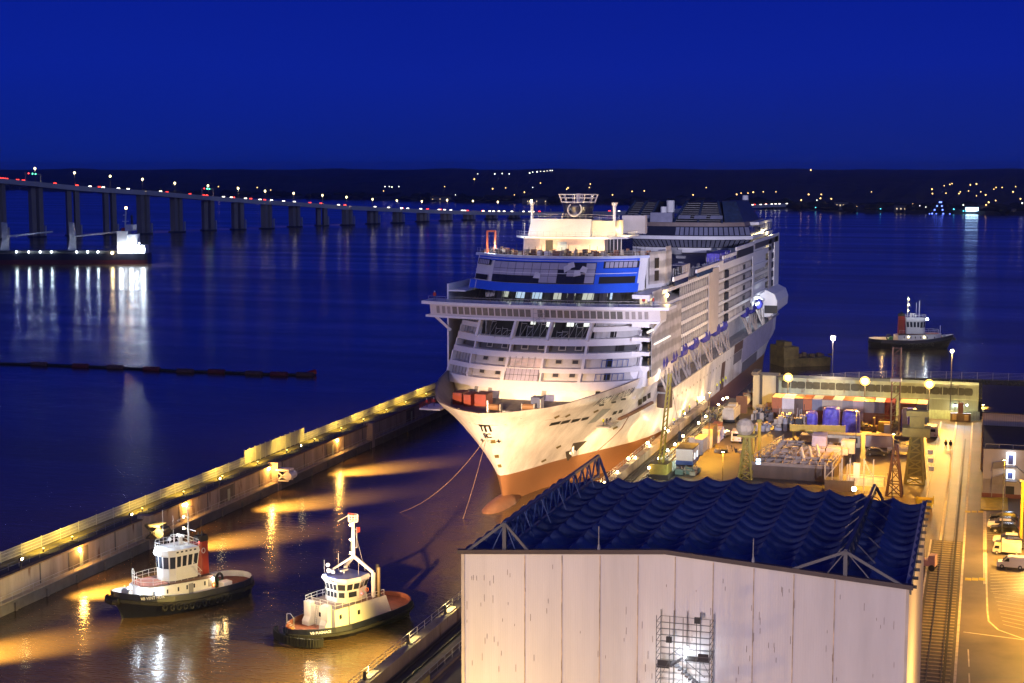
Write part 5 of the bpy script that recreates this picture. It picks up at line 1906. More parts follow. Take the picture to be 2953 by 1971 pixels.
for i, (x, y) in enumerate(((-3, 5), (0.5, 3.6), (-6, 9), (7, 12), (-9, 14))):
    t_ = thing('bollard', 'steel mooring bollards on the foredeck, number %s from the tip' % ('two', 'one', 'three', 'four', 'five')[i], 'bollard', (SX+x, SY+y, DZ), group='mooring bollards on the foredeck')
    t_['label'] = 'twin grey mooring bollard on the foredeck just behind the bow bulwark'
    MB().tube((-0.4, 0, 0), (-0.4, 0, 0.8), 0.2).build('post', GREY, t_)
    MB().tube((0.4, 0, 0), (0.4, 0, 0.8), 0.2).build('post', GREY, t_)
MB().bar((-0.6, 7, DZ), (-0.6, 7, DZ+3.6), 0.25).build('jack_staff', WHITE, ship)
g = MB()
g.rail([(-6.5, 9.5, DZ), (-1.5, 5.5, DZ), (3, 5.5, DZ)], 1.0, 0.03, 0.9)
g.build('foredeck_rail', GREY, ship)
# ---------------- mooring lines to the water side
def rope(a, b, lb, sag=1.5):
    pts = [Vector(a).lerp(Vector(b), k/12)-Vector((0, 0, sag*4*(k/12)*(1-k/12))) for k in range(13)]
    t_ = MB().path(pts, 0.035, 4)
    tag(t_.build('tow_rope', mat('rope', (0.22, 0.14, 0.09), 0.8)), lb, 'rope')
bowp = Vector((SX, SY+4.5, 14.0))
rope(bowp, G(917, 1176, 0.05), 'long thin rope running from the bow down to the water on the left', 2.2)
rope(bowp, G(1062, 1190, 0.05), 'short thin rope dropping steeply from the bow into the water', 0.6)
# ---------------- lamps on the ship
def SL(x, y, z, pw, col, size=0.3):
    light('POINT', ship, (SX+x, SY+y, z), pw, col, size)
SL(-3, 54, 50.0, 2600, WRM)
SL(8, 55, 49.0, 2600, (1, 0.75, 0.35))
SL(-10, 56, 48.6, 900, COOL)
SL(6, 56, 45.6, 1100, WRM)
SL(-4, 56, 45.4, 1300, WRM)
SL(-14, 52, 45.3, 900, COOL)
SL(11, 66, 48.5, 800, (1, 0.72, 0.3))
for u in (-9, -2.5, 4, 10, 15):
    SL(u, fy(u, 17)+0.8, 18.2, 36, (1.0, 0.62, 0.34), 0.2)
SL(-8, 12, 17.8, 260, AMB, 0.2)
SL(0, 14, 17.8, 260, AMB, 0.2)
for u in (-8, -1, 7):
    SL(u, 40.5, 31.0, 14, COOL, 0.2)
for u in (-9, -2, 6, 12):
    SL(u, fy(u, 36)+4.5, 36.3, 45, (0.9, 0.95, 0.8), 0.2)
SL(21.9, 56, 36.0, 1500, (1.0, 0.72, 0.25), 0.2)
MB().sphere((21.7, 57, 35.7), 0.35, 8).build('work_lamp', LY, ship)
SL(21.8, 50, 20.5, 900, (1, 0.9, 0.7))
SL(19.4, 204, 24.0, 4200, COOL)
SL(24.4, 206, 21.5, 2600, COOL)
SL(22.8, 190, 22.5, 1600, COOL)
SL(21.0, 215, 42.4, 1500, (1, 0.8, 0.4))
MB().sphere((19.5, 208, 42.0), 0.6, 8).build('work_lamp', LY, ship)
# ================= ADDED FLOODLIGHT MASTS (unseen, behind the camera) brightening ship, tugs and shed
def added_flood_mast(loc, hgt, label, beams):
    t_ = thing('added_floodlight_mast', label, 'lamp', loc)
    MB().tube((0, 0, 0), (0, 0, hgt), 0.5, 0.25, 10).build('pole', GALV, t_)
    MB().box(-1.6, 1.6, -0.3, 0.3, hgt, hgt+1.0).build('lamp_bank', GREY, t_)
    for tgt, pw, col, cone, bl, sz in beams:
        light('SPOT', t_, Vector(loc)+Vector((0, 1.5, hgt+0.5)), pw, col, sz, tgt, cone, bl)
added_flood_mast((70, -30, 5), 62, 'added tall floodlight mast behind the camera lighting the right side of the ship', [((-62, 368, 29), 5.2e6, (0.84, 0.80, 1.0), 12.5, 0.5, 3.0)])
added_flood_mast((-150, -20, 5), 60, 'added tall floodlight mast behind the camera lighting the front of the ship', [((-84, 290, 27), 1.1e6, (0.74, 0.66, 1.0), 15, 0.5, 3.0), ((-96, 185, 2), 0.3e6, (1.0, 0.78, 0.62), 16, 0.6, 2.0)])
added_flood_mast((-20, -40, 5), 40, 'added floodlight mast behind the camera lighting the white end wall of the shed', [((-22, 115, 17), 0.50e6, (1.0, 0.76, 0.74), 26, 0.3, 3.0)])
added_flood_mast((-55, -12, 5), 50, 'added floodlight mast behind the camera with amber lamps lighting the bow of the ship', [((-82, 262, 6), 1.6e7, (1.0, 0.60, 0.26), 9.8, 0.9, 2.0)])
# quay floods washing the hull
for i, (y_, tz, pw, tx, ty) in enumerate(((276, 9, 26000, -71, 286), (293, 10, 26000, -67, 303), (311, 9, 30000, -64.6, 322), (331, 12, 22000, -63.5, 338), (352, 12, 26000, -63.6, 357), (355.0, 12, 16000, -63.6, 366), (385, 11, 20000, -62.8, 396))):
    pos = Vector((-63.0, y_, 7.2)) if y_ < 356 else Vector((-58.5, 356, 7))
    t_ = thing('quay_floodlight', 'floodlight at the quay edge washing the hull, number %d from the bow' % (i+1), 'lamp', pos, group='floodlights along the quay edge under the hull')
    t_['label'] = 'amber floodlight at the quay edge aimed up at the white hull, %s from the bow' % ('first', 'second', 'third', 'fourth', 'fifth', 'sixth', 'seventh')[i]
    MB().cb(0, 0, -0.6, 0.15, 0.15, 0.6).build('post', DARK, t_)
    MB().cb(0, 0, 0, 0.35, 0.5, 0.35).build('lamp_housing', LY, t_)
    light('SPOT', t_, pos+Vector((-0.4, 0.3, 0.4)), pw, (1.0, 0.66, 0.28), 0.25, (tx, ty, tz-1.5), 44, 0.9)
# ================= SHED
ZE, ZR, XR_ = 30.7, 32.0, -23.2
X0S, X1S, Y0S, Y1S = -40.1, -4.7, 115.0, 146.0
shed = thing('shed', 'large white shed with a quilted dark blue membrane roof in the right foreground', 'shed', (-22, 132, 5))
def roofz(x):
    return ZR-(ZR-ZE)*(abs(x-XR_)/(XR_-X0S if x < XR_ else X1S-XR_))
WALL = mat('shed_wall_paint', (0.68, 0.65, 0.65), 0.7, var=0.14, scale=0.22, streak=True, rust=0.0)
wt_ = WALL.node_tree
wv_ = wt_.nodes.new('ShaderNodeTexWave')
wv_.inputs['Scale'].default_value = 1.6
wv_.inputs['Distortion'].default_value = 0.0
wc_ = wt_.nodes.new('ShaderNodeTexCoord')
wb_ = wt_.nodes.new('ShaderNodeBump')
wb_.inputs['Strength'].default_value = 0.10
wb_.inputs['Distance'].default_value = 0.05
wt_.links.new(wc_.outputs['Object'], wv_.inputs['Vector'])
wt_.links.new(wv_.outputs['Fac'], wb_.inputs['Height'])
wt_.links.new(wb_.outputs[0], wt_.nodes['Principled BSDF'].inputs['Normal'])
def wall_front():
    mb = MB()
    mb.yprism([(X0S, 5), (X1S, 5), (X1S, ZE), (XR_, ZR), (X0S, ZE)][::-1], Y0S, Y0S+0.3)
    return mb
wf = wall_front().build('front_wall', WALL, shed, world=True)
MB().box(X1S-0.3, X1S, Y0S+0.32, Y1S, 5, ZE).build('side_wall', mat('shed_side_paint', (0.68, 0.62, 0.52), 0.6, var=0.08, scale=0.15, streak=True), shed, world=True)
MB().box(X0S, X0S+0.3, Y0S+0.32, Y1S, 5, ZE).build('side_wall', WALL, shed, world=True)
MB().yprism([(X0S+.3, 5), (X1S-.3, 5), (X1S-.3, ZE-1.2), (XR_, ZR-1.2), (X0S+.3, ZE-1.2)][::-1], Y1S-0.3, Y1S).build('back_wall', WALL, shed, world=True)
SEAM = mat('wall_seam', (0.50, 0.38, 0.26), 0.6, var=0.6, scale=0.8)
for Xd in (1204, 1289, 1376, 1463, 1548, 1635, 1728, 1820, 1914):
    p = GY(Xd, 1400, Y0S)
    MB().box(p.x-0.035, p.x+0.035, Y0S-0.05, Y0S-0.003, 5, roofz(p.x)-0.3).build('wall_seam', SEAM, wf, world=True)
random.seed(21)
g = MB()
for q in range(240):
    x_ = X0S+random.random()**1.6*(X1S-X0S)
    z_ = random.uniform(8, 30)
    h_ = random.uniform(0.15, 0.7)
    g.box(x_-0.015, x_+0.015, Y0S-0.02, Y0S-0.004, z_, z_+h_)
g.build('stain', mat('stain_brown', (0.22, 0.15, 0.12), 0.8, var=0.5), wf, world=True)['kind'] = 'stuff'
MB().bar((X0S-0.3, Y0S-0.1, ZE+0.05), (XR_, Y0S-0.1, ZR+0.05), 0.5, 0.35).bar((XR_, Y0S-0.1, ZR+0.05), (X1S+0.3, Y0S-0.1, ZE+0.05), 0.5, 0.35).build('roof_edge', mat('brown_edge', (0.07, 0.05, 0.05), 0.6), shed, world=True)
MB().box(X0S-0.02, X0S+0.25, Y0S-0.12, Y0S-0.004, 5, ZE).build('corner_trim', mat('trim_cream', (0.55, 0.48, 0.40), 0.6), shed, world=True)
MB().box(X1S-0.2, X1S+0.02, Y0S-0.12, Y0S-0.004, 5, ZE).build('corner_trim', mat('trim_cream', (0.55, 0.48, 0.40), 0.6), shed, world=True)
# quilted membrane
NXc, NYc = 12, 12
sub = 10
MEMB = mat('membrane_blue', (0.055, 0.088, 0.21), 0.65, var=0.4, scale=0.22)
mb = MB()
nx_, ny_ = NXc*sub, NYc*sub
for j in range(ny_+1):
    for i in range(nx_+1):
        fx, fy_ = i/sub, j/sub
        x = X0S+(X1S-X0S)*fx/NXc
        y = Y0S+0.35+(Y1S-Y0S-0.35)*fy_/NYc
        u, v = fx % 1.0, fy_ % 1.0
        if i == nx_: u = 1.0
        if j == ny_: v = 1.0
        cux = 4*u*(1-u)
        # each bay hangs from its near arch and billows up at the back
        sw = (v**0.75)
        z = roofz(x)+0.15-0.70*(1-0.5*max(0, fy_-NYc+1))*cux-0.50*(1-math.sin(math.pi*v)**0.7)*(0.5+0.5*cux)
        if v >= 0.999 or v == 0:
            pass
        mb.v.append((x, y, z))
for j in range(ny_):
    for i in range(nx_):
        a = j*(nx_+1)+i
        mb.f.append((a, a+1, a+nx_+2, a+nx_+1))
rf = mb.build('membrane_roof', MEMB, shed, world=True)
def mem_z(x, y):
    fx = (x-X0S)/(X1S-X0S)*NXc
    fv = (y-Y0S-0.35)/(Y1S-Y0S-0.35)*NYc
    u, v = fx % 1, fv % 1
    c_ = 4*u*(1-u)
    return roofz(x)+0.15-0.70*c_-0.50*(1-math.sin(math.pi*v)**0.7)*(0.5+0.5*c_)
for (xa, xb, ya, yb) in ((-25.8, -23.5, 121.2, 123.4), (-22.7, -20.6, 124.2, 125.9), (-28.8, -26.6, 123.9, 125.8), (-31.6, -29.4, 121.3, 122.9), (-22.8, -20.9, 121.2, 122.6)):
    mb = MB()
    n_ = 12
    for a_ in range(n_+1):
        for b_ in range(n_+1):
            x, y = lerp(xa, xb, a_/n_), lerp(ya, yb, b_/n_)
            mb.v.append((x, y, mem_z(x, y)+0.06))
    for a_ in range(n_):
        for b_ in range(n_):
            q = a_*(n_+1)+b_
            mb.f.append((q, q+n_+1, q+n_+2, q+1))
    mb.build('repair_patch', mat('patch_grey_blue', (0.12, 0.15, 0.24), 0.7, var=0.35, scale=1.2), shed, world=True)
# edge scallops on the right
g = MB()
for j in range(NYc):
    ya, yb = Y0S+(Y1S-Y0S)*j/NYc, Y0S+(Y1S-Y0S)*(j+1)/NYc
    pl_ = [(ya, ZE-0.2)]+[(ya+(yb-ya)*k/6, ZE-0.2-0.7*math.sin(math.pi*k/6)) for k in range(1, 6)]+[(yb, ZE-0.2), (yb, ZE+0.1), (ya, ZE+0.1)]
    g.xprism(pl_, X1S+0.02, X1S+0.12)
g.build('roof_skirt', MEMB, shed, world=True)
for j in range(NYc+1):
    yy = Y0S+0.2+(Y1S-Y0S-0.4)*j/NYc
    MB().box(X1S+0.05, X1S+0.55, yy-0.08, yy+0.08, ZE-0.1, ZE+0.12).build('eave_bracket', DARK, shed, world=True)
# trusses over the roof
TR = mat('truss_blue', (0.035, 0.07, 0.20), 0.5, var=0.2)
TRG = mat('truss_grey', (0.10, 0.10, 0.12), 0.5)
def truss(xc, pk, lab, hw1, hw2, mt, pk2=None):
    pk2 = pk2 or pk
    t_ = thing('roof_truss', lab, 'truss', (xc, Y0S, ZE))
    zp = pk
    MB().bar((xc, Y0S-0.1, roofz(xc)), (xc, Y0S-0.1, zp), 0.3).build('post', TRG, t_, world=True)
    MB().bar((xc, Y0S-0.1, zp), (xc-hw1, Y0S-0.1, roofz(xc-hw1)+0.1), 0.22).build('brace', TRG, t_, world=True)
    MB().bar((xc, Y0S-0.1, zp), (xc+hw2, Y0S-0.1, roofz(xc+hw2)+0.1), 0.22).build('brace', TRG, t_, world=True)
    g = MB()
    n_ = 12
    for k in range(n_):
        ya, yb = Y0S+k*(Y1S-Y0S)/n_, Y0S+(k+1)*(Y1S-Y0S)/n_
        zb = roofz(xc)+0.25
        zp = lerp(pk, pk2, k/n_)
        z2_ = lerp(pk, pk2, (k+1)/n_)
        g.bar((xc, ya, zp), (xc, yb, z2_), 0.26)
        g.bar((xc, ya, zb), (xc, yb, zb), 0.22)
        g.bar((xc, ya, zb), (xc, (ya+yb)/2, zp), 0.14)
        g.bar((xc, (ya+yb)/2, zp), (xc, yb, zb), 0.14)
        if k % 2:
            continue
        g.bar((xc, ya, zp), (xc-hw1*0.35, ya, roofz(xc-hw1*.35)+0.1), 0.08)
        g.bar((xc, ya, zp), (xc+hw2*0.45, ya, roofz(xc+hw2*.45)+0.1), 0.08)
    g.build('lattice', mt, t_, world=True)
    zp = pk2
    g = MB()
    g.bar((xc, Y1S, zp), (xc+0.8, Y1S+1.4, roofz(xc)-1.0), 0.2)
    g.bar((xc, Y1S, zp), (xc, Y1S, roofz(xc)), 0.25)
    g.build('end_stay', mt, t_, world=True)
truss(-36.4, 33.4, 'blue lattice truss running along the left edge of the shed roof', 3.2, 2.0, TR, 33.2)
truss(-9.4, 33.1, 'grey lattice truss running along the right part of the shed roof', 4.0, 4.2, TRG, 31.9)
for Xd, lb in ((1374, 'thin lightning rod on the left half of the shed front edge'), (1728, 'thin lightning rod on the right half of the shed front edge')):
    p = GY(Xd, 1290, Y0S)
    t_ = thing('lightning_rod', lb, 'rod', (p.x, Y0S-0.1, roofz(p.x)+0.2))
    MB().tube((0, 0, 0), (0, 0, 0.5), 0.16, 0.06, 6).build('foot', GREY, t_)
    MB().tube((0, 0, 0.5), (0, 0, 1.9), 0.05, 0.04, 5).build('rod', GREY, t_)
# scaffold stair on the front wall
pA, pB = GY(1507, 1430, Y0S-2), GY(1630, 1430, Y0S-2)
sx0, sx1 = pA.x, pB.x
sc = thing('scaffold_stair', 'tall steel scaffold stair standing against the white end wall of the shed', 'scaffold', (sx0, Y0S-2, 5))
SCG = mat('scaffold_steel', (0.14, 0.14, 0.15), 0.5)
ys_ = (Y0S-2.2, Y0S-0.5)
zt = 27.2
g = MB()
for i in range(5):
    x = sx0+(sx1-sx0)*i/4
    for y in ys_:
        g.tube((x, y, 5), (x, y, zt+0.3), 0.032, n=5)
g.build('upright', SCG, sc, world=True)
g = MB()
z = 5.5
while z < zt:
    for y in ys_:
        g.bar((sx0, y, z), (sx1, y, z), 0.034)
    for x in (sx0, sx1):
        g.bar((x, ys_[0], z), (x, ys_[1], z), 0.034)
    z += 0.5
z = 6
while z < zt-2:
    g.bar((sx0, ys_[0], z), (sx0+(sx1-sx0)/4, ys_[0], z+2), 0.034)
    g.bar((sx1-(sx1-sx0)/4, ys_[1], z+2), (sx1, ys_[1], z), 0.034)
    z += 4
g.build('guard_tube', SCG, sc, world=True)
lv = 23.45
k = 0
while lv > 5.2:
    xm1, xm2 = sx0+(sx1-sx0)*0.24, sx0+(sx1-sx0)*0.78
    MB().box(sx0+0.05, xm1, ys_[0], ys_[1], lv-0.1, lv).build('landing', DARK, sc, world=True)
    MB().box(xm2-0.6*0+0.0-1.0, sx1-0.05, ys_[0], ys_[1]-0.8, lv+0.65, lv+0.75).build('landing', DARK, sc, world=True)
    MB().box(sx0+0.1, sx0+0.9, ys_[0], ys_[0]+0.06, lv+0.02, lv+0.5).build('toe_board', mat('board_dark', (0.03, 0.03, 0.04)), sc, world=True)
    MB().box(sx1-0.9, sx1-0.1, ys_[0], ys_[0]+0.06, lv+0.78, lv+1.3).build('toe_board', mat('board_dark', (0.03, 0.03, 0.04)), sc, world=True)
    g = MB()
    for s_ in range(5):
        f_ = s_/5
        g.box(lerp(xm1, xm1+0.9, f_), lerp(xm1, xm1+0.9, f_)+0.22, ys_[0]+0.1, ys_[1]-0.9, lv+0.7*f_-0.02, lv+0.7*f_+0.05)
    for s_ in range(9):
        f_ = s_/9
        x_ = lerp(xm1, xm2+0.2, f_)
        g.box(x_, x_+0.25, ys_[1]-0.85, ys_[1]-0.1, lv-2.0*f_-0.05, lv-2.0*f_+0.05)
    g.bar((xm1, ys_[1]-0.1, lv), (xm2+0.3, ys_[1]-0.1, lv-2.0), 0.14)
    g.build('stair_flight', SCG, sc, world=True)
    g = MB()
    g.bar((xm1, ys_[1]-0.1, lv+0.9), (xm2+0.3, ys_[1]-0.1, lv-1.1), 0.05)
    g.bar((xm1, ys_[0], lv+0.9), (xm1+0.9, ys_[0], lv+1.7), 0.05)
    g.build('handrail', SCG, sc, world=True)
    lv -= 2.65
    k += 1
for z_, nm in ((24.4, 1), (21.75, 0), (19.1, 0), (16.45, 0), (13.8, 0)):
    l_ = MB().box(sx0+(sx1-sx0)*0.5-0.12, sx0+(sx1-sx0)*0.5+0.12, Y0S-0.9, Y0S-0.7, z_-0.25, z_+0.35).build('work_lamp', emis('scaffold_lamp', (0.9, 0.95, 1.0), 14), sc, world=True)
    light('POINT', sc, (sx0+(sx1-sx0)*0.5, Y0S-1.1, z_-0.3), 150, COOL, 0.15)
for dx, dz in ((0.25, 25.5), (0.77, 27.2)):
    x_ = sx0+(sx1-sx0)*dx
    MB().box(x_-0.22, x_+0.22, ys_[0]-0.3, ys_[0]-0.05, dz, dz+0.45).build('flood_head', DARK, sc, world=True)
# ================= TUGS
def tug_hull(t_, L, B, sheer, m_hull, m_deck, m_in, bul=0.9, sharp=1.0):
    ys = [-L/2, -L/2+0.25, -L/2+0.8, -L/2+1.8, -L/2+3.4, -L/2+6, -L/2+9, 0, L/2-7, L/2-4, L/2-2, L/2-0.8, L/2-0.2, L/2]
    def w(y, f=1.0):
        t = (y+L/2)/L
        if t < 0.35:
            v = math.sin(min(1, t/0.35)*math.pi/2)**(0.62*sharp)
        elif t > 0.7:
            v = max(0, 1-((t-0.7)/0.3)**3.2)**0.5
        else:
            v = 1.0
        return max(0.02, B/2*v*f)
    rings = []
    for y in ys:
        zt = sheer(y)
        t = (y+L/2)/L
        f0 = min(0.80, 0.22+1.7*t)
        pull = 2.2*max(0, 1-t/0.2)
        pts = []
        for fz, ff in ((-1.0, f0*0.9), (0.0, f0), (0.45, f0+(1-f0)*0.6), (0.8, 1.0), (1.0, 1.0)):
            z = fz*zt if fz > 0 else fz*1.0
            pts.append((w(y, ff), y+pull*(1-max(0, fz))*(1 if y < 0 else 0), z))
        ring = pts+[(-p[0], p[1], p[2]) for p in pts[::-1]]
        rings.append(ring)
    h = MB().loft(rings).build('hull', m_hull, t_, smooth=False)
    # bulwark ring
    mb = MB()
    mi = MB()
    for s_ in (-1, 1):
        for a, b in zip(ys, ys[1:]):
            A = (s_*w(a), a, sheer(a)-0.05)
            Bq = (s_*w(b), b, sheer(b)-0.05)
            A2 = (s_*w(a)*0.97, a, sheer(a)+bul)
            B2 = (s_*w(b)*0.97, b, sheer(b)+bul)
            mb.add([A, Bq, B2, A2], [(0, 1, 2, 3)])
            i1 = (s_*max(0, w(a)*0.97-0.14), a+(0.1 if a < 0 else -0.1), sheer(a)+bul)
            i2 = (s_*max(0, w(b)*0.97-0.14), b+(0.1 if b < 0 else -0.1), sheer(b)+bul)
            i3 = (s_*max(0, w(a)-0.2), a+(0.15 if a < 0 else -0.15), sheer(a)+0.03)
            i4 = (s_*max(0, w(b)-0.2), b+(0.15 if b < 0 else -0.15), sheer(b)+0.03)
            mb.add([A2, B2, i2, i1], [(0, 1, 2, 3)])
            mi.add([i1, i2, i4, i3], [(0, 1, 2, 3)])
    mb.build('bulwark', m_hull, t_)
    mi.build('bulwark_inside', m_in, t_)
    poly = [(w(y)-0.1, y, sheer(y)+0.04) for y in ys]+[(-w(y)+0.1, y, sheer(y)+0.04) for y in ys[::-1]]
    d = MB()
    n = len(ys)
    d.v = poly
    d.f = [(i, i+1, 2*n-2-i, 2*n-1-i) for i in range(n-1)]
    d.build('deck', m_deck, t_)
    # rubbing strake
    mb = MB()
    for s_ in (-1, 1):
        for a, b in zip(ys, ys[1:]):
            mb.bar((s_*(w(a)+0.12), a, sheer(a)-0.15), (s_*(w(b)+0.12), b, sheer(b)-0.15), 0.42)
    mb.build('rubbing_strake', BLACK, t_)
    return w, h
def house(t_, pts, z0, z1, m, name, flare=1.0, zt=None):
    mb = MB()
    n = len(pts)
    cx = sum(p[0] for p in pts)/n
    cy = sum(p[1] for p in pts)/n
    top = [((p[0]-cx)*flare+cx, (p[1]-cy)*flare+cy) for p in pts]
    mb.add([(p[0], p[1], z0 if not callable(z0) else z0(p[1])) for p in pts]+[(p[0], p[1], z1 if not callable(z1) else z1(p[1])) for p in top],
           [tuple(range(n))[::-1], tuple(range(n, 2*n))]+[(i, (i+1) % n, n+(i+1) % n, n+i) for i in range(n)])
    return mb.build(name, m, t_), top
def wins(par, pts, top, z0, z1, za, zb, idx, marg=0.12, nm='window', m=None, split=1):
    n = len(pts)
    for i in idx:
        a0, b0, a1, b1 = pts[i], pts[(i+1) % n], top[i], top[(i+1) % n]
        for q in range(split):
            u0, u1 = (q+marg)/split, (q+1-marg)/split
            vs = []
            ex, ey = b0[0]-a0[0], b0[1]-a0[1]
            l_ = math.hypot(ex, ey)
            nx, ny = ey/l_*0.03, -ex/l_*0.03
            for u, z in ((u0, za), (u1, za), (u1, zb), (u0, zb)):
                f = (z-z0)/(z1-z0)
                x = lerp(lerp(a0[0], b0[0], u), lerp(a1[0], b1[0], u), f)
                y = lerp(lerp(a0[1], b0[1], u), lerp(a1[1], b1[1], u), f)
                vs.append((x+nx, y+ny, z))
            mb = MB()
            mb.add(vs, [(0, 1, 2, 3)])
            mb.build(nm, m or GLASSB, par)
def tugA(t_, detail=True):
    L, B = 27.0, 8.8
    sh = lambda y: 1.55+1.35*max(0, -(y-1)/13.0)**1.6+0.15*max(0, y/13)
    w, h = tug_hull(t_, L, B, sh, NAVY, RUST, WHITE2, 0.85)
    # long deckhouse, rising to a rounded raised front
    pts = [(-3.1, 4.2), (-3.1, -6.0), (-2.6, -7.8), (-1.4, -9.2), (0, -9.6), (1.4, -9.2), (2.6, -7.8), (3.1, -6.0), (3.1, 4.2), (1.6, 5.4), (-1.6, 5.4)]
    hz = lambda y: 4.1-0.035*(y+9)
    hs, tp = house(t_, pts, lambda y: sh(y)+0.02, hz, WHITE2, 'deckhouse')
    mb = MB()
    mb.prism([(-2.6, -7.4), (-1.3, -8.9), (1.3, -8.9), (2.6, -7.4), (2.7, -4.5), (-2.7, -4.5)], 4.12, 4.17)
    mb.build('red_foredeck', mat('pale_red_deck', (0.42, 0.16, 0.11), 0.6), t_)
    MB().prism([(-2.9, -4.4), (2.9, -4.4), (2.9, 4.1), (-2.9, 4.1)], 3.6, 4.10).build('brown_deck', mat('tug_brown_deck', (0.10, 0.05, 0.04), 0.6), t_)
    for i, y in enumerate((-7.3, -5.0, -2.9, -1.2, 0.2, 2.3)):
        for s_ in (1, -1):
            x = 3.11 if y > -6.1 else 2.78
            MB().box(min(s_*x, s_*(x+0.03)), max(s_*x, s_*(x+0.03)), y-0.14, y+0.14, 2.9, 3.45).build('deckhouse_window', GLASSB, t_)
    MB().box(3.11, 3.15, -0.9, 0.0, 1.9, 3.6).box(3.11, 3.15, 3.0, 3.8, 2.6, 3.6).build('side_door', GREY, t_)
    # wheelhouse
    wp = [(-2.15, 1.6), (-2.15, -2.6), (-1.75, -3.6), (-0.9, -4.25), (0.0, -4.4), (0.9, -4.25), (1.75, -3.6), (2.15, -2.6), (2.15, 1.6)]
    MBb, tp0 = house(t_, wp, 4.1, 5.6, WHITE2, 'wheelhouse_base')
    wh, tp = house(t_, wp, 5.6, 7.6, WHITE2, 'wheelhouse', 1.08)
    wins(wh, wp, tp, 5.6, 7.6, 5.75, 7.35, [2, 3, 4, 5, 6, 1], 0.10)
    wins(wh, wp, tp, 5.6, 7.6, 5.9, 7.35, [7, 0], 0.16, split=4)
    rp = [((p[0])*1.14, (p[1]+1)*1.13-1) for p in wp]
    rf_, _ = house(t_, rp, 7.6, 8.25, WHITE2, 'wheelhouse_roof', 0.97)
    for q in range(5):
        MB().box(2.42, 2.46, -2.6+q*0.85, -2.2+q*0.85, 7.85, 8.05).build('roof_vent', GLASSB, rf_)
    g = MB()
    rr = [(p[0]*0.95, p[1]*0.95, 8.25) for p in rp]+[(rp[0][0]*0.95, rp[0][1]*0.95, 8.25)]
    g.rail(rr, 0.9, 0.025, 1.2)
    g.rail([(x, y, 4.15) for x, y in ((-2.9, -4.5), (-2.4, -7.2), (-1.2, -8.7), (1.2, -8.7), (2.4, -7.2), (2.9, -4.5), (2.95, 1.5))], 0.95, 0.025, 1.2)
    g.rail([(-2.95, -4.5, 4.15), (-2.95, 3.9, 4.1)], 0.95, 0.025, 1.2)
    g.build('hand_rail', WHITE2, t_)
    # mast with crosstrees and radars
    MB().tube((0.4, 1.2, 8.2), (0.4, 1.2, 14.2), 0.16, 0.1, 8).build('mast', GALV, t_)
    g = MB()
    for z_, l_ in ((13.6, 1.3), (12.0, 1.5), (10.4, 2.1)):
        g.bar((0.4-l_, 1.2, z_), (0.4+l_, 1.2, z_), 0.07)
    g.bar((0.4, 1.2, 12.8), (-1.4, 0.2, 11.2), 0.05)
    g.build('crosstree', GALV, t_)
    g = MB()
    g.bar((-1.5, 0.2, 9.5), (0.6, 0.2, 9.5), 0.1, 0.25)
    g.cb(-0.5, 0.2, 8.25, 0.5, 0.5, 1.2)
    g.torus((-1.1, -0.6, 9.5), (0, 0, 1), 0.6, 0.06, 12, 5)
    g.sphere((-1.5, -1.2, 9.0), 0.32, 8)
    g.sphere((0.3, -0.6, 9.2), 0.3, 8)
    g.tube((-1.1, -0.6, 8.25), (-1.1, -0.6, 9.5), 0.07).tube((-1.5, -1.2, 8.25), (-1.5, -1.2, 9.0), 0.06).tube((0.3, -0.6, 8.25), (0.3, -0.6, 9.1), 0.06)
    g.build('radar', WHITE2, t_)
    g = MB()
    g.tube((-1.9, -2.2, 8.25), (-1.9, -2.2, 13.0), 0.04, n=5).tube((-1.6, -2.4, 8.25), (-1.6, -2.4, 13.2), 0.04, n=5)
    g.tube((0.0, -1.5, 8.25), (0.0, -1.5, 12.5), 0.035, n=5)
    g.build('antenna', WHITE2, t_)
    for z_ in (13.6, 12.0, 10.4):
        MB().sphere((-0.75, 1.1, z_-0.1), 0.17, 6).build('mast_light', LY, t_)
    # funnel
    fp_ = [(-0.6, 2.0), (0.6, 2.0), (0.8, 2.8), (0.6, 4.2), (-0.6, 4.2), (-0.8, 2.8)]
    fu, _ = house(t_, [(p[0]-0.0+1.1, p[1]) for p in fp_], 4.1, 8.6, mat('funnel_red', (0.28, 0.025, 0.015), 0.45), 'funnel', 0.9)
    house(t_, [(p[0]*0.92+1.1, p[1]) for p in fp_], 8.6, 9.4, BLACK, 'funnel_top', 0.95)
    house(t_, [(p[0]*0.92-1.3, p[1]) for p in fp_], 4.1, 8.0, mat('funnel_red', (0, 0, 0)), 'funnel', 0.9)
    g = MB().tube((0.9, 2.8, 9.3), (0.8, 2.9, 9.8), 0.15).tube((1.4, 3.1, 9.3), (1.4, 3.2, 10.0), 0.15)
    g.build('exhaust_pipe', BLACK, t_)
    MB().torus((1.95, 3.0, 7.4), (1, 0, 0.05), 0.33, 0.06, 12, 5).build('funnel_badge', WHITE2, fu)
    # stairs
    g = MB()
    for k in range(6):
        g.box(2.2, 2.9, 0.3+k*0.25, 0.5+k*0.25, 5.6-k*0.25, 5.66-k*0.25)
    g.bar((2.9, 0.3, 6.4), (2.9, 1.9, 4.9), 0.05)
    g.build('stair', WHITE2, t_)
    # bow rail hoop and roller
    g = MB()
    g.path([(-0.5, -9.2, 4.15), (-0.5, -9.2, 6.0), (-0.35, -9.2, 6.3), (-0.1, -9.2, 6.3), (0.05, -9.2, 6.0), (0.05, -9.2, 4.15)], 0.06)
    for z_ in (4.7, 5.2, 5.7):
        g.bar((-0.5, -9.2, z_), (0.05, -9.2, z_), 0.06)
    g.build('bow_hoop', WHITE2, t_)
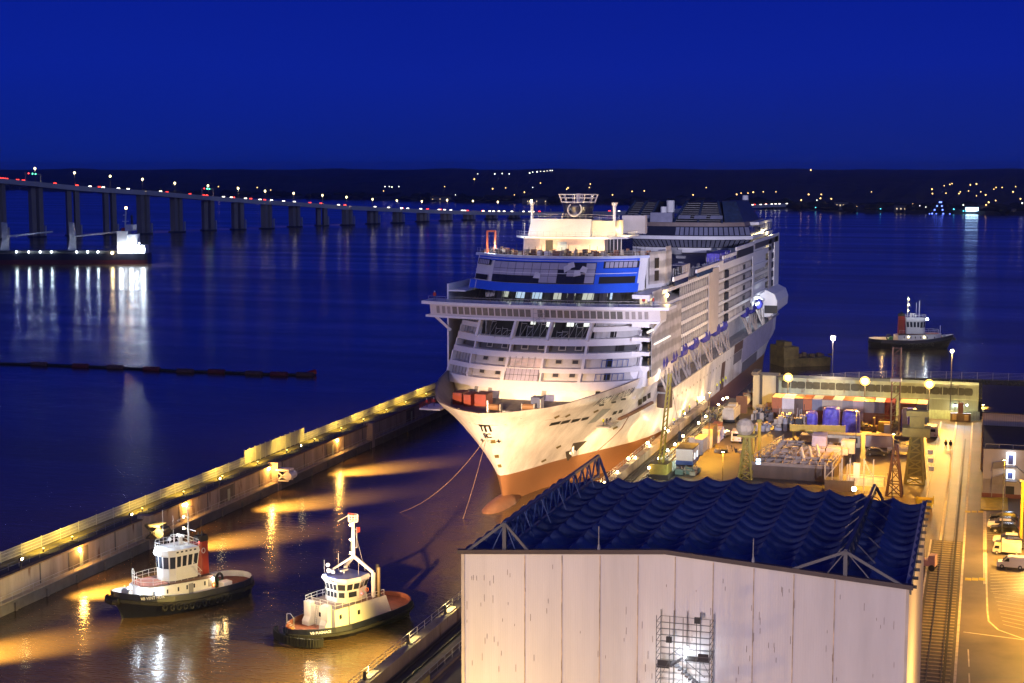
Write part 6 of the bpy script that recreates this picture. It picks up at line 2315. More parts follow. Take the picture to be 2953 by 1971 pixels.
    MB().tube((-1.0, -10.6, 3.4), (1.0, -10.6, 3.4), 0.4, n=10).build('bow_winch', GALV, t_)
    MB().path([(-1.6, -13.2, 2.9), (-0.8, -13.75, 2.7), (0, -13.9, 2.7), (0.8, -13.75, 2.7), (1.6, -13.2, 2.9)], 0.42, 8).build('bow_fender', BLACK, t_)
    # stern winch and box
    MB().torus((0.8, 6.9, 2.7), (1, 0.2, 0), 0.75, 0.2, 14, 6).build('towing_reel', BLACK, t_)
    g = MB().tube((-0.8, 6.4, 2.4), (0.6, 6.4, 2.4), 0.6, n=10).cb(-0.1, 5.9, 1.7, 1.8, 0.5, 1.3).bar((-0.9, 5.7, 1.7), (-0.9, 7.6, 2.2), 0.3).bar((0.7, 5.6, 1.7), (0.7, 7.6, 2.4), 0.3)
    g.build('towing_winch', GREEN, t_)
    MB().cb(2.3, 7.0, 1.75, 1.5, 1.7, 0.9).build('white_box', WHITE2, t_)
    MB().torus((3.14, 4.0, 2.7), (1, 0, 0), 0.3, 0.08, 12, 5).build('lifebuoy', ORANGE, t_)
    MB().torus((-0.9, -9.62, 3.2), (0.2, 1, 0), 0.3, 0.08, 12, 5).build('lifebuoy', ORANGE, t_)
    # tyres along both sides
    for s_ in (1, -1):
        for k in range(11):
            y = -6.5+k*1.25
            MB().torus((s_*(w(y)+0.35), y, sh(y)-0.65), (1, 0, 0), 0.36, 0.17, 12, 5).build('tyre_fender', BLACK, t_)
    # lamps
    MB().sphere((0, -5.0, 8.0), 0.34, 8).build('wheelhouse_lamp', LW, t_)
    for p in ((-1.2, -9.45, 3.5), (1.7, -8.9, 3.4), (2.95, -6.6, 3.5), (3.2, 3.9, 3.6)):
        MB().sphere(p, 0.16, 6).build('deck_lamp', LW, t_)
    MB().sphere((1.7, 2.3, 8.6), 0.12, 6).build('red_lamp', emis('red_bulb', (1, 0.05, 0.05), 14), t_)
NAVYX = NAVY
def place_tug(bow, stern, name_, label):
    d = (stern-bow)
    c_ = (bow+stern)/2
    return thing('tugboat', label, 'tugboat', (c_.x, c_.y, 0), math.atan2(-d.x, d.y))
def tl(t_, x, y, z, pw, col, size=0.15, tgt=None, cone=100):
    m = Matrix.Translation(t_.location) @ Matrix.Rotation(t_.rotation_euler.z, 4, 'Z')
    if tgt:
        light('SPOT', t_, m @ Vector((x, y, z)), pw, col, size, m @ Vector(tgt), cone, 0.7)
    else:
        light('POINT', t_, m @ Vector((x, y, z)), pw, col, size)
TL = place_tug(G(255, 1425, 0), G(572, 1352, 0), 'l', 'white and navy tug with a red funnel, leftmost in the lock, brightly lit wheelhouse')
tugA(TL)
for a in ((0, -5.5, 8.0, 1900, COOL), (0, -5.0, 8.7, 1500, COOL), (-1.2, -9.9, 3.6, 260, COOL), (1.9, -9.4, 3.5, 260, COOL), (3.4, -6.8, 3.5, 160, COOL), (3.7, 4.2, 3.6, 160, WRM), (0, -9.0, 6.0, 280, COOL), (0.5, 8, 4.5, 300, WRM), (-0.4, 0.2, 9.9, 260, COOL)):
    tl(TL, *a)
mh = Matrix.Translation(TL.location) @ Matrix.Rotation(TL.rotation_euler.z, 4, 'Z')
text_mb('VB PETIT MOUSSE'[0:2]+' SAINT MARC', 0.62, lambda x, y: (3.92+(0.42 if x > -2 else 0.28)-0.0, -7.2+x*0.9, 2.35+y), 0.01)
def side_text(t_, body, size, yc, z, w_at, s_=1, m=None):
    mb = text_mb(body, size, lambda x, y: (s_*(w_at(yc+x*s_)+0.06), yc+x*s_, z+y), 0.015)
    mb.build('nameplate', m or WHITE2, t_)
def wA(L, B):
    def w(y):
        t = (y+L/2)/L
        v = math.sin(min(1, max(0, t/0.35))*math.pi/2)**0.62 if t < 0.35 else 1.0
        return B/2*v
    return w
side_text(TL, 'VB VENT NOIR', 0.55, -8.2, 2.75, wA(27, 8.8))
# centre tug
def tugB(t_):
    L, B = 26.5, 9.2
    sh = lambda y: 1.4+0.55*max(0, y/13)**1.5+0.35*max(0, -y/13)**2
    w, h = tug_hull(t_, L, B, sh, NAVY, RUST, RUST, 0.85)
    pts = [(-3.3, 3.2), (-3.3, -3.0), (-3.0, -6.2), (3.0, -6.2), (3.3, -3.0), (3.3, 3.2), (3.3, 6.0), (-3.3, 6.0)]
    hz = lambda y: 4.75 if y < 4 else 4.6
    hs, _ = house(t_, [(-3.3, 4.0), (-3.3, -3.2), (-3.0, -3.2), (-3.0, -6.2), (3.0, -6.2), (3.0, -3.2), (3.3, -3.2), (3.3, 4.0)], 1.35, 4.75, WHITE2, 'deckhouse')
    MB().xprism([(4.0, 1.5), (6.6, 1.5), (5.2, 4.75), (4.0, 4.75)], -3.3, 3.3).build('sloping_house_end', WHITE2, t_)
    for s_ in (-1.7, 1.7):
        MB().xprism([(-6.2, 1.6), (-7.6, 1.4), (-7.6, 2.2), (-7.15, 2.9), (-7.15, 5.3), (-6.2, 5.3)][::-1], s_-0.65, s_+0.65).build('exhaust_casing', WHITE2, t_)
    for x, y, ax in ((0.0, -6.23, 1), (0.75, -6.23, 1), (3.03, -5.0, 0), (3.33, -1.2, 0), (-3.33, -1.2, 0)):
        if ax:
            MB().box(x-0.22, x+0.22, y, y+0.02, 3.0, 3.7).build('deckhouse_window', GLASSB, t_)
        else:
            MB().box(min(x, x-0.02), max(x, x+0.02), y-0.25, y+0.25, 3.0, 3.7).build('deckhouse_window', GLASSB, t_)
    g = MB()
    for k in range(9):
        g.box(-0.55, -0.15, -6.9+k*0.07, -6.85+k*0.07, 1.9+k*0.33, 1.94+k*0.33)
    g.bar((-0.55, -6.95, 1.6), (-0.55, -6.3, 4.8), 0.06).bar((-0.15, -6.95, 1.6), (-0.15, -6.3, 4.8), 0.06)
    g.build('ladder', GALV, t_)
    MB().box(-3.2, 3.2, -6.1, 5.0, 4.76, 4.82).build('upper_deck', mat('tug_upper_deck', (0.15, 0.10, 0.08), 0.6), t_)
    g = MB()
    g.rail([(-3.2, 4.8, 4.8), (-3.25, -3.2, 4.8), (-2.95, -6.1, 4.8), (2.95, -6.1, 4.8), (3.25, -3.2, 4.8), (3.25, 4.8, 4.8)], 1.0, 0.03, 1.2)
    g.build('hand_rail', WHITE2, t_)
    wp = [(-2.0, 2.2), (-2.5, -0.2), (-2.1, -2.6), (-1.0, -3.4), (1.0, -3.4), (2.1, -2.6), (2.5, -0.2), (2.0, 2.2)]
    MB0, t0 = house(t_, wp, 4.8, 6.7, WHITE2, 'lower_wheelhouse', 1.0)
    wins(MB0, wp, t0, 4.8, 6.7, 5.65, 6.5, [3], 0.12, split=3)
    wins(MB0, wp, t0, 4.8, 6.7, 5.65, 6.5, [2, 4, 5], 0.18)
    wh, tp = house(t_, wp, 6.7, 8.2, WHITE2, 'wheelhouse', 1.14)
    wins(wh, wp, tp, 6.7, 8.2, 6.85, 7.85, [3], 0.10, split=3)
    wins(wh, wp, tp, 6.7, 8.2, 6.85, 7.85, [2, 4], 0.12)
    wins(wh, wp, tp, 6.7, 8.2, 6.85, 7.85, [5, 6, 1, 0], 0.10, split=2)
    rp = [(p[0]*1.22, (p[1]+0.6)*1.18-0.6) for p in wp]
    rf_, r2 = house(t_, rp, 8.2, 8.75, WHITE2, 'roof_fascia', 0.93)
    for q, (x0, x1) in enumerate(((-0.95, -0.4), (-0.25, 0.3), (0.45, 1.0))):
        MB().box(x0, x1, -4.12, -4.06, 8.4, 8.6).build('roof_slot', GLASSB, rf_)
    house(t_, [(p[0]*0.97, p[1]*0.97) for p in r2], 8.76, 8.84, mat('tug_roof_blue', (0.05, 0.07, 0.25), 0.4), 'roof_top', 0.95)
    # A-frame mast
    g = MB()
    for s_ in (-1, 1):
        g.bar((s_*2.75, 2.9, 4.8), (s_*2.75, 2.9, 8.9), 0.42)
        g.bar((s_*2.75, 2.9, 8.9), (0, 1.6, 11.3), 0.42)
    g.bar((-2.3, -1.8, 8.8), (0, 1.6, 11.3), 0.25)
    g.build('mast_frame', WHITE2, t_)
    MB().tube((0, 1.6, 11.0), (0, 1.6, 17.0), 0.28, 0.2, 8).build('mast', WHITE2, t_)
    g = MB()
    for z_ in (17.0, 17.6, 18.1):
        g.torus((0, 1.6, z_), (0, 0, 1), 0.75, 0.04, 14, 4)
    for k in range(10):
        a_ = 2*math.pi*k/10
        g.bar((0.75*math.cos(a_), 1.6+0.75*math.sin(a_), 17), (0.75*math.cos(a_), 1.6+0.75*math.sin(a_), 18.1), 0.05)
    g.prism([(0.75*math.cos(2*math.pi*k/12), 1.6+0.75*math.sin(2*math.pi*k/12)) for k in range(12)], 16.95, 17.02)
    g.build('crow_nest', WHITE2, t_)
    MB().bar((-0.2, 1.6, 18.3), (-2.2, 0.6, 16.8), 0.1).build('arm', GALV, t_)
    MB().box(-0.7, 0.2, 1.3, 1.5, 17.9, 18.3).build('red_flag', REDP, t_)
    MB().box(0.75, 0.82, 1.5, 2.2, 15.3, 16.1).build('ensign', mat('flag_red', (0.4, 0.05, 0.04)), t_)
    g = MB()
    g.bar((0.7, 1.6, 12.8), (0.7, 1.6, 16.2), 0.07).bar((0.3, 1.6, 12.8), (0.7, 1.6, 12.8), 0.07).bar((0.3, 1.6, 15.8), (0.7, 1.6, 15.8), 0.07)
    for s_ in (-1, 1):
        g.tube((s_*2.0, 0.4, 8.8), (s_*2.0, 0.4, 11.6), 0.035, n=4)
    g.tube((-2.3, -2.5, 8.8), (-2.3, -2.5, 11.0), 0.03, n=4)
    g.bar((1.6, 2.4, 9), (0.3, 1.6, 15.5), 0.025).bar((-1.6, 2.4, 9), (-0.3, 1.6, 15.5), 0.025)
    g.build('antenna', GALV, t_)
    g = MB().sphere((-1.3, -2.6, 9.5), 0.38, 8).sphere((-0.7, -2.3, 9.3), 0.32, 8).sphere((-2.1, -1.9, 10.1), 0.35, 8).cb(-0.2, -0.4, 9.2, 0.3, 1.6, 0.2).tube((-0.2, -0.4, 8.8), (-0.2, -0.4, 9.3), 0.12)
    g.build('searchlight', WHITE2, t_)
    for s_ in (3.2,):
        MB().tube((s_, 3.6, 4.8), (s_-0.15, 3.8, 9.6), 0.28, n=10).build('exhaust_pipe', mat('pipe_brown', (0.16, 0.12, 0.06), 0.5), t_)
        MB().tube((s_-0.6, 4.1, 4.8), (s_-0.75, 4.3, 9.9), 0.28, n=10).build('exhaust_pipe', BLACK, t_)
    for z_ in (16.4, 14.0, 11.8):
        MB().sphere((-0.3, 1.3, z_), 0.17, 6).build('mast_light', LY, t_)
    MB().sphere((-0.7, -4.3, 8.95), 0.32, 8).build('deck_lamp', LW, t_)
    MB().sphere((2.55, 0.4, 5.9), 0.14, 6).build('red_lamp', emis('red_bulb', (1, 0, 0), 14), t_)
    MB().torus((2.6, 1.6, 6.3), (1, 0, 0), 0.3, 0.08, 12, 5).build('lifebuoy', ORANGE, t_)
    g = MB()
    for k in range(5):
        g.box(-2.6+k*0.28, -2.4+k*0.28, -10.8, -10.2, 2.5-k*0.2, 2.56-k*0.2)
    g.path([(-2.7, -10.5, 1.8), (-2.7, -10.5, 3.8), (-2.0, -10.5, 4.0), (-1.3, -10.5, 3.4), (-1.3, -10.5, 1.8)], 0.05)
    g.build('deck_ladder', GALV, t_)
    MB().cb(1.8, -9.8, 1.6, 1.2, 0.8, 0.4).cb(-1.2, -11.4, 1.7, 0.9, 0.6, 0.5).build('mooring_bitts', mat('bitts_orange', (0.4, 0.16, 0.05)), t_)
    g = MB()
    for a, b in zip([(-0.9, 0), (-0.45, 0.0), (0, 0), (0.45, 0), (0.9, 0)], [(0, 0)]*5):
        pass
    n_ = 26
    g = MB()
    for k in range(n_):
        a_ = math.pi*(k+0.5)/n_
        x = -math.cos(a_)
        yv = -13.3+2.9*(1-math.sin(a_))**0.8
        g.tube((x*4.45, yv-0.28, 0.25), (x*4.45, yv-0.28, 1.55), 0.26, n=6)
    g.build('stern_fender', BLACK, t_)
    MB().bar((-4.7, -2, 1.1), (-4.7, 8, 1.4), 0.35).bar((4.7, -2, 1.1), (4.7, 8, 1.4), 0.35).build('side_fender', BLACK, t_)
    return w, sh
TC = place_tug(G(655, 1482, 0), G(928, 1395, 0), 'c', 'white and navy tug with a tall A-frame mast and orange decks, nearest the camera')
wB, shB = tugB(TC)
npl = MB()
for k in range(13):
    y = -11.5+k*0.34
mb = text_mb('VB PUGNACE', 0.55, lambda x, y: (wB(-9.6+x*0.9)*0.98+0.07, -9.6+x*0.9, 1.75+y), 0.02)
mb.build('nameplate', emis('glowing_nameplate', (1.0, 0.85, 0.5), 1.2), TC)  # lamp light on the lettering put in as glow
for a in ((-0.7, -5.2, 9.2, 1500, (1, 0.97, 0.9)), (0, -9.0, 5.5, 420, (1, 0.7, 0.35)), (3.2, -11.0, 4.5, 260, (1, 0.75, 0.3)), (0.0, 9.5, 4.6, 240, (1, 0.6, 0.35))):
    tl(TC, *a)
# far tug on the estuary
pf = MB()
TF = place_tug(G(2188, 800, 0), G(1990, 796, 0), 'f', 'small dark tug with a red funnel waiting on the estuary beyond the lamps')
for ch in list(TL.children):
    if ch.type != 'MESH' or ch.name.startswith(('nameplate', 'deck_lamp', 'white_box')):
        continue
    b = ch.copy()
    C.objects.link(b)
    b.parent = TF
    for gch in list(ch.children):
        d_ = gch.copy()
        C.objects.link(d_)
        d_.parent = b
TF.scale = (1.05, 1.05, 1.25)
TL.scale = (0.92, 0.83, 1.05)
TC.scale = (0.97, 0.81, 0.84)
for z_, y_ in ((3.3, -4), (3.3, 1)):
    MB().sphere((3.2, y_, z_), 0.12, 6).build('cabin_light', LY, TF)
    MB().sphere((-3.2, y_, z_), 0.12, 6).build('cabin_light', LY, TF)
tl(TF, 0, 9, 4.5, 900, WRM)
tl(TF, -1.5, 0, 12.5, 500, COOL)
tl(TF, -9, -3, 14, 3000, (0.8, 0.85, 1.0))
MB().sphere((-1.2, 1.5, 7.0), 0.2, 6).build('green_lamp', emis('green_bulb', (0.1, 1, 0.5), 12), TF)
# old barge
p0, p1 = G(1782, 838, 0), G(1888, 834, 0)
bgx = thing('barge', 'rusty ochre work barge moored behind the stern of the cruise ship', 'barge', (p0+p1)/2, math.atan2(p1.y-p0.y, p1.x-p0.x))
LB_ = (p1-p0).length
MB().xprism([(-5, -0.5), (5, -0.5), (5.3, 2.6), (-5.3, 2.6)][::-1], -LB_/2, LB_/2).build('hull', mat('barge_ochre', (0.13, 0.09, 0.025), 0.8, var=0.5, scale=0.5, rust=0.4), bgx)
MB().box(-LB_/2-0.1, -LB_/2+5, -5, 5, 2.62, 6.2).box(-LB_/2+1, -LB_/2+3.5, -3, 3, 6.2, 7.6).build('deckhouse', mat('barge_ochre', (0, 0, 0)), bgx)
g = MB()
for k in range(6):
    g.cb(-LB_/2+7+k*2.2, random.uniform(-2, 2), 2.62, 1.2, 1.2, random.uniform(0.4, 1.3))
g.build('deck_gear', mat('barge_gear', (0.1, 0.06, 0.03), 0.8), bgx)['kind'] = 'stuff'
# glow buoys in the lock
for X, Y, lb in ((186, 1317, 'tiny round buoy floating left of the leftmost tug'), (1068, 1324, 'tiny white float in the dark water left of the ship bow')):
    pass
t_ = thing('buoy', 'tiny pale round buoy floating left of the leftmost tug', 'buoy', G(336-1, 1376-13, 0)+Vector((-3.5, 0, 0)))
MB().sphere((0, 0, 0.25), 0.4, 8).build('float', WHITE2, t_)
MB().tube((0, 0, 0.5), (0, 0, 1.0), 0.06).build('top_mark', GREY, t_)
# ================= THE YARD
def dep(p):
    return Vector((p.x, p.y, p.z-H)).dot(FW)
def spot_(X0, X1, Y, z=5.0):
    a, b = G(X0, Y, z), G(X1, Y, z)
    return (a+b)/2, abs(b.x-a.x)
def hgt(p, dY):
    return dY*dep(p)/(F*K)*1.02
CC = {'orange': (0.42, 0.13, 0.04), 'white': (0.62, 0.58, 0.55), 'dark': (0.10, 0.07, 0.06), 'red': (0.26, 0.06, 0.04), 'greyblue': (0.12, 0.15, 0.22), 'beige': (0.42, 0.36, 0.27),
      'grey': (0.30, 0.29, 0.28), 'pink': (0.50, 0.42, 0.42), 'brown': (0.20, 0.07, 0.03), 'bluegrey': (0.16, 0.18, 0.24), 'salmon': (0.60, 0.26, 0.15)}
def container(x, y, z, w_, l_, h_, col, label, grp=None, rz=0, roof=None):
    t_ = thing('shipping_container', label, 'container', (x, y, z), rz, grp)
    m = mat('container_'+col, CC[col], 0.55, var=0.2, scale=0.6, streak=True, rust=0.15)
    mb = MB().box(-w_/2+0.05, w_/2-0.05, 0.05, l_-0.05, 0.12, h_-0.1)
    n_ = int(l_/0.5)
    for k in range(n_):
        y_ = 0.2+k*(l_-0.4)/n_
        mb.box(-w_/2+0.0, -w_/2+0.06, y_, y_+0.25, 0.15, h_-0.12)
        mb.box(w_/2-0.06, w_/2, y_, y_+0.25, 0.15, h_-0.12)
    for k in range(int(w_/0.4)):
        mb.box(-w_/2+0.2+k*0.4, -w_/2+0.38+k*0.4, -0.01, 0.06, 0.2, h_-0.2)
    mb.build('body', m, t_)
    rm_ = mat('container_'+roof, CC[roof]) if roof else m
    MB().box(-w_/2, w_/2, 0, l_, h_-0.1, h_).build('roof', rm_, t_)
    g = MB()
    for sx_ in (-1, 1):
        for yy in (0, l_):
            g.box(sx_*w_/2-0.09, sx_*w_/2+0.09, yy-0.03, yy+0.03, 0, h_)
    g.box(-w_/2, w_/2, -0.03, 0.08, 0, 0.14)
    g.build('corner_frame', m, t_)
    return t_
yc = G(1900, 969, 5).y
def cxa(X, z=5.0):
    return GY(X, 940, yc).x
row = [(1771, 1793, 'orange', 'salmon'), (1794, 1821, 'white', 'white'), (1822, 1842, 'dark', 'dark'), (1843, 1862, 'orange', 'brown'), (1863, 1885, 'bluegrey', 'pink'), (1886, 1908, 'beige', 'brown'), (1909, 1932, 'beige', 'white'),
       (1933, 1956, 'grey', 'brown'), (1957, 1980, 'pink', 'salmon'), (1981, 2005, 'grey', 'red'), (2006, 2029, 'bluegrey', 'pink'), (2030, 2051, 'red', 'red'), (2064, 2101, 'brown', 'salmon'), (2102, 2126, 'greyblue', 'salmon')]
nmc = {'orange': 'orange brown', 'white': 'white', 'dark': 'very dark', 'bluegrey': 'blue grey', 'beige': 'beige', 'grey': 'light grey', 'pink': 'pale pinkish', 'red': 'dark red', 'brown': 'brown', 'greyblue': 'slate blue'}
ordw = ['first', 'second', 'third', 'fourth', 'fifth', 'sixth', 'seventh', 'eighth', 'ninth', 'tenth', 'eleventh', 'twelfth', 'thirteenth', 'fourteenth']
for i, (X0, X1, c1, c2) in enumerate(row):
    xa, xb = cxa(X0), cxa(X1)
    container((xa+xb)/2, yc, 7.6, xb-xa-0.05, 6.1, 2.55, c1, 'upper %s container, %s from the left in the long stacked row' % (nmc[c1], ordw[i]), 'containers stacked in the long row', roof=c2)
    low = ['brown', 'beige', 'dark', 'brown', 'brown', 'red', 'brown', 'greyblue', 'pink', 'brown', 'brown', 'red', 'red', 'greyblue'][i]
    container((xa+xb)/2, yc+0.05, 5.0, xb-xa-0.05, 6.1, 2.58, low, 'lower %s container, %s from the left in the long stacked row' % (nmc[low], ordw[i]), 'containers stacked in the long row')
# blue wrapped blocks
random.seed(4)
def wrapped(X0, X1, Yb, Yt, label, zb=5.0):
    p, w_ = spot_(X0, X1, Yb, zb)
    h_ = hgt(p, Yb-Yt)-0.6
    t_ = thing('wrapped_block', label, 'wrapped load', (p.x, p.y, zb))
    d_ = 3.6
    rings = []
    n = 20
    for k, f in enumerate((0, 0.06, 0.3, 0.55, 0.8, 0.93, 1.0)):
        s_ = (1.02, 1.0, 0.97, 0.98, 0.95, 0.88, 0.62)[k]
        r_ = []
        for i in range(n):
            a_ = 2*math.pi*i/n
            ca, sa = math.cos(a_), math.sin(a_)
            q = 1/max(abs(ca), abs(sa))
            q = 1+(q-1)*0.72
            j = 1+random.uniform(-0.035, 0.035)
            r_.append((w_/2*s_*ca*q*j, d_/2+d_/2*s_*sa*q*j, h_*f+random.uniform(-0.08, 0.08)*(f > 0)))
        rings.append(r_)
    MB().loft(rings).build('tarpaulin', TARP, t_)
    MB().box(-w_/2, w_/2, 0.1, d_, -0.0, 0.12).build('pallet', DARK, t_)
    g = MB()
    for f in (0.3, 0.62):
        g.torus((0, d_/2, h_*f), (0, 0, 1), 0.01, 0.01, 4, 3)
    return t_
wrapped(1808, 1846, 962, 917, 'blue wrapped block partly hidden behind dark gear at the left end of the containers')
wrapped(1844, 1874, 981, 941, 'round topped blue wrapped block, second from the left')
wrapped(1884, 1926, 984, 931, 'tall dark blue wrapped block with one shiny fold near the long row centre')
wrapped(1929, 1972, 994, 938, 'largest creased blue wrapped block standing beside the yellow girder end')
wrapped(2065, 2105, 984, 933, 'bright blue wrapped block alone right of the red lattice mast')
# yellow girder on stands
a_, b_ = G(1812, 1006, 5), G(1938, 1009, 5)
gt_ = thing('yellow_girder', 'long yellow ribbed girder lying on stands before the blue wrapped blocks', 'girder', a_, math.atan2(b_.y-a_.y, b_.x-a_.x))
Lg = (b_-a_).length
g = MB().box(0, Lg, -0.1, 0.1, 1.6, 1.75).box(0, Lg, -0.1, 0.1, 2.85, 3.0).box(0, Lg, -0.02, 0.05, 1.7, 2.9)
g.build('beam', YEL, gt_)
g = MB()
for k in range(9):
    x_ = k*Lg/8
    g.box(x_-0.08, x_+0.08, -0.25, 0.25, 1.55, 3.05)
g.build('rib', YEL, gt_)
for x_ in (0.7, Lg*0.5, Lg-0.7):
    MB().bar((x_, 0, 0), (x_, 0, 1.55), 0.35).build('stand', OLIVE, gt_)
# site cabins
def cabin(X0, X1, Yb, Yt, dpt, m, roofm, label, wins_=(), base=None, rz=0):
    p, w_ = spot_(X0, X1, Yb)
    h_ = hgt(p, Yb-Yt)
    t_ = thing('site_cabin', label, 'cabin', (p.x, p.y, 5.0), rz)
    MB().box(-w_/2, w_/2, 0, dpt, 0.15, h_).build('wall', m, t_)
    MB().box(-w_/2-0.1, w_/2+0.1, -0.1, dpt+0.1, h_, h_+0.15).build('roof', roofm, t_)
    MB().box(-w_/2, w_/2, 0.05, dpt, 0, 0.14).build('skid', DARK, t_)
    if base:
        MB().box(-w_/2-0.02, w_/2+0.02, -0.02, dpt+0.02, 0.15, h_*0.3).build('painted_base', base, t_)
    for (f0, f1, z0, z1, mm, nm) in wins_:
        o = MB().box(-w_/2+w_*f0, -w_/2+w_*f1, -0.05, -0.01, z0*h_, z1*h_).build(nm, mm, t_)
    return t_, w_, h_
CREAM = mat('cabin_cream', (0.58, 0.50, 0.36), 0.6, var=0.15, scale=0.5, streak=True, rust=0.1)
PINKW = mat('cabin_pale', (0.66, 0.56, 0.48), 0.6, var=0.1, scale=0.5, streak=True)
cabin(1884, 1974, 1027, 999, 2.8, CREAM, mat('cabin_roof', (0.22, 0.18, 0.13), 0.7), 'long cream site cabin with one window behind the dark ship block', [(0.71, 0.93, 0.42, 0.86, HOLE, 'window'), (0.66, 0.70, 0.05, 0.35, HOLE, 'vent')])
cabin(1984, 2047, 1028, 1001, 2.8, PINKW, mat('cabin_roof_pink', (0.5, 0.28, 0.2), 0.7), 'plain pale site cabin standing right of the cream cabin')
cabin(1836, 1862, 1030, 1000, 2.6, mat('cabin_grey', (0.3, 0.24, 0.18), 0.7, var=0.3), GREY, 'small grey brown cabin left of the long cream cabin')
t_, w_, h_ = cabin(1549, 1590, 1068, 1031, 6.4, mat('cabin_white', (0.72, 0.76, 0.70), 0.5, var=0.05), mat('cabin_roof_dark', (0.10, 0.085, 0.06), 0.7), 'white site cabin with a blue base beside the quay lamps', base=mat('cabin_base_blue', (0.05, 0.12, 0.42), 0.5))
for y_ in (1.5, 4.2):
    MB().box(w_/2+0.03, w_/2+0.06, y_, y_+0.8, 1.0, 2.2).build('lit_window', emis('lit_cabin_window', (0.8, 0.9, 1.0), 2.0), t_)
light('POINT', t_, G(1560, 1075, 7.5), 900, (0.8, 1.0, 0.85), 0.2)
# containers near the quay
def cont_at(X0, X1, Yb, Yt, l_, col, label, z=5.0, roof=None):
    p, w_ = spot_(X0, X1, Yb, z)
    return container(p.x, p.y, z, w_, l_, hgt(p, Yb-Yt), col, label, roof=roof)
cont_at(1590, 1612, 1043, 1008, 6, 'grey', 'light grey container with a yellowish top behind the white and blue cabin', roof='beige')
cont_at(1611, 1634, 1028, 983, 6, 'beige', 'ribbed beige container with a dark roof right of the light grey one', roof='dark')
cont_at(1636, 1650, 1016, 987, 5, 'pink', 'narrow pale container standing right of the ribbed beige one')
cont_at(1633, 1652, 1000, 972, 3, 'orange', 'small orange bin behind the narrow pale container')
cont_at(1580, 1592, 1046, 1003, 0.6, 'beige', 'yellowish lattice panel leaning left of the ribbed beige container')
# trailers, tank
p, w_ = spot_(1656, 1684, 972)
t_ = thing('machine_trailer', 'pale boxy machine trailer parked by the quay railing', 'trailer', (p.x, p.y, 5))
MB().box(-w_/2, w_/2, 0, 9, 0.9, 3.0).build('body', mat('trailer_pale', (0.5, 0.44, 0.36), 0.5, var=0.2), t_)
MB().box(-w_/2+0.2, w_/2-0.2, 0.5, 3.2, 3.0, 3.5).box(-w_/2+0.4, w_/2-0.3, 4.5, 7.5, 3.0, 3.7).build('top_unit', CREAM, t_)
for yy in (1.5, 7):
    MB().tube((-w_/2-0.05, yy, 0.5), (w_/2+0.05, yy, 0.5), 0.5, n=12).build('wheel', BLACK, t_)
p, w_ = spot_(1690, 1712, 948)
t_ = thing('storage_tank', 'long pale cylindrical tank lying in a brown frame by the quay', 'tank', (p.x, p.y, 5))
MB().tube((0, 0.3, 2.2), (0, 10, 2.2), w_/2, n=16).build('tank', mat('tank_cream', (0.45, 0.42, 0.28), 0.5, var=0.2), t_, smooth=False)
MB().box(-w_/2-0.2, w_/2+0.2, -0.1, 0.3, 0, 4.0).build('end_frame', mat('brown_frame', (0.16, 0.07, 0.03), 0.7), t_)
MB().box(-w_/2-0.2, w_/2+0.2, 9.7, 10.1, 0, 3.4).build('end_frame', mat('brown_frame', (0, 0, 0)), t_)
# rusty tubs and piping heaps in the yard
def heap(X0, X1, Yb, label, cols_, n=16, hmax=1.8, dpt=4, nm='scrap_heap', cat='heap', seed=1):
    random.seed(seed)
    p, w_ = spot_(X0, X1, Yb)
    t_ = thing(nm, label, cat, (p.x, p.y, 5))
    for c in cols_:
        mb = MB()
        for k in range(n):
            x, y = random.uniform(-w_/2, w_/2), random.uniform(0, dpt)
            r_ = random.random()
            if r_ < 0.45:
                mb.cb(x, y, 0.05, random.uniform(0.4, 1.5), random.uniform(0.4, 1.5), random.uniform(0.4, hmax))
            elif r_ < 0.75:
                mb.tube((x, y, random.uniform(0.2, hmax)), (x+random.uniform(-1.5, 1.5), y+random.uniform(-1, 1), random.uniform(0.2, hmax)), 0.16, n=6)
            else:
                mb.bar((x, y, 0), (x+random.uniform(-.6, .6), y, random.uniform(1, hmax*1.6)), 0.12)
        mb.build('material', c, t_)['kind'] = 'stuff'
    return t_
BRN = mat('brown_steel', (0.14, 0.07, 0.04), 0.7, var=0.4)
PAL = mat('pale_gear', (0.42, 0.36, 0.28), 0.6, var=0.3)
heap(1722, 1770, 965, 'heap of mixed rusty and pale gear left of the stacked containers', [BRN, PAL, DARK, GREY], 16, 2.2, 9, seed=2)
heap(1775, 1842, 990, 'dark framed machinery standing in front of the left containers', [BRN, DARK, GREY, PAL], 20, 3.4, 7, 'machinery', 'machinery', 3)
heap(1726, 1760, 990, 'pale crates and pipes beside the white van', [PAL, BRN, GREY], 10, 1.6, 5, seed=4)
heap(1556, 1592, 1090, 'low pile of pallets in front of the white and blue cabin', [mat('pallet_teal', (0.16, 0.24, 0.22)), PAL], 12, 1.1, 3.5, 'pallet_pile', 'pallets', 5)
heap(1950, 1985, 985, 'brown and dark gear at the foot of the largest blue block', [BRN, DARK], 10, 1.2, 5, seed=6)
heap(2100, 2128, 1000, 'small pale boxes and bits between the lattice mast and white van', [PAL, BRN, DARK], 12, 1.1, 8, seed=7)
heap(1705, 1735, 930, 'cluttered gear at the far end of the quay by the gate', [PAL, GREY, OLIVE], 14, 2.2, 9, seed=8)
heap(1830, 1882, 1024, 'cluster of pale pipes and yellow poles left of the cream cabin', [BRN, PAL, OLIVE], 12, 1.8, 4, seed=9)
heap(2128, 2140, 1000, 'dark poles and posts beside the pale screens', [DARK, PAL], 6, 1.4, 4, seed=12)
heap(1602, 1640, 968, 'mixed drums and pipes between the quay railing and the orange bin', [BRN, PAL, OLIVE, DARK], 12, 1.5, 9, seed=14)
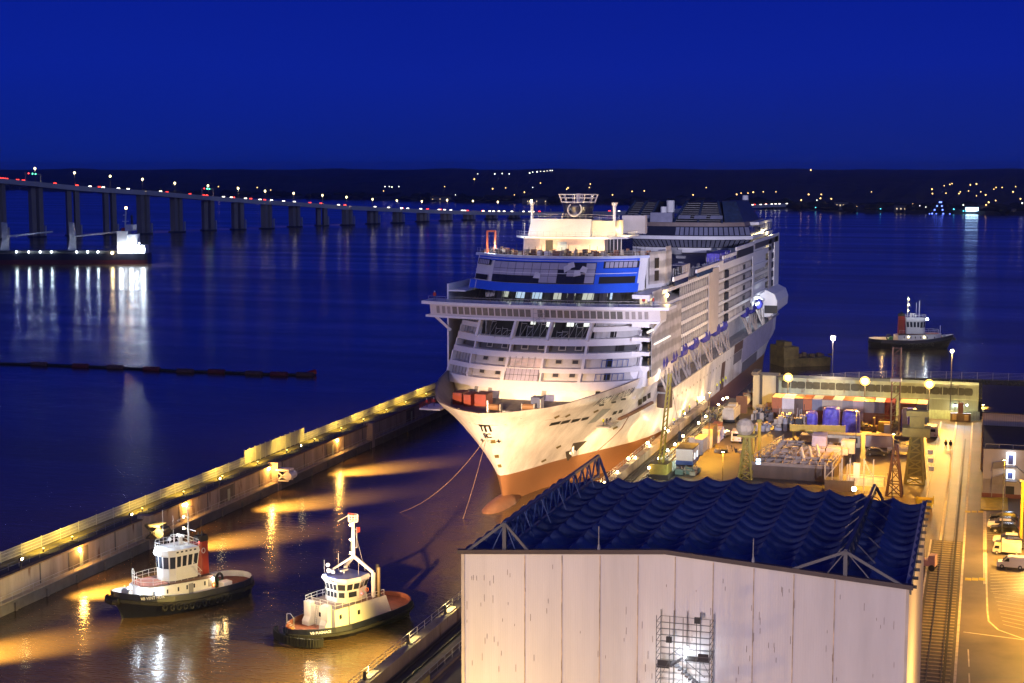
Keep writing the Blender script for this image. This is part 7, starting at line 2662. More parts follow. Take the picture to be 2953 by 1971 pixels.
heap(1738, 1800, 946, 'rusty frames and drums in front of the beige end panel of the lock gate', [BRN, DARK, PAL, OLIVE], 16, 2.0, 9, seed=15)
heap(1968, 2050, 990, 'low brown frames and pipes around the yellow compressor', [BRN, DARK, OLIVE], 12, 1.3, 4, seed=16)
heap(1640, 1700, 1045, 'few scattered boxes on the quay road below the pinkish van', [DARK, PAL], 5, 0.8, 6, seed=17)
# ship block under construction in the middle of the yard
pA, pB = G(1722, 1090, 5), G(1925, 1117, 5)
bk = thing('ship_block', 'big dark steel ship section with railings on its open deck amid the yard', 'ship section', (pA.x, pA.y, 5))
pr_ = G(1724, 1085, 5)
x0, x1 = GY(1719, 1110, pA.y-2).x-pA.x, GY(1912, 1110, pA.y-2).x-pA.x
BLK = mat('block_steel', (0.10, 0.07, 0.055), 0.55, var=0.4, scale=0.3, streak=True, rust=0.25)
hb = 2.4
MB().prism([(x0, -2), (x1, -2), (x1+1.0, 24), (x0+2.8, 24)], 0, hb).build('hull_shell', BLK, bk)
MB().prism([(x0, -2.2), (x1, -2.2), (x1, -1.98), (x0, -1.98)], hb, hb+0.6).build('deck_edge', mat('block_edge', (0.25, 0.2, 0.17)), bk)
g = MB()
for k in range(7):
    yy = 1+k*3.4
    g.box(x0+1+k*0.3, x1-0.5, yy, yy+0.12, hb, hb+0.7)
for k in range(8):
    xx = x0+2.5+k*(x1-x0-4)/7
    g.box(xx, xx+0.12, -1, 23, hb, hb+0.6)
g.build('deck_girder', mat('block_edge', (0, 0, 0)), bk)
g = MB()
g.rail([(x0+3.5, 4.2, hb), (x0+12, 4.2, hb)], 1.6, 0.05, 3.5)
g.rail([(x1-9, -1.5, hb), (x1-0.3, -1.5, hb), (x1+0.6, 20, hb)], 1.6, 0.05, 2.6)
g.rail([(x0+0.4, -1, hb), (x0+3.0, 23, hb)], 1.5, 0.05, 2.2)
g.rail([(x0+8, 10, hb), (x1-4, 10, hb)], 1.8, 0.05, 3.0)
g.build('deck_rail', GREY, bk)
MB().xprism([(12, hb), (17, hb), (17, hb+3.4), (14.5, hb+3.0), (14.2, hb+1.2), (12, hb+1.0)], x0+9.5, x0+12.2).build('deck_machine', mat('lavender_machine', (0.35, 0.32, 0.42), 0.5), bk)
MB().box(x0+12.4, x0+16.5, 12.5, 16, hb, hb+1.2).box(x0+15, x0+17.6, 14, 17, hb, hb+2.4).build('deck_machine', mat('lavender_machine', (0, 0, 0)), bk)
random.seed(31)
g = MB()
for k in range(30):
    g.cb(random.uniform(x0+2, x1-1), random.uniform(0, 22), hb, random.uniform(0.4, 1.4), random.uniform(0.4, 1.4), random.uniform(0.3, 0.9))
g.build('deck_gear', mat('gear_grey', (0.10, 0.085, 0.09), 0.6, var=0.4), bk)['kind'] = 'stuff'
for k in range(3):
    MB().tube((x1-6+k*1.2, 4+k*2, hb), (x1-6.6+k*1.2, 4+k*2, hb+2.6), 0.35, 0.2, 8).build('vent_pipe', PAL, bk)
for dz in (1.6, 2.2):
    MB().box(x0+1.2, x0+2.0, -2.26, -2.22, dz+1, dz+1.4).build('lit_porthole', emis('bluish_port', (0.6, 0.8, 1.0), 5), bk)
# second low tank section in front
p, w_ = spot_(1890, 1960, 1128)
sp_ = thing('steel_pontoon', 'low grey steel pontoon section with upright posts behind the shed roof', 'pontoon', (p.x, p.y, 5))
MB().box(-w_/2, w_/2, 0, 3, 0, 2.0).build('body', BLK, sp_)
g = MB()
for k in range(5):
    xx = -w_/2+k*w_/4
    g.bar((xx, 0.3, 2.0), (xx, 0.3, 5.0), 0.2)
g.bar((-w_/2, 0.3, 2.2), (-w_/2+2, 0.3, 4.6), 0.15)
g.build('post', PAL, sp_)
# starred work machine
p, w_ = spot_(1946, 2010, 1130)
am = thing('access_machine', 'white work platform machine lit by a blazing lamp just behind the shed roof', 'work platform', (p.x, p.y, 5))
MB().box(-2.6, 3.6, 0, 3, 1.2, 2.6).build('chassis', mat('machine_white', (0.7, 0.66, 0.6), 0.5, var=0.3, scale=1), am)
g = MB()
for x_ in (-3.6, -2.2, 0.2, 1.8, 4.2):
    g.bar((x_, 0, 0), (x_, 0, 6.0 if x_ < 2 else 3.8), 0.22)
g.bar((0.2, 0, 5.8), (1.8, 0, 2.6), 0.18).bar((-3.6, 0, 3.0), (4.2, 0, 3.0), 0.15)
g.build('frame', GALV, am)
MB().box(-1.6, -0.5, -0.5, 0.5, 2.6, 5.2).build('white_cylinder', WHITE2, am)
pl = G(1960, 1120, 7.0)
MB().sphere(pl-am.location-Vector((0, 0.6, 0)), 0.42, 10).build('bulb', LY, am)
light('POINT', am, pl-Vector((0, 0.9, -0.1)), 3000, AMB, 0.4)
# crane towers
def lattice_tower(label, X0, X1, Xt0, Xt1, Yb, Yt, m, dpt=3.0, bars=5, name='crane_tower', thick=0.28, z0=5.0, plate=None):
    p, w_ = spot_(X0, X1, Yb, z0)
    h_ = hgt(p, Yb-Yt)
    wt = w_*(Xt1-Xt0)/(X1-X0)
    t_ = thing(name, label, 'tower', (p.x, p.y, z0))
    cr_ = []
    for sx_ in (-1, 1):
        for sy_ in (0, 1):
            cr_.append(((sx_*w_/2, sy_*dpt, 0), (sx_*wt/2, dpt/2-wt/2+sy_*wt, h_)))
    g = MB()
    for a, b in cr_:
        g.bar(a, b, thick)
    g.build('legs', m, t_)
    g = MB()
    for k in range(bars+1):
        f = k/bars
        q = [Vector(a).lerp(Vector(b), f) for a, b in cr_]
        g.bar(q[0], q[2], thick*0.6).bar(q[1], q[3], thick*0.6).bar(q[0], q[1], thick*0.6).bar(q[2], q[3], thick*0.6)
        if k < bars:
            f2 = (k+1)/bars
            r_ = [Vector(a).lerp(Vector(b), f2) for a, b in cr_]
            g.bar(q[0], r_[2], thick*0.5).bar(q[2], r_[3], thick*0.5).bar(q[1], r_[0], thick*0.5).bar(q[3], r_[1], thick*0.5)
            if k % 2 == 0:
                g.bar(q[2], r_[0], thick*0.5)
    g.build('bracing', m, t_)
    if plate:
        n_ = 8
        mb = MB()
        a0, b0 = Vector(cr_[0][0]), Vector(cr_[0][1])
        a1, b1 = Vector(cr_[2][0]), Vector(cr_[2][1])
        mb.add([a0.lerp(b0, 0.16), a1.lerp(b1, 0.16), b1, b0], [(0, 1, 2, 3)])
        mb.build('mesh_face', plate, t_)
    return t_, w_, h_
t_, w_, h_ = lattice_tower('broad olive yellow crane tower foot tapering upward right of the lattice mast', 2076, 2119, 2089, 2112, 1112, 1005, OLIVE, 5, 6, thick=0.42, plate=mat('olive_plate', (0.16, 0.135, 0.03), 0.7, var=0.4, scale=0.8))
MB().box(-2.4, 2.4, 0.6, 4.4, h_, h_+1.6).box(-1.2, 1.4, 1.2, 3.8, h_+1.6, h_+3.6).box(-1.8, 2.0, 1.4, 3.6, h_+3.6, h_+4.6).build('head', OLIVE, t_)
for z_ in (2.5, 4.0, 5.5):
    MB().cb(3.0-z_*0.08, 1.5, z_, 0.9, 1.0, 0.75).build('white_box', WHITE2, t_)
lattice_tower('thin dark brown lattice tower left of the olive crane foot', 2032, 2068, 2040, 2046, 1140, 1024, mat('dark_brown_steel', (0.06, 0.03, 0.03), 0.6), 3, 4, thick=0.3)
t_, w_, h_ = lattice_tower('greenish yellow lattice crane foot standing behind the left half of the shed', 1694, 1724, 1703, 1712, 1100, 1000, OLIVE, 3, 6, thick=0.32)
MB().sphere((-0.4, 1.5, h_+1.3), 1.7, 10).build('white_cab', PAL, t_)
MB().box(-1.6, 1.6, 0.3, 2.7, h_-0.4, h_).build('platform', OLIVE, t_)
for X_, Yb, Yt, lb in ((1728, 1062, 982, 'thin yellow pole right of the greenish crane foot'), (1741, 1052, 968, 'thicker yellow pole with a round cap beside the dark ship section'), (1858, 1024, 992, 'short yellow post left of the cream cabin')):
    p = G(X_, Yb, 5)
    t_ = thing('yellow_post', lb, 'post', p)
    hh = hgt(p, Yb-Yt)
    MB().tube((0, 0, 0), (0, 0, hh), 0.32 if X_ != 1728 else 0.2, n=8).build('post', YEL, t_)
    MB().cb(0, 0, hh, 0.9, 0.9, 0.4).build('cap', OLIVE, t_)
# red lattice tower crane mast
p = G(2052, 1004, 5)
tm = thing('lattice_mast', 'tall slim red lattice crane mast rising above the containers and gate', 'mast', p)
hm = hgt(p, 1004-800)
MASTL = mat('mast_rust', (0.09, 0.025, 0.025), 0.6)
wq = 0.85
for nm, za, zb_, mm in (('lower_mast', 0, hm*0.42, mat('mast_tan', (0.33, 0.24, 0.14), 0.6)), ('upper_mast', hm*0.42, hm, MASTL)):
    g = MB()
    for sx_ in (-wq, wq):
        for sy_ in (-wq, wq):
            g.bar((sx_, sy_, za), (sx_, sy_, zb_), 0.2)
    k_ = int((zb_-za)/1.4)
    for k in range(k_):
        z0_, z1_ = za+k*(zb_-za)/k_, za+(k+1)*(zb_-za)/k_
        g.bar((-wq, -wq, z0_), (wq, -wq, z1_), 0.11).bar((wq, -wq, z0_), (wq, wq, z1_), 0.11).bar((-wq, -wq, z1_), (wq, -wq, z1_), 0.11).bar((-wq, wq, z0_), (-wq, -wq, z1_), 0.11)
    g.build(nm, mm, tm)
MB().box(-2.8, 3.2, -2, 2, 0, 0.7).build('base', CONC2, tm)
MB().cb(-1.6, 0.4, 0.7, 1.2, 1.6, 2.0).cb(2.0, 0, 1.0, 1.0, 1.0, 5.5).build('control_cabinet', PAL, tm)
MB().box(-1.1, 1.1, -1.1, 1.1, hm*0.63, hm*0.66).build('collar', CREAM, tm)
# yellow machine and beam
p, w_ = spot_(1996, 2043, 999)
t_ = thing('yellow_machine', 'bright yellow compressor unit left of the lattice mast foot', 'machine', (p.x, p.y, 5))
MB().xprism([(0, 0.8), (2.4, 0.8), (2.4, 2.2), (2.0, 2.8), (0.3, 2.8), (0, 2.4)], -0.5, w_/2).build('body', mat('bright_yellow', (0.75, 0.46, 0.02), 0.4), t_)
MB().box(-w_/2, -0.8, 0.2, 2.0, 0.8, 1.9).tube((-w_/2+0.6, 1, 1.8), (-w_/2+0.6, 1, 3.6), 0.3).build('engine', mat('engine_brown', (0.3, 0.17, 0.05)), t_)
for x_ in (-w_/2+0.8, w_/2-0.8):
    MB().tube((x_, -0.05, 0.5), (x_, 0.5, 0.5), 0.5, n=12).build('wheel', BLACK, t_)
g = MB().rail([(-1.5, 3, 2.2), (w_/2, 3, 2.2)], 1.6, 0.06, 2)
g.build('rail', BRN, t_)
# slender yellow crane boom by the ship
p = G(1514, 1096, 5)
tb = thing('mobile_crane', 'slender yellow green crane boom standing upright beside the ship flank', 'crane', p)
q = GY(1537, 857, p.y)-p
g = MB()
o_ = Vector((0, 0, 0.8))
for sx_ in (-0.42, 0.42):
    for sy_ in (-0.42, 0.42):
        g.bar(o_+Vector((sx_, sy_, 0)), Vector((q.x, 0, q.z))+Vector((sx_*0.6, sy_*0.6, 0)), 0.2)
for k in range(20):
    a0 = o_.lerp(q, k/20)
    a1 = o_.lerp(q, (k+1)/20)
    s0 = 0.42*(1-0.4*k/20)
    g.bar(a0+Vector((-s0, -s0, 0)), a1+Vector((s0, -s0, 0)), 0.12).bar(a0+Vector((s0, -s0, 0)), a1+Vector((s0, s0, 0)), 0.12)
g.build('boom', mat('boom_yellow', (0.34, 0.28, 0.04), 0.5, var=0.2), tb)
MB().box(-1.6, 1.6, -1.5, 3, 0.9, 2.8).build('cab_body', OLIVE, tb)
MB().box(-2.0, 2.0, -2, 4, 0, 0.9).build('track_base', DARK, tb)
MB().bar((q.x*0.98, 0, q.z*0.98), (3.6, 0.2, q.z*0.42), 0.05).build('hoist_cable', DARK, tb)
MB().cb(3.6, 0.2, q.z*0.36, 0.6, 0.6, 1.8).build('hook_block', DARK, tb)
# vehicles
def wheels(t_, L, W, r_, xs, m=BLACK):
    for x_ in xs:
        for s_ in (-1, 1):
            w__ = MB().tube((x_, s_*(W/2-0.22), r_), (x_, s_*(W/2+0.01), r_), r_, n=14).build('wheel', m, t_)
            MB().tube((x_, s_*(W/2+0.012), r_), (x_, s_*(W/2+0.02), r_), r_*0.55, n=10).build('rim', GALV, w__)
def car(loc, rz, m, label, kind='car', cat=None, lights=False):
    names = {'car': 'parked_car', 'van': 'parked_van', 'small_van': 'parked_van', 'truck': 'box_truck', 'pickup': 'pickup_truck'}
    t_ = thing(names[kind], label, cat or {'car': 'car', 'van': 'van', 'small_van': 'van', 'truck': 'truck', 'pickup': 'pickup'}[kind], loc, rz)
    L, W = {'car': (4.3, 1.8), 'van': (5.6, 2.1), 'small_van': (4.5, 1.85), 'truck': (6.2, 2.2), 'pickup': (5.2, 1.9)}[kind]
    def prof(pr_, wd, name, mm, inset=0.0):
        mb = MB()
        n = len(pr_)
        h0 = min(q_[1] for q_ in pr_)
        h1 = max(q_[1] for q_ in pr_)
        A = [(x, -wd/2+inset*(z-h0)/(h1-h0), z) for x, z in pr_]
        B = [(x, wd/2-inset*(z-h0)/(h1-h0), z) for x, z in pr_]
        mb.add(A+B, [tuple(range(n)), tuple(range(n, 2*n))[::-1]]+[((i+1) % n, i, n+i, n+(i+1) % n) for i in range(n)])
        return mb.build(name, mm, t_)
    if kind == 'car':
        prof([(-2.15, 0.3), (2.1, 0.3), (2.15, 0.62), (1.95, 0.82), (1.0, 0.95), (-1.9, 0.98), (-2.15, 0.8)], W, 'body', m)
        prof([(-1.95, 0.96), (1.05, 0.93), (0.35, 1.42), (-1.35, 1.46), (-1.75, 1.3)], W-0.1, 'windows', GLASS, 0.22)
        prof([(-1.45, 1.43), (0.3, 1.41), (0.25, 1.49), (-1.3, 1.52)], W-0.5, 'roof', m)
        wheels(t_, L, W, 0.33, (-1.35, 1.35))
    elif kind == 'small_van':
        prof([(-2.2, 0.3), (2.2, 0.3), (2.25, 0.7), (2.05, 0.95), (1.25, 1.1), (0.55, 1.75), (0.2, 1.86), (-2.1, 1.86), (-2.22, 1.6)], W, 'body', m, 0.12)
        for s_ in (-1, 1):
            MB().add([(1.15, s_*(W/2-0.03), 1.12), (0.3, s_*(W/2-0.03), 1.12), (0.3, s_*(W/2-0.06), 1.62), (0.62, s_*(W/2-0.06), 1.62)], [(0, 1, 2, 3)]).build('side_window', GLASS, t_)
        MB().add([(1.28, -0.75, 1.12), (1.28, 0.75, 1.12), (0.6, 0.68, 1.74), (0.6, -0.68, 1.74)], [(0, 1, 2, 3)]).build('windscreen', GLASS, t_).location = (0.03, 0, 0.02)
        wheels(t_, L, W, 0.33, (-1.4, 1.4))
    elif kind == 'van':
        prof([(-2.8, 0.35), (2.7, 0.35), (2.8, 0.9), (2.4, 1.25), (1.7, 2.1), (1.2, 2.45), (-2.7, 2.45), (-2.82, 1.6)], W, 'body', m, 0.15)
        for s_ in (-1, 1):
            MB().add([(2.2, s_*(W/2-0.03), 1.25), (1.2, s_*(W/2-0.03), 1.25), (1.2, s_*(W/2-0.08), 1.95), (1.7, s_*(W/2-0.08), 1.95)], [(0, 1, 2, 3)]).build('side_window', GLASS, t_)
        MB().box(-2.86, -2.83, -0.7, 0.7, 1.4, 2.0).build('rear_window', GLASS, t_)
        wheels(t_, L, W, 0.36, (-1.8, 1.8))
    elif kind == 'truck':
        prof([(-3.1, 0.7), (1.1, 0.7), (1.1, 3.0), (-3.1, 3.0)], W, 'cargo_box', m)
        prof([(1.25, 0.45), (3.0, 0.45), (3.0, 1.3), (2.6, 2.2), (1.25, 2.25)], W-0.15, 'cab', m)
        MB().add([(3.02, -0.85, 1.35), (3.02, 0.85, 1.35), (2.66, 0.8, 2.1), (2.66, -0.8, 2.1)], [(0, 1, 2, 3)]).build('windscreen', GLASS, t_)
        for s_ in (-1, 1):
            MB().add([(2.7, s_*(W/2-0.06), 1.35), (1.6, s_*(W/2-0.06), 1.35), (1.6, s_*(W/2-0.06), 2.0), (2.45, s_*(W/2-0.06), 2.0)], [(0, 1, 2, 3)]).build('side_window', GLASS, t_)
        wheels(t_, L, W, 0.4, (-2.1, 2.1))
    else:
        prof([(-2.6, 0.5), (2.5, 0.5), (2.6, 0.95), (1.3, 1.1), (-2.6, 1.1)], W, 'body', m)
        prof([(0.2, 1.1), (1.5, 1.08), (0.95, 1.75), (0.3, 1.78)], W-0.1, 'cab', m, 0.15)
        MB().add([(1.1, -W/2+0.07, 1.15), (0.4, -W/2+0.07, 1.15), (0.45, -W/2+0.12, 1.6), (0.85, -W/2+0.12, 1.6)], [(0, 1, 2, 3)]).build('side_window', GLASS, t_)
        MB().bar((-2.4, 0, 1.1), (1.8, 0, 3.0), 0.16).build('boom_arm', PAL, t_)
        wheels(t_, L, W, 0.38, (-1.6, 1.6))
    fx = {'car': 2.12, 'van': 2.78, 'small_van': 2.22, 'truck': 3.0, 'pickup': 2.56}[kind]
    for s_ in (-0.62, 0.62):
        MB().box(fx-0.05, fx+0.03, s_-0.16, s_+0.16, 0.6, 0.76).build('headlight', PAL, t_)
        MB().box(-fx-0.03, -fx+0.05, s_-0.14, s_+0.14, 0.65, 0.85).build('tail_light', REDP, t_)
    return t_
VW = mat('vehicle_white', (0.70, 0.68, 0.64), 0.3, var=0.04)
VD = mat('vehicle_black', (0.012, 0.012, 0.016), 0.2, var=0.1)
VG = mat('vehicle_grey', (0.05, 0.05, 0.055), 0.25, var=0.1)
def pk(X, Y):
    p = G(X, Y, 5)
    p.z = 5.02
    return p
R180 = math.pi
car(pk(2303, 1195), R180-0.05, VD, 'black car with a shiny roof, farthest in the parking row on the right')
car(pk(2299, 1207), R180-0.05, VG, 'dark grey car, second from the far end of the parking row')
car(pk(2297, 1212.5), R180-0.03, VW, 'pale hatchback parked between two dark cars')
o_ = car(pk(2304, 1221), R180-0.03, VD, 'glossy black hatchback parked fourth, just before the striped gap')
car(pk(2311, 1246), R180-0.03, VW, 'white car parked just after the striped gap')
car(pk(2316, 1256), R180-0.03, VG, 'dark car squeezed between the white car and the box truck')
car(pk(2309, 1271), R180-0.02, mat('truck_cream', (0.55, 0.50, 0.40), 0.5), 'cream box truck parked in the row on the right', 'truck').scale = (0.66, 0.72, 0.66)
car(pk(2319, 1303), R180-0.02, VW, 'small white van nearest the camera in the parking row', 'small_van').scale = (0.88, 0.9, 0.95)
car(pk(2012, 1045), 0.05, VG, 'dark estate car parked in front of the pale site cabin')
car(pk(2066, 1040), R180+0.05, VW, 'white pickup with a lifting arm beside the dark estate car', 'pickup')
car(pk(1690, 1011), math.pi/2+0.1, mat('van_pinkish', (0.55, 0.47, 0.44), 0.4), 'pale pinkish van seen from behind on the lit quay road', 'van')
car(pk(2139, 1001), math.pi/2-0.02, VW, 'white van seen from behind left of the railway lines', 'van')
car(pk(1662, 1000), 1.2, mat('van_pinkish', (0, 0, 0)), 'low pale car beside the small orange bin')
# skip
p = pk(2121, 1164)
t_ = thing('skip', 'empty bright yellow skip standing just behind the right corner of the shed', 'skip', p)
SKY = mat('skip_yellow', (0.62, 0.48, 0.03), 0.5, var=0.2)
MB().add([(-1.2, -0.8, 0.1), (1.2, -0.8, 0.1), (1.2, 0.8, 0.1), (-1.2, 0.8, 0.1), (-1.35, -1.1, 1.5), (1.35, -1.1, 1.5), (1.35, 1.1, 1.5), (-1.35, 1.1, 1.5)], [(0, 3, 2, 1), (0, 1, 5, 4), (1, 2, 6, 5), (2, 3, 7, 6), (3, 0, 4, 7)]).build('bin', SKY, t_)
for x_ in (-1.4, 1.4):
    MB().bar((x_, 0, 0.6), (x_, 0, 2.0), 0.16).build('lifting_lug', SKY, t_)
# telehandler behind the shed wall
p = pk(2127, 1306)
t_ = thing('telehandler', 'small pale pink telehandler half hidden by the shed side wall', 'forklift', p, 1.4)
MB().xprism([(-1.2, 0.6), (1.2, 0.6), (1.2, 1.4), (-0.2, 1.5), (-0.3, 2.2), (-1.2, 2.2)], -0.8, 0.8).build('body', mat('pinkish_machine', (0.55, 0.3, 0.24), 0.5), t_)
for x_ in (-0.9, 0.9):
    for y_ in (-0.8, 0.8):
        MB().tube((x_-0.12, y_, 0.45), (x_+0.12, y_, 0.45), 0.45, n=12).build('wheel', BLACK, t_)
# buffer stop and spot lamps
p = pk(2203, 968)
t_ = thing('buffer_stop', 'dark brown buffer stop with an upright post at the end of the rails', 'buffer stop', p)
MB().box(-2.2, 2.2, 0, 1.4, 0, 1.9).build('base', mat('buffer_brown', (0.10, 0.06, 0.03), 0.7), t_)
MB().box(-0.55, 0.55, 0.1, 1.2, 1.9, 4.2).build('post', mat('dark_red_brown', (0.07, 0.02, 0.015), 0.7), t_)
for s_ in (-1.3, 1.3):
    MB().box(s_-0.45, s_+0.45, -0.3, 0.0, 0.4, 1.6).build('buffer_face', mat('buffer_tan', (0.3, 0.2, 0.08)), t_)
for X_, lb in ((2190, 'white spot lamp on a short post left of the buffer stop'), (2217, 'white spot lamp on a short post right of the buffer stop')):
    p = pk(X_, 962)
    t_ = thing('spot_lamp', lb, 'lamp', p)
    MB().tube((0, 0, 0), (0, 0, 3.4), 0.08).build('post', DARK, t_)
    MB().cb(0, 0, 3.4, 0.7, 0.5, 0.3).build('hood', DARK, t_)
    MB().sphere((0, -0.1, 3.25), 0.24, 8).build('bulb', LW, t_)
    light('SPOT', t_, p+Vector((0, -0.5, 3.2)), 4000, (0.72, 0.85, 1.0), 0.2, p+Vector((3.0 if X_ > 2200 else -1, -12, 0)), 100, 0.8)
    light('POINT', t_, p+Vector((0, 0.6, 3.2)), 500, (0.75, 1.0, 0.8), 0.2)
# ---- buildings on the right
p0 = G(2253, 1139, 5)
WL1 = mat('cream_cladding', (0.52, 0.46, 0.38), 0.6, var=0.1, scale=0.3, streak=True)
b1 = thing('low_workshop', 'cream two storey workshop with a dark flat roof and outdoor stairs on the right', 'building', (p0.x, p0.y, 5))
h1 = hgt(p0, 1139-1029)
W1 = 30
MB().box(0, W1, 0, 24, 0, h1).build('wall', WL1, b1)
MB().box(-0.15, W1, -0.15, 24, h1, h1+0.15).build('roof', mat('dark_roof_felt', (0.035, 0.03, 0.035), 0.7, var=0.3, scale=0.4), b1)
MB().box(-0.1, W1, -0.12, -0.01, 0, 0.7).build('plinth', mat('brick_plinth', (0.2, 0.07, 0.04), 0.8), b1)
MB().box(0.05, 3.4, -0.06, -0.004, 0.72, h1*0.38).build('grey_panel', mat('cladding_grey', (0.3, 0.27, 0.25), 0.7), b1)
g = MB()
for k in range(5):
    xx = 0.2+k*2.3
    g.bar((xx, -0.05, h1+0.15), (xx, -0.05, h1+0.85), 0.08)
g.bar((0.2, -0.05, h1+0.85), (10, -0.05, h1+0.85), 0.08)
g.build('parapet_rail', GREY, b1)
xd = [GY(X, 1060, p0.y).x-p0.x for X in (2308, 2329)]
for (ya, yb) in ((1063, 1035), (1095, 1075)):
    za, zb_ = (1139-ya)/110*h1, (1139-yb)/110*h1
    f_ = MB().box(xd[0], xd[1], -0.06, -0.02, za, zb_).build('glowing_door_frame', emis('door_white_glow', (0.85, 0.9, 1.0), 2.6), b1)  # lamp light around the door put in as a glowing frame
    w__ = xd[1]-xd[0]
    MB().box(xd[0]+w__*0.22, xd[1]-w__*0.22, -0.10, -0.065, za+0.05, zb_-0.45).build('door', mat('door_blue', (0.03, 0.08, 0.30), 0.4), b1)
    MB().box(xd[0]-0.3, xd[1]+0.3, -1.4, -0.11, za-0.35, za-0.15).build('landing', GREY, b1)
    light('POINT', b1, Vector((p0.x+(xd[0]+xd[1])/2, p0.y-0.8, 5+zb_-0.3)), 60, (0.7, 0.8, 1.0), 0.1)
MB().box(xd[0], xd[1], -0.06, -0.02, 0.1, 2.1).build('entrance', HOLE, b1)
SG = mat('stair_grey', (0.30, 0.26, 0.20), 0.6)
g = MB()
x2 = xd[0]-2.2
g.add([(x2, -0.9, h1*0.60), (xd[0], -0.9, h1*0.64), (xd[0], -0.9, h1*0.78), (x2, -0.9, h1*0.74)], [(0, 1, 2, 3)])
g.add([(x2-0.1, -0.9, h1*0.28), (xd[0], -0.9, h1*0.30), (xd[0], -0.9, h1*0.54), (x2-0.1, -0.9, h1*0.42)], [(0, 1, 2, 3)])
g.bar((x2, -1.2, 0), (x2, -1.2, h1*0.62), 0.12).bar((xd[0], -1.2, 0), (xd[0], -1.2, h1*0.62), 0.12)
for k in range(12):
    g.box(xd[1]+0.2+k*0.25, xd[1]+0.45+k*0.25, -1.3, -0.1, h1*0.40-k*0.2, h1*0.40-k*0.2+0.05)
    g.box(xd[1]+0.2+k*0.25, xd[1]+0.45+k*0.25, -1.3, -0.1, h1*0.66-k*0.2, h1*0.66-k*0.2+0.05)
g.build('outdoor_stair', SG, b1)
p2 = G(2256, 1040, 5)
b2 = thing('tall_workshop', 'taller pale corrugated workshop with a dark blue roof behind the low cream one', 'building', (p0.x-0.3, p0.y+24.2, 5))
h2 = hgt(G(2253, 1040, 5), 1.0)
yq = p0.y+24.2
tz = GY(2256, 945, yq).z-5
MB().box(0, 30, 0, 26, 0, tz).build('wall', mat('pale_cladding', (0.50, 0.42, 0.40), 0.6, var=0.08, scale=0.3, streak=True), b2)
g = MB()
for k in range(60):
    g.box(0.2+k*0.4, 0.28+k*0.4, -0.05, -0.002, tz*0.3, tz)
g.build('cladding_rib', mat('cladding_rib', (0.40, 0.34, 0.32)), b2)
zf = GY(2256, 908, yq+26).z-5
MB().add([(-0.3, -0.4, tz+0.1), (30, -0.4, tz+0.1), (30, 26, tz+1.6), (-0.3, 26, tz+1.6), (-0.3, -0.4, tz-0.1), (30, -0.4, tz-0.1), (30, 26, tz-0.1), (-0.3, 26, tz-0.1)], [(0, 1, 2, 3), (0, 4, 5, 1), (0, 3, 7, 4)]).build('roof', mat('dark_blue_roof', (0.02, 0.025, 0.07), 0.6, var=0.2), b2)
MB().box(4.0, 30, -0.12, -0.06, tz*0.36, tz*0.62).build('mustard_band', mat('mustard_panel', (0.22, 0.16, 0.06), 0.6, var=0.2), b2)
MB().box(-0.12, 0.1, -0.15, 26, 0, tz).build('corner_trim', mat('trim_orange', (0.5, 0.36, 0.22), 0.6), b2)
# parking lamp post on the right
p = pk(2341, 1250)
t_ = thing('yellow_lamp_post', 'tall yellow painted post in front of the cream workshop at the right border', 'post', p)
MB().tube((0, 0, 0), (0, 0, hgt(p, 145)), 0.22, n=8).build('post', YEL, t_)
MB().cb(0, 0, hgt(p, 145), 0.9, 0.35, 0.2).build('lamp_head', GREY, t_)
# ---- lamps of the yard
def lampmast(X, Yb, Yt, label, power, col, size, z0=5.0, bulb=0.6, em=None, arms=False, yy=None):
    p = G(X, Yb, z0)
    if yy:
        p = GY(X, Yt, yy)
        p.z = z0
    t_ = thing('lamp_mast', label, 'street lamp', p)
    top = GY(X, Yt, p.y).z-z0
    MB().tube((0, 0, 0), (0, 0, top-0.3), 0.13, 0.09, 8).build('pole', DARK, t_)
    MB().cb(0, 0, top+bulb*0.7, bulb*2.0, 0.5, 0.22).build('lamp_head', GREY, t_)
    MB().sphere((0, 0, top), bulb, 12).build('bulb', em or LY, t_, smooth=True)
    if yy:
        MB().tube((0, 0.1, top), (0, 0.35, top), 1.05, 0.8, 18).build('lens', emis('amber_glare', (1.0, 0.62, 0.13), 1.7), t_)  # oversized glowing disc added to imitate the lamp's glare
    light('POINT', t_, p+Vector((0, -bulb-0.15, top-0.1)), power, col, size)
    if yy:
        light('SPOT', t_, p+Vector((0, -1, top)), power*3.5, (1.0, 0.40, 0.015), 0.4, p+Vector((5, -20, 0)), 80, 0.9)
    if arms:
        MB().bar((-1.3, 0, top*0.5), (1.3, 0, top*0.5), 0.14).cb(-1.2, 0, top*0.5, 0.9, 0.4, 0.2).cb(1.2, 0, top*0.5, 0.9, 0.4, 0.2).build('side_arm', GALV, t_)
    return t_, p, top
lampmast(1909, 868, 776, 'tallest lamp mast with a blazing white lamp on the embankment', 16000, (1.0, 0.74, 0.50), 0.6, 8.4, 0.6, emis('big_white_bulb', (1.0, 0.9, 0.8), 60))
lampmast(1808, 925, 866, 'blazing yellow lamp left of the three above the lock gate', 15000, (1.0, 0.55, 0.12), 0.5, 5, 0.55, yy=349)
lampmast(1984, 940, 874, 'blazing yellow lamp in the middle of the three above the lock gate', 15000, (1.0, 0.55, 0.12), 0.5, 5, 0.6, yy=349)
lampmast(2132, 955, 881, 'blazing yellow lamp right of the three above the lock gate', 15000, (1.0, 0.60, 0.16), 0.5, 5, 0.55, yy=349)
lampmast(2179, 962, 806, 'slim tall lamp mast with side arms beside the railway end', 20000, (1.0, 0.66, 0.24), 0.4, 5, 0.35, arms=True)
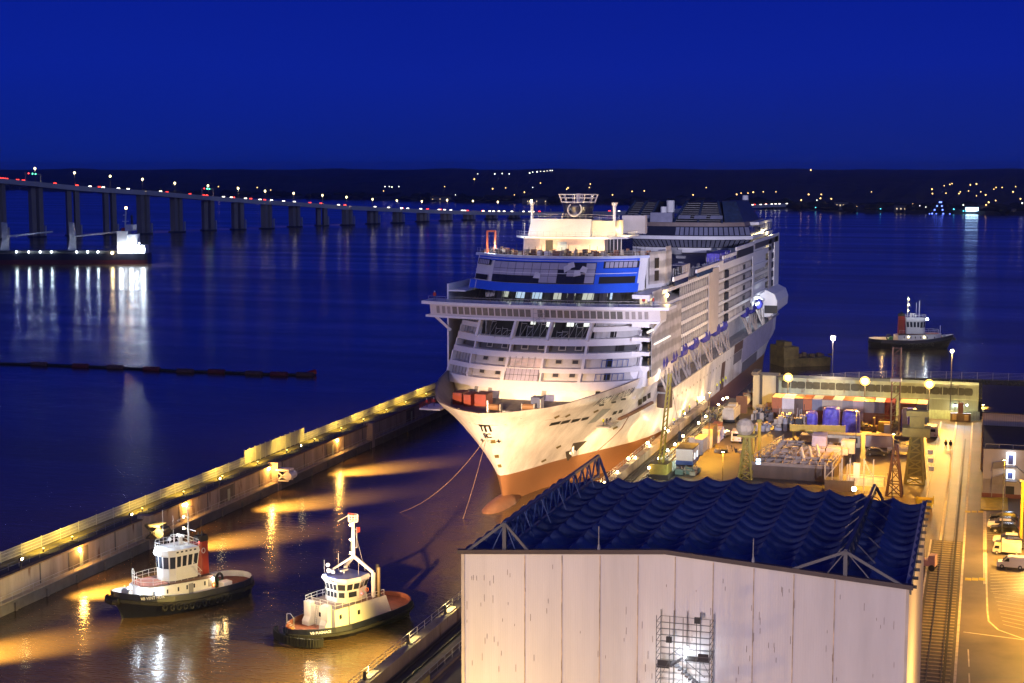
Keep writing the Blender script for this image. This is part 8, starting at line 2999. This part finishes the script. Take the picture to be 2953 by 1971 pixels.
# small lamps along the quay conduit
ql = [(1837, 1, 1489, 1073), (0, 1, 1511.6, 1052), (0, 0, 1531.5, 1033), (0, 0, 1548, 1019), (0, 1, 1567, 1000), (0, 1, 1602.5, 970), (0, 1, 1619, 955), (0, 1, 1648, 928), (0, 1, 1668, 912), (0, 1, 1262, 1507)]
pr = None
for i, (_, warm, X, Y) in enumerate(ql):
    p = G(X, Y, 7.0)
    lb = 'small globe lamp on the yard railing beside the crane rails' if warm else 'small greenish white lamp on the yard railing near the white and blue cabin'
    t_ = thing('railing_lamp', lb, 'lamp', (p.x, p.y, 5.05), group='small warm lamps along the yard railing' if warm else 'small greenish lamps along the yard railing')
    MB().tube((0, 0, 0), (0, 0, 1.8), 0.06).build('post', DARK, t_)
    MB().sphere((0, 0, 1.95), 0.26, 8).build('globe', LY if warm else emis('greenish_bulb', (0.7, 1, 0.8), 30), t_, smooth=True)
    light('POINT', t_, p+Vector((0.0, -0.3, 0.1)), 420, WRM if warm else (0.7, 1, 0.8), 0.15)
# low pool lamps right at the quay edge
for i, (X, Y) in enumerate(((1461, 1047), (1496, 1020), (1525, 985), (1340, 1102), (1378, 1078))):
    p = G(X, Y, 7.0)
    t_ = thing('edge_lamp', 'low amber lamp lighting the quay edge under the bow', 'lamp', (QX+0.6, p.y, 6.6), group='low amber lamps on the quay edge')
    MB().cb(0, 0, 0, 0.3, 0.3, 0.35).build('lamp_head', LY, t_)
    light('POINT', t_, (QX+0.2, p.y-0.3, 7.3), 420, WRM, 0.15)
# bottom left quay corner: floods, cabinet, lower terrace
for (X, Y, lb) in ((962, 1470, 'recessed floodlight glowing on the quay edge, the farther of two near the bottom'), (1035, 1400, 'recessed floodlight glowing on the quay edge close to the shed corner'), (880, 1552, 'pair of small floodlights on the quay edge at the bottom border')):
    p = G(X, Y, 6.6)
    t_ = thing('quay_lamp', lb, 'lamp', (QX+0.4, p.y, 6.6))
    MB().box(-0.3, 0.5, -1.4, 1.4, 0.02, 0.12).build('lit_slab', LINE, t_)
    MB().cb(0, -1.6, 0, 0.3, 0.3, 0.9).build('lamp_housing', DARK, t_)
    light('POINT', t_, (QX+0.3, p.y, 7.3), 420, (1, 0.75, 0.25), 0.12)
    light('SPOT', t_, (QX-0.3, p.y, 7.8), 90000, (1.0, 0.68, 0.13), 0.3, Vector((QX-14, p.y-5, 0)), 110, 0.9)
p = G(1224, 1568, 5)
t_ = thing('switch_cabinet', 'white electrical cabinet on the quay beside the crane rails at the bottom', 'cabinet', (p.x-0.6, p.y+3.0, 5.05))
MB().box(-0.4, 0.45, 0, 0.8, 0, 2.3).build('body', WHITE2, t_)
MB().box(-0.5, 0.5, -0.1, 0.9, 2.3, 2.4).build('top', CREAM, t_)
p = G(1262, 1560, 5)
g = MB()
xx = -56.2
YQ = mat('yellow_lit_wall', (0.30, 0.25, 0.08), 0.8, var=0.35, scale=0.5, streak=True)
lw_ = thing('store_bin_wall', 'ochre concrete bay wall between the crane rails and the shed at the bottom', 'wall', (-54, 120, 5))
MB().box(-56.4, -56.0, 95, 150, 5.05, 7.4).build('wall', YQ, lw_, world=True)
for k in range(6):
    MB().box(-56.6, -56.4, 98+k*6, 98.5+k*6, 5.05, 7.6).build('rib', YQ, lw_, world=True)
light('POINT', lw_, (-50, 112, 10), 9000, (1.0, 0.66, 0.1), 0.4)
light('POINT', lw_, (-52, 92, 9), 6000, (1.0, 0.66, 0.1), 0.4)
light('POINT', lw_, (-44, 103, 11), 14000, (1.0, 0.60, 0.15), 0.5)  # added amber fill, no lamp there, warming the shed's lower left corner
t_ = thing('steel_stillage', 'small ochre steel cage standing beside the shed corner at the bottom', 'cage', (-46.5, 112.5, 5.05))
g = MB()
for a in ((-1.6, 0), (1.6, 0), (-1.6, 2), (1.6, 2)):
    g.bar((a[0], a[1], 0), (a[0], a[1], 2.6), 0.14)
for z_ in (0.4, 1.4, 2.5):
    g.bar((-1.6, 0, z_), (1.6, 0, z_), 0.1).bar((1.6, 0, z_), (1.6, 2, z_), 0.1).bar((-1.6, 2, z_), (1.6, 2, z_), 0.1).bar((-1.6, 0, z_), (-1.6, 2, z_), 0.1)
for k in range(12):
    g.bar((-1.5+k*0.27, 0, 0.1), (-1.5+k*0.27, 0, 1.4), 0.05)
g.build('cage_frame', YEL, t_)
# added masts, no lamps seen there, brightening road, yard and parking
def added_lamp(x, y, h, label, pw, col=(1.0, 0.66, 0.22)):
    t_ = thing('lamp_mast', label, 'street lamp', (x, y, 5))
    MB().tube((0, 0, 0), (0, 0, h), 0.09, 0.06, 8).build('pole', DARK, t_)
    MB().cb(0, 0, h, 0.8, 0.3, 0.15).build('lamp_head', DARK, t_)
    MB().box(-0.2, 0.2, -0.1, 0.1, h-0.05, h).build('bulb', LY, t_)
    light('SPOT', t_, (x, y, 5+h-0.2), pw, col, 0.4, Vector((x, y+0.1, 5)), 150, 0.9)
added_lamp(12.5, 128, 14, 'added unseen parking lamp mast standing outside the right border beside the parked cars', 62000, (1.0, 0.50, 0.04))
added_lamp(10.5, 196, 15, 'added unseen parking lamp mast outside the right border beyond the parked cars', 85000, (1.0, 0.48, 0.04))
added_lamp(3.6, 238, 13, 'added road lamp mast in front of the cream workshop', 23400, (1.0, 0.44, 0.02))
added_lamp(6.5, 92, 16, 'added unseen road lamp mast below the lower right corner', 34000, (1.0, 0.42, 0.04))
added_lamp(-14.0, 262, 12, 'added work lamp mast in the yard left of the railway lines', 23400, (1.0, 0.44, 0.02))
added_lamp(0.3, 300, 12, 'added lamp mast by the cream workshop wall at the road', 18200, (1.0, 0.44, 0.02))
added_lamp(-38, 232, 13, 'added work lamp mast between the ship section and the quay', 62400, (1.0, 0.46, 0.04))
added_lamp(-22, 285, 12, 'added work lamp mast between the site cabins and the ship section', 46800, (1.0, 0.46, 0.02))
added_lamp(-52, 300, 12, 'added quay road lamp mast near the beige containers', 46800, (1.0, 0.46, 0.02))
tq = [o for o in C.objects if o.name.startswith('lamp_mast') and abs(o.location.x-12.5) < 0.1][0]
light('POINT', tq, (9.0, 228, 12), 30000, (1.0, 0.54, 0.12), 0.4)  # added fill without a lamp, brightening the workshop front
light('POINT', tq, (4.5, 122, 19), 14000, (1.0, 0.55, 0.15), 0.4)  # added fill without a lamp, brightening the shed's right wall
# ---- people
def make_person():
    sk = {'pelvis': (0, 0, 0.95), 'spine': (0, 0, 1.2), 'chest': (0, 0, 1.38), 'neck': (0, 0, 1.5), 'head': (0, -0.01, 1.62), 'top': (0, -0.01, 1.72),
          'hl': (0.1, 0, 0.9), 'kl': (0.12, -0.06, 0.5), 'al': (0.12, 0.0, 0.08), 'tl': (0.13, -0.15, 0.04), 'hr': (-0.1, 0, 0.9), 'kr': (-0.12, -0.02, 0.5), 'ar': (-0.12, 0.06, 0.08), 'tr': (-0.13, -0.09, 0.04),
          'sl': (0.19, 0, 1.42), 'el': (0.25, 0.02, 1.14), 'wl': (0.24, -0.08, 0.9), 'dl': (0.24, -0.1, 0.8), 'sr': (-0.19, 0, 1.42), 'er': (-0.25, 0.02, 1.14), 'wr': (-0.24, -0.12, 0.92), 'dr': (-0.24, -0.15, 0.82)}
    rad = {'pelvis': .15, 'spine': .13, 'chest': .16, 'neck': .06, 'head': .10, 'top': .07, 'hl': .09, 'hr': .09, 'kl': .06, 'kr': .06, 'al': .045, 'ar': .045, 'tl': .04, 'tr': .04, 'sl': .065, 'sr': .065, 'el': .045, 'er': .045, 'wl': .032, 'wr': .032, 'dl': .035, 'dr': .035}
    ed = [('pelvis', 'spine'), ('spine', 'chest'), ('chest', 'neck'), ('neck', 'head'), ('head', 'top'), ('pelvis', 'hl'), ('hl', 'kl'), ('kl', 'al'), ('al', 'tl'), ('pelvis', 'hr'), ('hr', 'kr'), ('kr', 'ar'), ('ar', 'tr'),
          ('chest', 'sl'), ('sl', 'el'), ('el', 'wl'), ('wl', 'dl'), ('chest', 'sr'), ('sr', 'er'), ('er', 'wr'), ('wr', 'dr')]
    ks = list(sk)
    me = bpy.data.meshes.new('person_base')
    me.from_pydata([sk[k] for k in ks], [(ks.index(a), ks.index(b)) for a, b in ed], [])
    o = bpy.data.objects.new('tmp_person', me)
    C.objects.link(o)
    md = o.modifiers.new('s', 'SKIN')
    for i, k in enumerate(ks):
        me.skin_vertices[0].data[i].radius = (rad[k], rad[k])
    me.skin_vertices[0].data[0].use_root = True
    o.modifiers.new('b', 'SUBSURF').levels = 1
    dg = bpy.context.evaluated_depsgraph_get()
    dg.update()
    nm = bpy.data.meshes.new_from_object(o.evaluated_get(dg))
    bpy.data.objects.remove(o)
    return nm
PM = make_person()
mm_ = bpy.data.materials.new('worker_clothes')
mm_.use_nodes = True
t__ = mm_.node_tree
b__ = t__.nodes['Principled BSDF']
c__ = t__.nodes.new('ShaderNodeTexCoord')
s__ = t__.nodes.new('ShaderNodeSeparateXYZ')
r__ = t__.nodes.new('ShaderNodeValToRGB')
r__.color_ramp.interpolation = 'CONSTANT'
q__ = t__.nodes.new('ShaderNodeMath')
q__.operation = 'DIVIDE'
q__.inputs[1].default_value = 2.0
el_ = r__.color_ramp.elements
el_[0].position = 0
el_[0].color = (0.01, 0.01, 0.01, 1)
el_[1].position = 0.06
el_[1].color = (0.02, 0.03, 0.10, 1)
for pos, cl_ in ((0.745, (0.4, 0.22, 0.15, 1)),):
    x__ = el_.new(pos)
    x__.color = cl_
t__.links.new(c__.outputs['Object'], s__.inputs[0])
t__.links.new(s__.outputs['Z'], q__.inputs[0])
t__.links.new(q__.outputs[0], r__.inputs[0])
t__.links.new(r__.outputs[0], b__.inputs['Base Color'])
PM.materials.clear()
PM.materials.append(mm_)
for p_ in PM.polygons:
    p_.use_smooth = True
HV = mat('hi_vis_yellow', (0.55, 0.60, 0.04), 0.6, var=0.1)
DKJ = mat('dark_jacket', (0.02, 0.015, 0.02), 0.7)
HELM = mat('helmet_white', (0.7, 0.7, 0.68), 0.4)
def jacket_mesh():
    rings = []
    for z_, rx_, ry_ in ((0.86, .20, .15), (1.0, .20, .155), (1.2, .205, .16), (1.38, .23, .165), (1.46, .19, .13), (1.50, .09, .08)):
        rings.append([(rx_*math.cos(a), ry_*math.sin(a), z_) for a in (2*math.pi*i/14 for i in range(14))])
    mb = MB().loft(rings)
    for s_ in (-1, 1):
        mb.tube((s_*0.19, 0, 1.43), (s_*0.26, 0.02, 1.14), 0.08, 0.065, 8).tube((s_*0.26, 0.02, 1.14), (s_*0.245, -0.09, 0.93), 0.065, 0.05, 8)
    return mb
def person(loc, rz, label, jm, helmet=True, grp=None, s=1.0):
    o = bpy.data.objects.new('person', PM)
    C.objects.link(o)
    o.location = loc
    o.rotation_euler = (0, 0, rz)
    o.scale = (s, s, s)
    tag(o, label, 'person', grp)
    jacket_mesh().build('jacket', jm, o, smooth=True)
    if helmet:
        MB().sphere((0, -0.01, 1.69), 0.135, 10, 0.8).build('helmet', HELM, o, smooth=True)
    else:
        MB().sphere((0, 0.01, 1.68), 0.125, 10, 0.9).build('hair', BLACK, o, smooth=True)
    return o
person(pk(2169, 1031), 0.2, 'person in dark clothes walking on the road, left one of the pair', DKJ, False, s=1.12)
person(pk(2180, 1032), -0.1, 'person in dark clothes walking on the road, right one of the pair', DKJ, False, s=1.12)
quay_people = [(1532, 955), (1546, 944), (1566, 930), (1567, 957), (1581, 946), (1536, 975), (1620, 893), (1628, 887), (1634, 882), (1648, 877)]
for i, (X, Y) in enumerate(quay_people):
    p = G(X, Y, 6.6)
    p.x = max(p.x, QX+0.25) if p.x < -62.3 else QX+0.9
    y_ = G(X, Y, 6.6).y
    person((min(p.x, QX+1.0), y_, 6.61), random.uniform(-3, 3), 'worker in a yellow hi-vis jacket and white helmet standing on the quay edge', HV, True, 'workers standing along the quay edge', 1.05)
if PLAT:
    y_, z_ = PLAT
    w_ = hullw(y_, z_)
    for k in range(5):
        person((SX+w_+0.3+0.35*(k % 3), SY+y_-0.5+k*1.3, z_-0.74), 1.5+k, ('worker in hi-vis jacket alone at the front end of the hull platform', 'worker in a dark jacket on the hull platform')[k > 0], HV if k == 0 else DKJ, True, None if k == 0 else 'dark jacketed workers on the hull platform', 0.95)
for k in range(3):
    person((SX-24.6+k*1.1, SY+40+k*1.2, 12.91), 0.5*k, 'worker in a red jacket on the small platform left of the bow', REDP, True, 'red jacketed workers on the left hull platform', 1.0)
for X, lb in ((1200/1.257+125/2.904/1.257, 'person in red standing at the far left end of the bridge wing'), ):
    person((SX-23.2, SY+41.2, 34.76), 0.3, lb, REDP, True, s=1.1)
for k in range(3):
    person((SX+20.2+k*0.9, SY+41.5+0.3*k, 34.76), 0.6*k, 'person in red standing at the right end of the bridge wing', REDP if k != 1 else WHITE2, True, 'people at the right end of the bridge wing', 1.05)
    if k == 1:
        [o for o in C.objects if o.name.startswith('person')][-1]['label'] = 'person in white standing between two people in red on the bridge wing'
# ================= HAZE over the estuary
hm_ = bpy.data.materials.new('haze_air')
hm_.use_nodes = True
ht = hm_.node_tree
ht.nodes.clear()
ho_ = ht.nodes.new('ShaderNodeOutputMaterial')
hv = ht.nodes.new('ShaderNodeVolumePrincipled')
hv.inputs['Density'].default_value = 0.00006
hv.inputs['Color'].default_value = (0.62, 0.76, 1.0, 1)
hv.inputs['Anisotropy'].default_value = 0.5
ht.links.new(hv.outputs[0], ho_.inputs['Volume'])
tag(MB().box(-9050, 9050, -310, 9700, -5, 80).build('haze', hm_), 'thin blue evening haze over the estuary', 'haze', kind='stuff')
S.cycles.volume_bounces = 0
